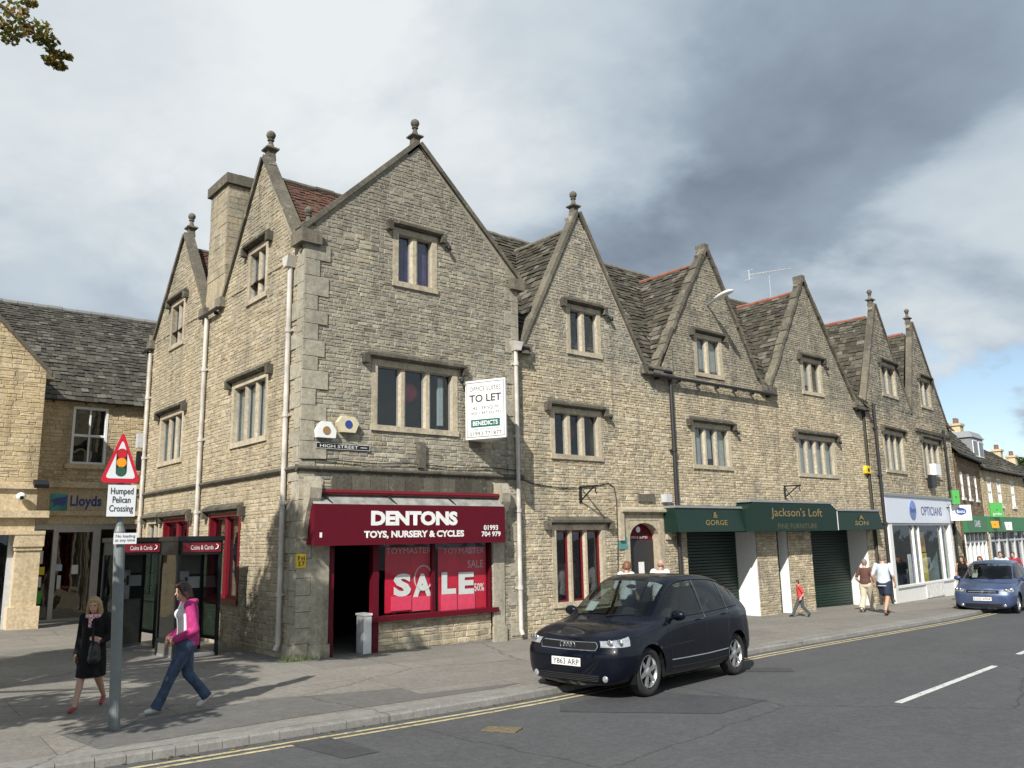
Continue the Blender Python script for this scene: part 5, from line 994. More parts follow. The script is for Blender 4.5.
# ================================================================== tree by the pavement (trunk and most of the crown out of frame on the left)
def leafmesh(name,parent,centres,n,size,mat,world=True):
    m=MB()
    for _ in range(n):
        c,r=random.choice(centres); 
        d=Vector((random.gauss(0,1),random.gauss(0,1),random.gauss(0,1))).normalized()*r*random.random()**.45; p=c+Vector((d.x,d.y,d.z*.8))
        a=Vector((random.gauss(0,1),random.gauss(0,1),random.gauss(0,.7))).normalized(); b=a.cross(Vector((random.gauss(0,1),random.gauss(0,1),random.gauss(0,1)))).normalized(); s_=size*random.uniform(.6,1.3)
        m.add([p-a*s_,p-a*.3*s_+b*s_*.5,p+a*.5*s_+b*.42*s_,p+a*s_,p+a*.5*s_-b*.42*s_,p-a*.3*s_-b*.5*s_],[(0,1,2,3,4,5)])
    return m.build(name,mat,parent,tint=True,fixn=False)
def leafmat(name,cols):
    m,nt,b=nodes(name); at=N(nt,'ShaderNodeAttribute',attribute_name='tint'); k=len(cols); r=ramp(nt,at.outputs['Fac'],[(i/(k-1),c) for i,c in enumerate(cols)])
    L(nt,r.outputs[0],b.inputs['Base Color']); b.inputs['Roughness'].default_value=.6
    t=N(nt,'ShaderNodeBsdfTranslucent'); L(nt,r.outputs[0],t.inputs[0]); x=N(nt,'ShaderNodeMixShader'); x.inputs[0].default_value=.5; out=nt.nodes['Material Output']; L(nt,b.outputs[0],x.inputs[1]); L(nt,t.outputs[0],x.inputs[2]); L(nt,x.outputs[0],out.inputs[0]); return m
M_leaf=leafmat('autumn_leaf',[(.06,.11,.015),(.12,.18,.03),(.26,.22,.05),(.36,.22,.06),(.07,.11,.02),(.2,.2,.04),(.38,.2,.06),(.04,.06,.015)])
M_bark=plain('bark',(.10,.08,.06),.9,bumpy=.6,var=.3)
TR=empty('lime_tree',(-10.9,-3.6,gz(-10)),label='broadleaf tree with brown tinged leaves whose branch tip hangs in the top left corner',cat='tree')
T0=Vector((-10.9,-3.6,gz(-10))); m=MB(); m.tube([T0,T0+Vector((.1,0,1.5)),T0+Vector((0,.1,3.5)),T0+Vector((.2,0,6)),T0+Vector((0,0,9))],[.3,.24,.2,.14,.05],12)
cents=[]
for i in range(46):
    a=random.uniform(-1.5,2.6) if i%4 else random.random()*6.28; r=random.uniform(1.2,4.3); zz=random.uniform(3.6,9.6); c=T0+Vector((r*math.cos(a),r*math.sin(a),zz)); cents.append((c,random.uniform(.55,1.0))); m.tube([T0+Vector((0,0,zz-1.6)),T0.lerp(c,.5)+Vector((0,0,zz*.5-.7)),c],[.07,.045,.015],6)
def ptd(x,y,dist): r=ray(x,y).normalized(); return CAMP+r*dist
bp=[ptd(-160,-60,11.5),ptd(-60,-25,11.4),ptd(0,5,11.3),ptd(30,30,11.3),ptd(52,50,11.3),ptd(66,68,11.3)]
m.tube([T0+Vector((0,0,5.8)),T0.lerp(bp[0],.5)+Vector((0,0,3.5)),*bp],[.09,.06,.04,.03,.02,.014,.01,.005],6)
m.build('trunk',M_bark,TR)
leafmesh('crown',TR,cents,34000,.085,M_leaf)
bc=[(ptd(x,y,11.3+random.uniform(-.2,.2)),r) for x,y,r in ((-5,8,.22),(10,14,.17),(4,28,.13),(22,10,.12),(26,24,.13),(16,32,.13),(32,34,.13),(42,28,.10),(44,42,.11),(52,40,.08),(54,52,.10),(60,56,.08),(62,66,.06),(55,65,.05),(-30,-5,.3),(-60,-20,.4),(48,60,.06),(10,40,.08),(30,2,.08),(68,57,.05))]
leafmesh('branch_leaves',TR,bc,1100,.032,M_leaf)
# ---- distant trees at the end of the street
M_dleaf=leafmat('green_leaf',[(.02,.05,.012),(.04,.075,.018),(.06,.09,.025),(.03,.06,.015)])
for i,(x,y,dist,w_,lab) in enumerate(((1013,463,105,4.5,'dark green tree rising over the far roofs, nearest the houses'),(1021,461,118,5.,'dark green tree rising over the far roofs at the right edge'),(1035,458,112,5.,'dark green tree beyond the far roofs, cut by the right edge'))):
    top=ptd(x,y,dist); h=top.z+1; o=empty('distant_tree',(top.x,top.y,-.9),label=lab,cat='tree',group='trees beyond the end of the street'); m=MB(); m.tube([(top.x,top.y,-.9),(top.x,top.y,h*.7)],[.35,.15],8); m.build('trunk',M_bark,o)
    cc_=[(Vector((top.x+random.gauss(0,w_*.4),top.y+random.gauss(0,w_*.4),h*random.uniform(.4,.9))),random.uniform(1.2,2.2)) for _ in range(16)]; cc_.append((Vector((top.x,top.y,h-1.8)),1.6)); leafmesh('crown',o,cc_,3500,.28,M_dleaf)
# ================================================================== sun, sky
SA=Vector((1.6,1,-1.45)).normalized(); sun=bpy.data.lights.new('sun','SUN'); sun.energy=4.6; sun.angle=R(.5); sun.color=(1,.955,.88); so=bpy.data.objects.new('sun',sun); link(so); so.rotation_euler=SA.to_track_quat('-Z','Y').to_euler()
w=bpy.data.worlds.new('World'); S.world=w; w.use_nodes=True; nt=w.node_tree; bg=nt.nodes['Background']; bg.inputs[1].default_value=.1
sky=N(nt,'ShaderNodeTexSky',sky_type='NISHITA',sun_disc=False); sky.sun_elevation=R(37.5); tosun=-SA; sky.sun_rotation=math.atan2(tosun.x,tosun.y); sky.air_density=1.;sky.dust_density=.6
tc=N(nt,'ShaderNodeTexCoord'); nrm=N(nt,'ShaderNodeVectorMath',operation='NORMALIZE'); L(nt,tc.outputs['Generated'],nrm.inputs[0]); Dv=nrm.outputs[0]
# stretch clouds flat towards the horizon
sp=N(nt,'ShaderNodeSeparateXYZ'); L(nt,Dv,sp.inputs[0]); za=N(nt,'ShaderNodeMath',operation='ADD',n1=.35); L(nt,sp.outputs[2],za.inputs[0]); zd=N(nt,'ShaderNodeMath',operation='DIVIDE',n0=1.); L(nt,za.outputs[0],zd.inputs[1]); pv=N(nt,'ShaderNodeVectorMath',operation='SCALE'); L(nt,Dv,pv.inputs[0]); L(nt,zd.outputs[0],pv.inputs[3])
n1=noise(nt,1.35,9,.55,pv.outputs[0]); n1.inputs['Distortion'].default_value=.35; n2=noise(nt,4.0,9,.55,pv.outputs[0]); n2.inputs['Distortion'].default_value=.2
nw=noise(nt,3.0,5,.55,pv.outputs[0]); sb=N(nt,'ShaderNodeVectorMath',operation='SUBTRACT'); L(nt,nw.outputs['Color'],sb.inputs[0]); sb.inputs[1].default_value=(.5,.5,.5); sc_=N(nt,'ShaderNodeVectorMath',operation='SCALE'); sc_.inputs[3].default_value=.34; L(nt,sb.outputs[0],sc_.inputs[0]); wd=N(nt,'ShaderNodeVectorMath',operation='ADD'); L(nt,Dv,wd.inputs[0]); L(nt,sc_.outputs[0],wd.inputs[1]); WD=wd.outputs[0]
def blob(x,y,rad,amp,src=None):
    d=ray(x,y).normalized(); n=N(nt,'ShaderNodeVectorMath',operation='DISTANCE'); L(nt,src or WD,n.inputs[0]); n.inputs[1].default_value=d
    q=N(nt,'ShaderNodeMapRange',interpolation_type='SMOOTHSTEP',n1=0.,n2=rad/828.,n3=amp,n4=0.); L(nt,n.outputs['Value'],q.inputs[0]); return q.outputs[0]
def add(a,b,op='ADD',clamp=False):
    n=N(nt,'ShaderNodeMath',operation=op,use_clamp=clamp)
    for i,v in enumerate((a,b)):
        if hasattr(v,'links'): L(nt,v,n.inputs[i])
        else: n.inputs[i].default_value=v
    return n.outputs[0]
val=add(add(n1.outputs[0],-.5),.6,'MULTIPLY'); val=add(val,add(add(n2.outputs[0],-.5),.26,'MULTIPLY')); ed=N(nt,'ShaderNodeMapRange',interpolation_type='SMOOTHSTEP',n1=.46,n2=.60,n3=-.09,n4=.08); L(nt,n1.outputs[0],ed.inputs[0]); val=add(val,ed.outputs[0]); val=add(val,.625)
for b_ in BLOBS: val=add(val,blob(*b_))
cl=ramp(nt,val,[(0,(.085,.108,.145)),(.2,(.135,.168,.215)),(.42,(.25,.305,.365)),(.62,(.38,.44,.495)),(.82,(.49,.535,.565)),(1,(.61,.635,.65))])
cs=N(nt,'ShaderNodeVectorMath',operation='SCALE'); cs.inputs[3].default_value=10*SKYK; L(nt,cl.outputs[0],cs.inputs[0])
mask=add(n1.outputs[0],0)
bl=add(blob(985,425,150,1.0),0) ; bl=add(bl,blob(600,-3600,1200,.6)); bl=add(bl,add(add(n2.outputs[0],-.5),.7,'MULTIPLY'),'ADD',True)
bs=N(nt,'ShaderNodeMapRange',interpolation_type='SMOOTHSTEP',n1=.35,n2=.75,n3=0.,n4=.95); L(nt,bl,bs.inputs[0])
skc=N(nt,'ShaderNodeVectorMath',operation='SCALE'); skc.inputs[3].default_value=1.; L(nt,sky.outputs[0],skc.inputs[0])
fin=mixc(nt,bs.outputs[0],cs.outputs[0],skc.outputs[0]); L(nt,fin,bg.inputs[0])
S.view_settings.view_transform='Standard'; S.view_settings.look='None'; S.view_settings.gamma=1; S.view_settings.exposure=EXPO
S.cycles.max_bounces=6; S.cycles.diffuse_bounces=3; S.cycles.glossy_bounces=3; S.cycles.transparent_max_bounces=10; S.cycles.use_denoising=True
# ================================================================== cars
def carnet(dw=0,dz=0,hood=0,roofz=0):
    n=[[(.14,0,.15),(.10,0,.165),(.03,0,.24),(.0,0,.50),(.03,0,.64),(.06,0,.735),(.07,0,.765),(.08,0,.775),(.10,0,.785)],
    [(.16,0,.15),(.18,.42,.16),(.10,.60,.24),(.075,.63,.50),(.11,.63,.65),(.15,.585,.745),(.155,.45,.785),(.13,.25,.795),(.14,0,.80)],
    [(.45,0,.18),(.45,.6,.19),(.36,.77,.28),(.33,.81,.5),(.36,.785,.67),(.40,.73,.80),(.42,.58,.88),(.42,.32,.90),(.42,0,.905)],
    [(.75,0,.17),(.75,.62,.18),(.75,.80,.27),(.75,.835,.52),(.76,.815,.76),(.78,.755,.875),(.76,.59,.92),(.74,.3,.935),(.72,0,.94)],
    [(1.1,0,.17),(1.1,.62,.18),(1.1,.79,.25),(1.1,.835,.52),(1.1,.825,.83),(1.10,.78,.935),(.99,.67,.965),(.87,.4,.97),(.82,0,.975)],
    [(1.6,0,.17),(1.6,.62,.18),(1.6,.79,.24),(1.6,.835,.53),(1.6,.828,.87),(1.6,.79,.965),(1.62,.585,1.40),(1.56,.34,1.475),(1.53,0,1.49)],
    [(2.2,0,.17),(2.2,.62,.18),(2.2,.79,.24),(2.2,.835,.53),(2.2,.83,.89),(2.2,.79,.98),(2.2,.58,1.475),(2.2,.34,1.54),(2.2,0,1.555)],
    [(2.85,0,.17),(2.85,.62,.18),(2.85,.79,.25),(2.85,.835,.53),(2.85,.82,.92),(2.85,.775,1.01),(2.85,.56,1.445),(2.85,.32,1.505),(2.85,0,1.52)],
    [(3.35,0,.2),(3.35,.6,.21),(3.36,.77,.29),(3.36,.82,.54),(3.34,.80,.92),(3.32,.74,1.03),(3.34,.53,1.33),(3.4,.3,1.39),(3.42,0,1.41)],
    [(3.62,0,.2),(3.62,.45,.22),(3.71,.64,.32),(3.745,.665,.55),(3.71,.65,.9),(3.66,.61,1.05),(3.55,.46,1.25),(3.565,.25,1.30),(3.57,0,1.315)],
    [(3.72,0,.2),(3.75,0,.22),(3.81,0,.32),(3.83,0,.55),(3.79,0,.9),(3.73,0,1.06),(3.64,0,1.23),(3.62,0,1.285),(3.6,0,1.30)]]
    return n
def cr(p,t):
    a,b,c,d=p; return .5*((2*b)+(c-a)*t+(2*a-5*b+4*c-d)*t*t+(3*b-a-3*c+d)*t*t*t)
class Body:
    def __init__(s,net,sc): s.n=[[Vector((1.9-q[0],q[1],q[2]*(1 if q[2]<.5 else .955+.045*max(0,(.7-q[2])/.2))))*sc for q in r] for r in net]; s.U=len(net)-1; s.V=len(net[0])-1
    def p(s,u,v,side=1):
        u=max(0,min(s.U,u));v=max(0,min(s.V,v)); i=min(int(u),s.U-1); j=min(int(v),s.V-1); fu=u-i;fv=v-j
        rows=[]
        for a in (i-1,i,i+1,i+2):
            aa=max(0,min(s.U,a)); r=s.n[aa]; c=[r[max(0,min(s.V,b))] for b in (j-1,j,j+1,j+2)]
            if a<0: c=[Vector((q.x,-q.y,q.z)) for q in [s.n[1][max(0,min(s.V,b))] for b in (j-1,j,j+1,j+2)]]
            if a>s.U: c=[Vector((q.x,-q.y,q.z)) for q in [s.n[s.U-1][max(0,min(s.V,b))] for b in (j-1,j,j+1,j+2)]]
            if j+2>s.V: c[3]=Vector((c[1].x,-c[1].y,c[1].z))
            rows.append(cr(c,fv))
        q=cr(rows,fu); q.y=max(0,q.y)*side if True else q.y; return q
    def nrm(s,u,v,side=1):
        e=.03; a=s.p(min(s.U,u+e),v,side)-s.p(max(0,u-e),v,side); b=s.p(u,min(s.V,v+e),side)-s.p(u,max(0,v-e),side); n=a.cross(b)
        if n.length<1e-9: n=Vector((1,0,0))
        n.normalize(); c=s.p(u,v,side)-Vector((0,0,.6)); c.x*=.3
        return n if n.dot(c)>0 else -n
    def patch(s,mb,u0,u1,v0,v1,off=.005,side=1,k=8):
        g=[[s.p(u0+(u1-u0)*i/k,v0+(v1-v0)*j/k,side)+s.nrm(u0+(u1-u0)*i/k,v0+(v1-v0)*j/k,side)*off for j in range(k+1)] for i in range(k+1)]
        vs=[q for r in g for q in r]; n=k+1
        mb.add(vs,[(i*n+j,i*n+j+1,(i+1)*n+j+1,(i+1)*n+j) for i in range(k) for j in range(k)]); return mb
    def line(s,mb,pts,r=.006,off=.001,side=1,k=6):
        o=[]
        for (a,b) in zip(pts[:-1],pts[1:]):
            for i in range(k): t=i/k; u=a[0]+(b[0]-a[0])*t; v=a[1]+(b[1]-a[1])*t; o.append(s.p(u,v,side)+s.nrm(u,v,side)*off)
        o.append(s.p(*pts[-1],side)+s.nrm(*pts[-1],side)*off); mb.tube(o,r,6); return mb
def paint(name,c,metal=.4):
    m,nt,b=nodes(name); p=geo(nt); n=noise(nt,3,4,.6,p); mx=N(nt,'ShaderNodeVectorMath',operation='SCALE'); mx.inputs[0].default_value=c; L(nt,mapr(nt,n.outputs[0],.3,.7,.9,1.15),mx.inputs[3]); L(nt,mx.outputs[0],b.inputs['Base Color']); b.inputs['Metallic'].default_value=metal; b.inputs['Roughness'].default_value=.35; b.inputs['Coat Weight'].default_value=.55; b.inputs['Coat Roughness'].default_value=.015; b.inputs['Specular IOR Level'].default_value=.15
    L(nt,mapr(nt,noise(nt,6,6,.7,p).outputs[0],.4,.75,.28,.5),b.inputs['Roughness']); return m
M_tyre=plain('tyre_rubber',(.018,.018,.018),.85); M_alloy=plain('alloy',(.55,.56,.57),.3,metal=.8); M_chrome=plain('chrome',(.7,.7,.7),.15,metal=1.); M_plast=plain('black_plastic',(.008,.008,.009),.75,spec=.2)
M_lens=plain('lamp_lens',(.5,.52,.53),.12,metal=.6,var=.3,coat=1,scale=30); M_tail=plain('tail_lamp',(.3,.01,.01),.2); M_seat=plain('seat_cloth',(.03,.03,.033),.8); M_plate=plain('plate_white',(.72,.72,.68),.4)
def car(name,loc,rz,pm,sc,plate,rings,label,nspoke=6):
    o=empty(name,loc,rz,label=label,cat='car'); B=Body(carnet(),sc); bl=lambda nm,m,mt,par=None,sm=False,**k: m.build(nm,mt,par or o,smooth=sm,world=False,**k)
    fx=(1.9-.72)*sc; rx=(1.9-3.125)*sc; Rw=.30*sc; Ra=.345*sc; K=12
    # one surface, glazed areas left open
    def glazed(u,v):
        if 4.12<u<4.93 and 6.14<v: return 'w'
        if 8.12<u<8.9 and 6.25<v: return 'r'
        if 5.1<v<5.93 and (4.25<u<5.92 or 6.06<u<7.12 or 7.22<u<7.95): return 's'
        return None
    us=sorted(set([i/K for i in range(B.U*K+1)]+[4.12,4.93,8.12,8.9,4.25,5.92,6.06,7.12,7.22,7.95])); vs_=sorted(set([j/K for j in range(B.V*K+1)]+[5.1,5.93,6.14,6.25]))
    body=MB(); gl={}
    for side in (1,-1):
        idx={}; V=[]
        for i,u in enumerate(us):
            for j,v in enumerate(vs_): 
                q=B.p(u,v,side)
                if abs(q.y)>.45*sc and q.z<.9:
                    for ax in (fx,rx):
                        d=math.hypot(q.x-ax,q.z-Rw)
                        if abs(d-Ra)<.022: q=Vector((ax+(q.x-ax)*Ra/d,q.y,Rw+(q.z-Rw)*Ra/d))
                V.append(q)
        n=len(vs_); F=[]
        for i in range(len(us)-1):
            for j in range(n-1):
                um,vm=(us[i]+us[i+1])/2,(vs_[j]+vs_[j+1])/2; f=(i*n+j,i*n+j+1,(i+1)*n+j+1,(i+1)*n+j); c=sum((V[k] for k in f),Vector())/4
                if abs(c.y)>.45*sc and any(math.hypot(c.x-ax,c.z-Rw)<Ra-.004 for ax in (fx,rx)): continue
                g=glazed(um,vm)
                (gl.setdefault((g,side) if g=='s' else (g,0),[]) if g else F).append((f,side) if g else f)
        body.add(V,F); gl[('V',side)]=V
    me=bl('body',body,pm,sm=True); bm=bmesh.new(); bm.from_mesh(me.data); bmesh.ops.remove_doubles(bm,verts=bm.verts,dist=.0008); bmesh.ops.delete(bm,geom=[v for v in bm.verts if not v.link_faces],context='VERTS'); bmesh.ops.recalc_face_normals(bm,faces=bm.faces); bm.to_mesh(me.data); bm.free()
    for key,fs in list(gl.items()):
        if key[0]=='V': continue
        m=MB()
        for sd in (1,-1):
            q=[f for f,s_ in fs if s_==sd]
            if q: V=gl[('V',sd)]; used=sorted({k for f in q for k in f}); mp={k:i for i,k in enumerate(used)}; m.add([V[k]-Vector((0,sd*.004,0)) for k in used],[tuple(mp[k] for k in f) for f in q])
        bl({'w':'windscreen','r':'rear_window','s':'side_windows'}[key[0]],m,M_cglass,sm=True)
    # wells, wheels
    for ax in (fx,rx):
        for s_ in (1,-1):
            m=MB(); pts=[(ax+Ra*1.01*math.cos(t*PI/10-.35),Rw+Ra*1.01*math.sin(t*PI/10-.35)) for t in range(13)]
            m.add([(x,s_*.80*sc,z) for x,z in pts]+[(x,s_*.45*sc,z) for x,z in pts],[(i,i+1,14+i,13+i) for i in range(12)]); m.add([(x,s_*.46*sc,z) for x,z in pts],[tuple(range(13))]); bl('wheel_arch',m,M_plast)
    for ax in (fx,rx):
        for s_ in (1,-1):
            M=Matrix.Rotation(-s_*PI/2,3,'X'); c=(ax,s_*.705*sc,Rw); m=MB()
            m.lathe(c,[(.19*sc,-.08),(.27*sc,-.095),(.295*sc,-.07),(.30*sc,-.03),(.30*sc,.05),(.292*sc,.08),(.265*sc,.095),(.21*sc,.085),(.205*sc,.06),(.19*sc,-.06)],36,None,M,False)
            ty=bl('wheel',m,M_tyre,sm=True); m=MB()
            m.lathe(c,[(.205*sc,.088),(.212*sc,.078),(.2*sc,.05),(.19*sc,-.05),(.17*sc,-.05),(.18*sc,.05),(.19*sc,.082)],36,None,M,False)
            m.lathe(c,[(.055*sc,.03),(.055*sc,.07),(.035*sc,.082),(.01,.085)],16,None,M)
            for k in range(nspoke):
                a=2*PI*k/nspoke+.3; ca,sa=math.cos(a),math.sin(a); q=[]
                for (r,w_,d_) in ((.04,.022,.068),(.2,.024 if rings else .02,.072)): 
                    for ww in (-w_,w_): q.append((r*sc*ca-ww*sc*sa,r*sc*sa+ww*sc*ca,d_))
                P_=[M@Vector((x,y,z))+Vector(c) for x,y,z in q]; P2=[M@Vector((x,y,z-.03))+Vector(c) for x,y,z in q]
                m.hexa([P2[0],P2[2],P2[3],P2[1],P_[0],P_[2],P_[3],P_[1]])
            bl('rim',m,M_alloy,ty); m=MB(); m.lathe(c,[(.2*sc,-.03),(.2*sc,-.02),(.01,-.02)],24,None,M,True); bl('brake_disc',m,M_plast,ty)
    # details
    for s_ in (1,-1):
        m=MB(); B.patch(m,.72,1.85,4.08,5.0,.006,s_); h=bl('headlight',m,M_lens,sm=True); m=MB(); 
        for uu in (.95,1.3): q=B.p(uu,4.55,s_)+B.nrm(uu,4.55,s_)*.004; m.ell(q,(.02,.05*sc,.05*sc))
        bl('bulb',m,M_chrome,h,sm=True)
        m=MB(); q=B.p(.86,2.12,s_)+B.nrm(.86,2.12,s_)*.002; m.ell(q,(.02,.042*sc,.042*sc)); bl('fog_lamp',m,M_lens,sm=True)
        m=MB(); B.patch(m,8.7,9.6,4.0,5.2,.006,s_); bl('tail_light',m,M_tail,sm=True)
        # mirror
        q=B.p(4.42,5.05,s_); m=MB(); m.ell(q+Vector((-.02,s_*.13,.06)),(.06*sc,.11*sc,.07*sc)); m.tube([q,q+Vector((-.01,s_*.07,.03))],[.03,.02],6); mi=bl('door_mirror',m,pm,sm=True); m=MB(); m.ell(q+Vector((-.055,s_*.13,.06)),(.03,.095*sc,.06*sc)); bl('mirror_glass',m,M_chrome,mi,sm=True)
        m=MB()
        B.line(m,[(4.12,4.95),(4.12,4.2),(4.2,3.2),(4.3,2.3)],.0045,.0005,s_); B.line(m,[(4.3,2.3),(5.9,2.25),(6.9,2.3)],.0045,.0005,s_); B.line(m,[(6.0,5.95),(5.98,5.05),(5.95,4),(5.95,2.25)],.0045,.0005,s_); B.line(m,[(7.17,5.9),(7.14,5.0),(7.1,4.2),(6.95,3.2),(6.9,2.3)],.0045,.0005,s_)
        B.line(m,[(1.15,5.15),(2,5.35),(3,5.4),(4,5.35)],.004,.0005,s_); bl('panel_gaps',m,M_black)
        m=MB(); B.line(m,[(4.15,5.04),(5,5.04),(6,5.04),(7,5.04),(7.95,5.04)],.007,.001,s_); B.line(m,[(4.2,5.97),(5,5.97),(6,5.97),(7,5.97),(7.95,5.97)],.007,.001,s_); bl('window_trim',m,M_plast)
        m=MB(); B.line(m,[(4.25,2.62),(5,2.6),(6,2.6),(6.9,2.65)],.009,.003,s_); bl('sill_strip',m,M_chrome)
        for uu in (5.65,6.85):
            m=MB(); m.tube([B.p(uu-.14,4.35,s_)+Vector((0,s_*.018,0)),B.p(uu+.14,4.35,s_)+Vector((0,s_*.018,0))],.014,8); bl('door_handle',m,pm,sm=True)
    m=MB(); B.patch(m,-0.0,.62,3.72,4.72,.005,1); B.patch(m,0,.62,3.72,4.72,.005,-1); g=bl('grille',m,M_plast,sm=False)
    m=MB()
    for s_ in (1,-1): B.line(m,[(0,3.7),(.62,3.7),(.66,4.2),(.62,4.75),(0,4.75)],.007,.006,s_)
    bl('grille_surround',m,M_chrome,g)
    m=MB(); fxx=B.p(0,4.45).x+.012
    if rings:
        for k in range(4):
            c=Vector((fxx,(-1.5+k)*.052*sc,B.p(0,4.25).z)); m.tube([c+Vector((0,.04*sc*math.cos(t*PI/8),.04*sc*math.sin(t*PI/8))) for t in range(17)],.009,6,cap=False)
        bl('ring_emblem',m,M_chrome,g)
    else:
        m.tube([(fxx,-.36*sc,B.p(0,4.25).z),(fxx+.01,0,B.p(0,4.25).z),(fxx,.36*sc,B.p(0,4.25).z)],.016,6); m.ell((fxx+.01,0,B.p(0,4.25).z),(.01,.06,.035)); bl('chrome_bar',m,M_chrome,g)
    m=MB()
    for s_ in (1,-1): B.patch(m,0,.72,1.85,2.3,.004,s_)
    ig=bl('lower_grille',m,M_plast); m=MB()
    for s_ in (1,-1):
        for vv in (1.95,2.05,2.15,2.24): B.line(m,[(0,vv),(.7,vv)],.004,.007,s_)
    bl('slats',m,plain('grille_slat',(.03,.03,.032),.4),ig)
    zc=B.p(0,3.12).z-.085; px=B.p(0,2.9).x+.014
    m=MB(); m.box((px-.01,-.26,zc-.056),(px,.26,zc+.056)); pl=bl('number_plate',m,M_plate); fr_=Fr((0,0,0),90) # right = +y, outward = +x
    t=text('lettering',plate,fr_,0,zc,px+.003,.47,.078,M_ink,None,.008); t.parent=pl
    # cabin
    m=MB(); m.box((-1.5*sc,-.7*sc,.22),(.95*sc,.7*sc,.3)); m.box((.55*sc,-.68*sc,.6),(.8*sc,.68*sc,.93)); bl('cabin_floor',m,M_plast)
    for (x,y) in ((.05,.34),(.05,-.34),(-.85,.34),(-.85,-.34)):
        m=MB(); m.ell((x*sc+.1,y*sc,.5),(.26,.24,.12)); m.ell((x*sc-.2,y*sc,.82),(.1,.23,.34)); m.ell((x*sc-.24,y*sc,1.2),(.06,.13,.1)); bl('seat',m,M_seat,sm=True)
    m=MB(); m.tube([Vector((.42*sc,-.34+.17*math.cos(t*PI/8),.86+.17*math.sin(t*PI/8))) for t in range(17)],.015,6,cap=False); bl('steering_wheel',m,M_plast)
    m=MB(); q=B.p(4.9,7.9); m.ell(q+Vector((-.06,0,-.08)),(.02,.1,.035)); bl('rear_view_mirror',m,M_plast,sm=True)
    m=MB()
    for y0,y1 in ((-.55,.05),(.0,.55)): m.tube([B.p(4.03,7.9 if abs(y0)<.1 else 6.7,-1 if y0<0 else 1)+Vector((0.0,0,.02)),B.p(4.12,7.95 if abs(y1)<.1 else 6.6,-1 if y1<0 else 1)+Vector((0.0,0,.03))],.008,6)
    bl('wiper',m,M_plast)
    m=MB(); q=B.p(4.25,7.3,-1)-Vector((.03,0,.03)); q2=B.p(4.45,7.3,-1)-Vector((.03,0,.03)); m.add([q,q+Vector((0,-.16,0)),q2+Vector((0,-.16,0)),q2],[(0,1,2,3)]); bl('paper',m,M_white)
    return o
zr_=lambda p:gz(p.x)-KH+.004
A=grd(649,697,-KH);Bq=grd(736,675,-KH); hd=(A-Bq); wb=Vector((hd.x,hd.y,0)).length; hd=Vector((hd.x,hd.y,0)).normalized(); sc=wb/2.405*CARS; lf=Vector((-hd.y,hd.x,0))
mid=(A+Bq)/2; ctr=mid-lf*(.76*sc); org=ctr+hd*((-(1.9-.72)-(1.9-3.125))*.5*sc)
slopey=math.atan(SL*hd.x)
c1=car('parked_car',(org.x,org.y,zr_(org)),math.atan2(hd.y,hd.x),paint('navy_black_paint',(.0016,.0028,.008),0),sc,'Y863 ARP',True,'shiny navy-black hatchback with silver six-spoke wheels parked by the kerb')
c1.rotation_euler=(0,math.atan(SL*hd.x)*1.0,math.atan2(hd.y,hd.x))
a=grd(955,612,-KH);b=grd(1017,615,-KH); fc=(a+b)/2; hd=Vector((-.985,-.17,0)).normalized(); org=fc-hd*(1.95)
car('parked_car',(org.x,org.y,zr_(org)),math.atan2(hd.y,hd.x),paint('steel_blue_paint',(.075,.105,.20),.5),1.1,'KX53 WNA',False,'metallic blue-grey hatchback parked facing the camera at the right edge',5)
# ================================================================== people
def remeshed(name,mb,voxel,mat,parent,smooth=3,fac=.5):
    me=bpy.data.meshes.new('t'); me.from_pydata(mb.v,[],mb.f); bm=bmesh.new(); bm.from_mesh(me); bmesh.ops.recalc_face_normals(bm,faces=bm.faces); bm.to_mesh(me); bm.free()
    o=bpy.data.objects.new('t',me); link(o); r=o.modifiers.new('r','REMESH'); r.mode='VOXEL'; r.voxel_size=voxel; s_=o.modifiers.new('s','SMOOTH'); s_.iterations=smooth; s_.factor=fac
    bpy.context.view_layer.update(); nm=bpy.data.meshes.new_from_object(o.evaluated_get(bpy.context.evaluated_depsgraph_get())); bpy.data.objects.remove(o)
    nm.polygons.foreach_set('use_smooth',[True]*len(nm.polygons)); nm.materials.clear(); nm.materials.append(mat); ob=bpy.data.objects.new(name,nm); link(ob); ob.parent=parent; return ob
M_skin=plain('skin',(.50,.30,.21),.5,var=.06); M_eye=plain('eye',(.03,.02,.02),.3); M_lip=plain('lips',(.42,.14,.12),.5)
def V3(*a): return Vector(a)
def ringloft(mb,rows,seg=16):
    rg=[]
    for (c,a,b,tw) in rows:
        c=Vector(c); rg.append([c+Vector((a*math.cos(2*PI*k/seg)*math.cos(tw)-b*math.sin(2*PI*k/seg)*math.sin(tw),a*math.cos(2*PI*k/seg)*math.sin(tw)+b*math.sin(2*PI*k/seg)*math.cos(tw),0)) for k in range(seg)])
    mb.loft(rg)
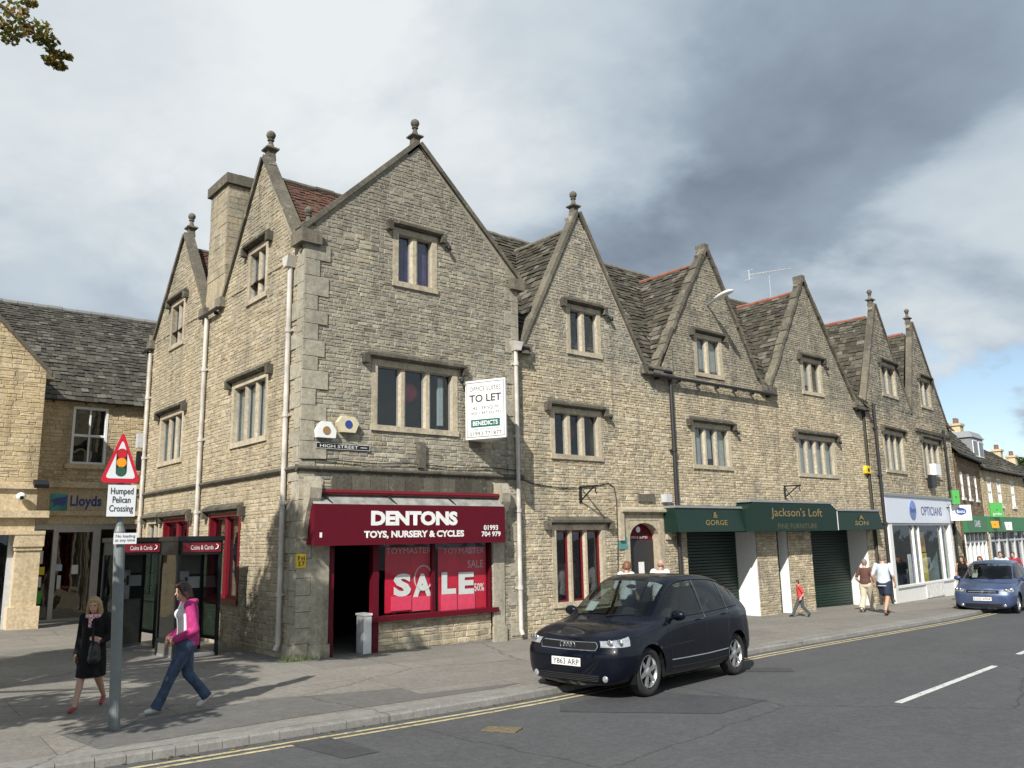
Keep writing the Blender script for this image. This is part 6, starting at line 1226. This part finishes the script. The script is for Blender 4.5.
def hand(mb,w,d,nrm,h,curl=.6,thumb=1):
    """palm, four bent fingers and a thumb; d along the hand, nrm out of the back of the hand"""
    d=d.normalized(); s_=d.cross(nrm).normalized(); n=s_.cross(d).normalized(); L_=.105*h
    pc=w+d*L_*.45
    for k in (-1.5,-.5,.5,1.5): mb.cap(w+d*.01+s_*k*.012*h,.013*h,w+d*L_*.52+s_*k*.0125*h,.011*h,8,2)
    for i,k in enumerate((-1.5,-.5,.5,1.5)):
        l=L_*(.46,.54,.5,.38)[i]; a=w+d*L_*.52+s_*k*.0125*h; d1=(d*math.cos(curl*.6)-n*math.sin(curl*.6)); b_=a+d1*l*.5; d2=(d*math.cos(curl*1.6)-n*math.sin(curl*1.6)); c=b_+d2*l*.5
        mb.cap(a,.0062*h*1.15,b_,.0058*h*1.15,6,2); mb.cap(b_,.0058*h*1.1,c,.005*h*1.1,6,2)
    a=w+d*L_*.15-s_*.02*h*thumb; b_=a+(d*.8-s_*.7*thumb-n*.3).normalized()*L_*.3; c=b_+(d*1-s_*.15*thumb-n*.4).normalized()*L_*.25; mb.cap(a,.0095*h,b_,.0078*h,6,2); mb.cap(b_,.0075*h,c,.0062*h,6,2)
def person(name,loc,rz,H,sp,label,group=None):
    o=empty(name,loc,rz,label=label,cat='person',group=group); h=H; lean=sp.get('lean',.02); female=sp.get('female',False)
    sw=(.098 if female else .112)*h; hw=.05*h; J={}
    pel=V3(0,0,.52*h)+V3(*sp.get('pel',(0,0,0)))*h; ch=pel+V3(lean*h,0,.22*h); nk=ch+V3(lean*.5*h,0,.115*h); tw=sp.get('twist',0)
    hy=sp.get('head_yaw',0); hp=sp.get('head_pitch',0); RH=Matrix.Rotation(hy,3,'Z')@Matrix.Rotation(hp,3,'Y'); hc=nk+V3(.012*h,0,.015*h)+RH@V3(.012*h,0,.062*h)
    for s_,nm in ((1,'L'),(-1,'R')):
        c,si=math.cos(tw),math.sin(tw); J['s'+nm]=ch+V3(-s_*sw*si,s_*sw*c,.075*h); J['h'+nm]=pel+V3(0,s_*hw,-.005*h)
        for k,nn in (('elb','e'),('wri','w')): q=sp[k+nm]; J[nn+nm]=V3(*q)*h
        for k,nn in (('kne','k'),('ank','a'),('toe','t')): q=sp[k+nm]; J[nn+nm]=V3(*q)*h
    fat=sp.get('fat',1.); mb=MB()
    # torso
    ringloft(mb,[(pel+V3(0,0,-.045*h),.05*h,.075*h,0),(pel+V3(0,0,-.02*h),.066*h*fat,.092*h*fat,0),(pel+V3(0,0,.03*h),.064*h*fat,.09*h*fat,0),(pel.lerp(ch,.4),.054*h*fat,.074*h*fat,tw*.4),(pel.lerp(ch,.75),.06*h*fat,.082*h,tw*.8),(ch+V3(0,0,.02*h),.063*h,.09*h,tw),(ch+V3(0,0,.06*h),.055*h,.093*h,tw),(ch+V3(0,0,.085*h),.04*h,.075*h,tw),(ch+V3(0,0,.105*h),.03*h,.04*h,tw)])
    if female and not sp.get('coat'):
        for s_ in (1,-1): mb.ell(ch+V3(.045*h,s_*.042*h,.005*h),(.035*h,.036*h,.036*h))
    mb.cap(ch+V3(0,0,.08*h),.034*h,hc+V3(-.01*h,0,-.04*h),.031*h)
    def TP(off): return hc+RH@Vector(off)
    mb.ell(TP((0,0,.008*h)),(.054*h,.046*h,.06*h),RH); mb.ell(TP((.016*h,0,-.03*h)),(.036*h,.034*h,.036*h),RH)   # skull, jaw
    mb.cap(TP((.05*h,0,.005*h)),.004*h,TP((.064*h,0,-.016*h)),.0075*h,8,2)                                           # nose
    mb.ell(TP((.046*h,0,-.04*h)),(.009*h,.017*h,.006*h),RH); mb.ell(TP((.042*h,0,-.056*h)),(.013*h,.015*h,.01*h),RH)
    for s_ in (1,-1): mb.ell(TP((-.002*h,s_*.047*h,-.006*h)),(.012*h,.006*h,.018*h),RH)
    for nm,s_ in (('L',1),('R',-1)):
        mb.cap(J['s'+nm],.030*h,J['e'+nm],.023*h); mb.cap(J['e'+nm],.0225*h,J['w'+nm],.0155*h)
        d=(J['w'+nm]-J['e'+nm]).normalized(); hdv=V3(*sp.get('hand'+nm,tuple(d))); hand(mb,J['w'+nm],hdv,V3(*sp.get('back'+nm,(0,s_,0))),h,sp.get('curl',.5),sp.get('thumb'+nm,s_))
        mb.cap(J['h'+nm],.056*h*fat,J['k'+nm],.033*h); mb.cap(J['k'+nm],.0335*h,J['k'+nm].lerp(J['a'+nm],.35)-V3(.006*h,0,0),.032*h); mb.cap(J['k'+nm].lerp(J['a'+nm],.35)-V3(.006*h,0,0),.031*h,J['a'+nm],.019*h); mb.cap(J['a'+nm]-V3(.012*h,0,.012*h),.02*h,J['t'+nm],.015*h)
    vx=sp.get('voxel',.007)
    body=remeshed('body',mb,vx,sp.get('skin',M_skin),o,2)
    bd=lambda nm,m,mt,par=None,s=3,v=None: remeshed(nm,m,v or vx*1.2,mt,par or o,s)
    m=MB()
    for s_ in (1,-1): m.ell(TP((.0475*h,s_*.019*h,.004*h)),(.006*h,.0085*h,.005*h),RH); 
    m.build('eyes',M_eye,o,world=False); m=MB(); m.ell(TP((.0525*h,0,-.0405*h)),(.004*h,.015*h,.0045*h),RH); m.build('lips',M_lip,o,world=False)
    # hair
    hs=sp['hair']; m=MB()
    if hs[0]!='bald': m.ell(TP((-.008*h,0,.018*h)),(.058*h,.054*h,.062*h),RH); 
    if hs[0]=='bob':
        for k in range(9):
            a=PI*.5+PI*k/8; m.cap(TP((-.004*h+.045*h*math.cos(a),.045*h*math.sin(a),.02*h)),.022*h,TP((-.012*h+.050*h*math.cos(a),.052*h*math.sin(a),-hs[2]*h)),.016*h)
        m.cap(TP((.03*h,.035*h,.045*h)),.018*h,TP((.02*h,.05*h,-.02*h)),.012*h); m.cap(TP((.03*h,-.035*h,.045*h)),.018*h,TP((.02*h,-.05*h,-.02*h)),.012*h)
        m.cap(TP((.038*h,-.02*h,.048*h)),.014*h,TP((.038*h,.02*h,.048*h)),.014*h)
    if hs[0]=='long':
        for k in range(11):
            a=PI*.42+PI*1.16*k/10; m.cap(TP((-.004*h+.045*h*math.cos(a),.045*h*math.sin(a),.02*h)),.02*h,TP((-.012*h+.052*h*math.cos(a),.056*h*math.sin(a),-.06*h)),.02*h); m.cap(TP((-.012*h+.052*h*math.cos(a),.056*h*math.sin(a),-.06*h)),.02*h,hc+V3(-.02*h+.05*h*math.cos(a+hy),.065*h*math.sin(a+hy),-hs[2]*h),.012*h)
        m.cap(TP((.036*h,-.022*h,.046*h)),.014*h,TP((.036*h,.022*h,.046*h)),.014*h)
    if hs[0]=='short': m.ell(TP((-.022*h,0,-.01*h)),(.04*h,.047*h,.045*h),RH)
    if hs[0]=='bald': m.ell(TP((-.026*h,0,-.012*h)),(.038*h,.0475*h,.03*h),RH)
    bd('hair',m,hs[1],s=2)
    # legs
    lw=sp.get('legs')
    if lw:
        kind,mt,r1,r2,r3=lw; m=MB(); ringloft(m,[(pel+V3(0,0,-.06*h),.06*h*fat,.085*h*fat,0),(pel+V3(0,0,-.03*h),.078*h*fat,.102*h*fat,0),(pel+V3(0,0,.02*h),.074*h*fat,.098*h*fat,0),(pel+V3(0,0,.06*h),.064*h*fat,.086*h*fat,0)])
        for nm in 'LR':
            k=J['k'+nm];a=J['a'+nm]
            if kind=='shorts': e=J['h'+nm].lerp(k,.66); m.cap(J['h'+nm],.066*h*fat,e,r1*h)
            else: m.cap(J['h'+nm],.066*h*fat,k,r1*h); m.cap(k,r1*h,k.lerp(a,.45),r2*h); m.tube([k.lerp(a,.4),k.lerp(a,.7),a-(k-a).normalized()*.012*h+V3(.008*h,0,0)],[r2*h,(r2+r3)*.5*h,r3*h],14)
        bd('shorts' if kind=='shorts' else 'trousers',m,mt)
    sk=sp.get('skirt')
    if sk: m=MB(); ringloft(m,[(pel+V3(0,0,.07*h),.075*h,.09*h,0),(pel+V3(0,0,0),.095*h,.115*h,0),(pel+V3(0.01*h,0,-.12*h),.118*h,.125*h,0),(pel+V3(.015*h,0,-sk[1]*h),.145*h,.125*h,0)]); bd('skirt',m,sk[0])
    # top
    for (nm_,mt,gr,slv,bot,open_,armr) in sp['tops']:
        m=MB(); g=gr*h; rows=[(pel+V3(0,0,bot*h),.068*h*fat+g,.092*h*fat+g,0),(pel+V3(0,0,(bot+.08)*h if bot<.02 else (bot+.02)*h),.066*h*fat+g,.088*h*fat+g,0),(pel.lerp(ch,.5),.060*h*fat+g,.080*h*fat+g,tw*.5),(pel.lerp(ch,.8),.064*h*fat+g,.086*h+g,tw*.8),(ch+V3(0,0,.02*h),.067*h+g,.094*h+g,tw),(ch+V3(0,0,.062*h),.058*h+g,.096*h+g,tw),(ch+V3(0,0,.09*h),.042*h+g,.075*h+g,tw),(ch+V3(0,0,.1*h),.034*h+g,.05*h+g,tw)]
        if open_: rows=[(c-V3(.017*h,0,0),a-.004*h,b+.002*h,t) for c,a,b,t in rows]
        ringloft(m,rows)
        if female:
            for s_ in (1,-1): 
                if not open_ and nm_!='coat': m.ell(ch+V3(.045*h,s_*.042*h,.005*h),(.038*h+g,.038*h+g,.038*h+g))
        for nm,s_ in (('L',1),('R',-1)):
            s0=J['s'+nm];e=J['e'+nm];w=J['w'+nm]
            if slv>=1: m.cap(s0,(armr+.010)*h,e,armr*h); m.cap(e,armr*h,w-(w-e)*.04,(armr-.004)*h)
            elif slv>0: m.cap(s0,(armr+.010)*h,s0.lerp(e,slv*2 if slv<.5 else 1),armr*h)
            else: m.cap(s0-V3(0,s_*.02*h,0),.03*h,s0-V3(0,s_*.02*h,-.002*h),.03*h)
        if 'hood' in nm_: 
            for k in range(7): a=PI*.5+PI*k/6; m.ell(ch+V3(-.02*h+.04*h*math.cos(a),.062*h*math.sin(a),.105*h),(.03*h,.03*h,.022*h))
        bd(nm_.replace('hood_',''),m,mt)
    for nm in 'LR':
        m=MB(); a=J['a'+nm];t=J['t'+nm]; hl=a+(a-t)*.16; zoff=V3(0,0,-.018*h); m.cap(hl+zoff,.021*h,t,.019*h); m.cap(a.lerp(t,.5)+V3(0,0,-.008*h),.022*h,t,.019*h); bd('shoe',m,sp['shoe'],s=2)
    return o,J,TP,hc,pel,ch
M_jean=plain('denim',(.04,.065,.115),.85,var=.45,scale=13,bumpy=1.); M_pink=plain('pink_fleece',(.42,.03,.165),.9,var=.25,scale=14,bumpy=1.); M_wtop=plain('white_cotton',(.66,.66,.68),.85,var=.08,scale=14,bumpy=.8); M_brown=plain('brown_hair',(.035,.014,.010),.5,var=.3,scale=30); M_blond=plain('blond_hair',(.34,.22,.10),.5,var=.35,scale=30); M_grey_h=plain('grey_hair',(.20,.16,.13),.6,var=.3,scale=30); M_dbr=plain('dark_hair',(.05,.03,.02),.5,var=.3,scale=30)
M_bcoat=plain('black_cloth',(.011,.011,.012),.9,var=.4,spec=.2,scale=12,bumpy=.9); M_whites=plain('white_shoe',(.62,.6,.58),.6); M_reds=plain('red_shoe',(.30,.04,.05),.5); M_lblue=plain('pale_shirt',(.5,.55,.63),.85,var=.12,scale=12,bumpy=.8); M_navy=plain('navy_cloth',(.02,.028,.06),.8,var=.2); M_beige=plain('beige_cloth',(.52,.46,.36),.85,var=.1,bumpy=.15); M_brtop=plain('brown_cloth',(.10,.045,.035),.85,var=.2); M_rtee=plain('red_tee',(.55,.06,.06),.8,var=.1)
walkL=dict(kneL=(.13,.045,.275),ankL=(.235,.045,.052),toeL=(.325,.05,.025),kneR=(-.035,-.045,.275),ankR=(-.22,-.045,.085),toeR=(-.15,-.05,.022))
def scl(d,f): return {k:(v[0]*f,v[1],v[2]) for k,v in d.items()}
walkR=dict(kneR=(.13,-.045,.275),ankR=(.235,-.045,.052),toeR=(.325,-.05,.025),kneL=(-.035,.045,.275),ankL=(-.22,.045,.085),toeL=(-.15,.05,.022))
def pz(p): return (p.x,p.y,gz(p.x)+.002)
# woman in pink: heading from back foot to front foot
f=grd(157,713);b=grd(208,708); hdg=f-b; rz=math.atan2(hdg.y,hdg.x); c=(f+b)/2
person('person',pz(c),rz,1.62,dict(female=True,hair=('bob',M_brown,.055),head_pitch=.18,head_yaw=.25,lean=.01,twist=0,**scl(walkL,.86),fat=1.08,
 elbL=(-.035,.15,.63),wriL=(.10,.07,.555),handL=(.6,-.8,-.1),backL=(.8,.3,.3),elbR=(.0,-.145,.63),wriR=(.13,-.03,.555),handR=(.5,.8,-.2),backR=(.8,-.3,.3),legs=('trousers',M_jean,.044,.038,.044),tops=[('shirt',M_wtop,.006,0,-.03,False,.03),('hood_jacket',M_pink,.012,1,-.02,True,.034)],shoe=M_whites),'dark-haired woman in pink hooded jacket and jeans striding past the phone boxes')
# blonde in black
f=grd(73,713);b=grd(104,704); hdg=f-b; rz2=math.atan2(hdg.y,hdg.x); c=(f+b)/2
wb_=dict(walkR); 
for k in ('kneR','ankR','toeR','kneL','ankL','toeL'): q=wb_[k]; wb_[k]=(q[0]*.85,q[1]*1.0,q[2])
o,J,TP,hc,pel,ch=person('person',pz(c),rz2+.2,1.42,dict(female=True,coat=True,hair=('long',M_blond,.15),head_pitch=.12,head_yaw=.1,lean=.01,**wb_,fat=1.12,
 elbL=(-.02,.145,.64),wriL=(.08,.10,.60),handL=(.6,-.5,.4),backL=(.5,.6,0),elbR=(-.03,-.14,.63),wriR=(.02,-.14,.48),tops=[('coat',M_bcoat,.016,1,-.06,False,.033)],skirt=(M_bcoat,.235),shoe=M_reds),'blonde girl in black coat with pink checked scarf, left of the sign post')
h=1.42; m=MB(); 
for k in range(10): a=2*PI*k/10; m.cap(ch+V3(.02*h+.052*h*math.cos(a),.058*h*math.sin(a),.09*h),.02*h,ch+V3(.02*h+.052*h*math.cos(a+.6),.058*h*math.sin(a+.6),.09*h),.02*h)
m.cap(ch+V3(.07*h,.0,.08*h),.024*h,ch+V3(.095*h,.0,.0*h),.016*h)
def checkmat():
    m_,nt,b=nodes('pink_check'); c=N(nt,'ShaderNodeTexChecker'); c.inputs['Scale'].default_value=42; c.inputs[1].default_value=(.65,.6,.6,1); c.inputs[2].default_value=(.55,.09,.16,1); L(nt,geo(nt),c.inputs[0]); L(nt,c.outputs[0],b.inputs['Base Color']); b.inputs['Roughness'].default_value=.85; return m_
remeshed('scarf',m,.008,checkmat(),o,2)
root=Vector(o.location); RM=Matrix.Rotation(o.rotation_euler.z,3,'Z'); bo=root+RM@V3(.13*h,.07*h,0); bg_=empty('shoulder_bag',(bo.x,bo.y,bo.z+.42*h),rz2+.4,label='large black shoulder bag carried on the left side of the blonde girl',cat='bag')
m=MB(); m.ell((0,0,.09*h),(.10*h,.05*h,.10*h)); m.ell((0,0,.04*h),(.115*h,.055*h,.06*h)); remeshed('pouch',m,.01,plain('black_leather',(.012,.012,.013),.45,var=.3,bumpy=.2),bg_,3); m=MB(); m.tube([(.07*h,0,.12*h),(.02*h,-.02*h,.28*h),(-.06*h,-.045*h,.395*h),(-.12*h,-.02*h,.27*h),(-.07*h,0,.13*h)],.012*h,8); m.build('strap',M_bcoat,bg_,world=False)
# boy
c=grd(802,617); person('person',pz(c),math.atan2(.64,-.77)-.1,1.06,dict(hair=('short',M_dbr,0),voxel=.009,**walkR,elbL=(-.06,.15,.64),wriL=(.02,.16,.53),elbR=(.02,-.15,.66),wriR=(.12,-.10,.60),legs=('trousers',plain('slate_jean',(.06,.07,.09),.8),.045,.042,.04),tops=[('shirt',M_rtee,.012,.4,-.04,False,.04)],shoe=M_bcoat,fat=1.05),'small boy in red t-shirt and dark jeans hurrying past the green shutters')
# older couple seen from behind
back=math.atan2(.20,1.0)
c=grd(887,615); person('person',pz(c),back,1.80,dict(hair=('short',M_grey_h,0),voxel=.01,**walkL,elbL=(-.03,.17,.64),wriL=(.05,.16,.52),elbR=(-.05,-.17,.64),wriR=(.02,-.17,.52),legs=('shorts',M_navy,.06,.05,.05),tops=[('shirt',M_lblue,.01,.42,-.05,False,.031)],shoe=plain('brown_leather',(.07,.03,.02),.6),fat=1.15),'grey-haired man in pale shirt and navy shorts walking away towards the optician')
c=grd(868,612); person('person',pz(c),back,1.62,dict(female=True,hair=('short',M_grey_h,0),voxel=.01,**walkR,elbL=(-.03,.16,.64),wriL=(.07,.13,.56),elbR=(-.05,-.16,.64),wriR=(.04,-.15,.55),legs=('trousers',M_beige,.055,.055,.058),tops=[('blouse',M_brtop,.01,.42,.0,False,.03)],shoe=M_whites,fat=1.1),'grey-haired woman in brown top and wide beige trousers beside the man in navy shorts')
# walkers behind the black car: seen above its roof
def behind(px,py,Yw,H,rz,sp,lab):
    # place so the head shows at px,py on the pavement line Yw
    p=onplane(px,py,Vector((0,1,0)),Vector((0,Yw,0))); person('person',(p.x,p.y,gz(p.x)+.002),rz,H,sp,lab)
std=dict(elbL=(-.03,.16,.64),wriL=(.06,.15,.53),elbR=(-.03,-.16,.64),wriR=(.06,-.15,.53),shoe=M_bcoat)
behind(625,568,-.9,1.70,.1,dict(female=True,voxel=.01,hair=('bob',plain('auburn_hair',(.16,.07,.03),.5,var=.3,scale=30),.02),legs=('trousers',M_navy,.05,.045,.045),tops=[('shirt',M_wtop,.014,.5,-.04,False,.04)],**walkL,**std),'auburn-haired woman in white top behind the black car, below the wall plaque')
behind(659,567,-.9,1.74,.1,dict(voxel=.01,hair=('bald',M_grey_h,0),skin=plain('ruddy_skin',(.46,.25,.18),.5),legs=('trousers',M_beige,.05,.045,.045),tops=[('shirt',M_wtop,.018,.5,-.04,False,.044)],fat=1.15,**walkR,**std),'balding man in white shirt behind the black car, in front of the arched doorway')
W_=math.atan2(-.2,-1)
for (x,y,dist,H,rz,sp,lab) in ((967,603,36,1.66,W_,dict(female=True,hair=('long',M_dbr,.12),legs=('trousers',M_bcoat,.05,.045,.045),tops=[('top',M_bcoat,.01,0,-.04,False,.04)],**walkL),'dark-haired woman in sleeveless black top walking nearest the white shop corner'),
 (985,599,39,1.62,W_,dict(female=True,hair=('long',plain('brown_long_hair',(.12,.05,.03),.5,var=.3,scale=30),.12),legs=('trousers',M_navy,.05,.045,.045),tops=[('top',M_bcoat,.01,.3,-.04,False,.04)],**walkR),'woman with long brown hair in black top, behind the middle of the blue car'),
 (1006,597,42,1.78,W_,dict(hair=('short',M_dbr,0),legs=('trousers',M_navy,.05,.045,.045),tops=[('shirt',M_lblue,.018,.5,-.04,False,.044)],**walkL),'dark-haired man in pale grey shirt behind the blue car roof'),
 (1018,595,45,1.74,W_,dict(hair=('short',M_dbr,0),legs=('trousers',M_navy,.05,.045,.045),tops=[('shirt',plain('crimson_shirt',(.30,.02,.05),.8),.018,.5,-.04,False,.044)],**walkR),'person in crimson shirt at the right edge behind the blue car')):
    sp=dict(sp); sp.update({k:v for k,v in std.items()}); sp['voxel']=.013
    r=ray(x,y); k=dist/math.hypot(r.x,r.y); p=CAMP+r*k; person('person',(p.x,p.y,gz(p.x)+.002),rz,H,sp,lab)
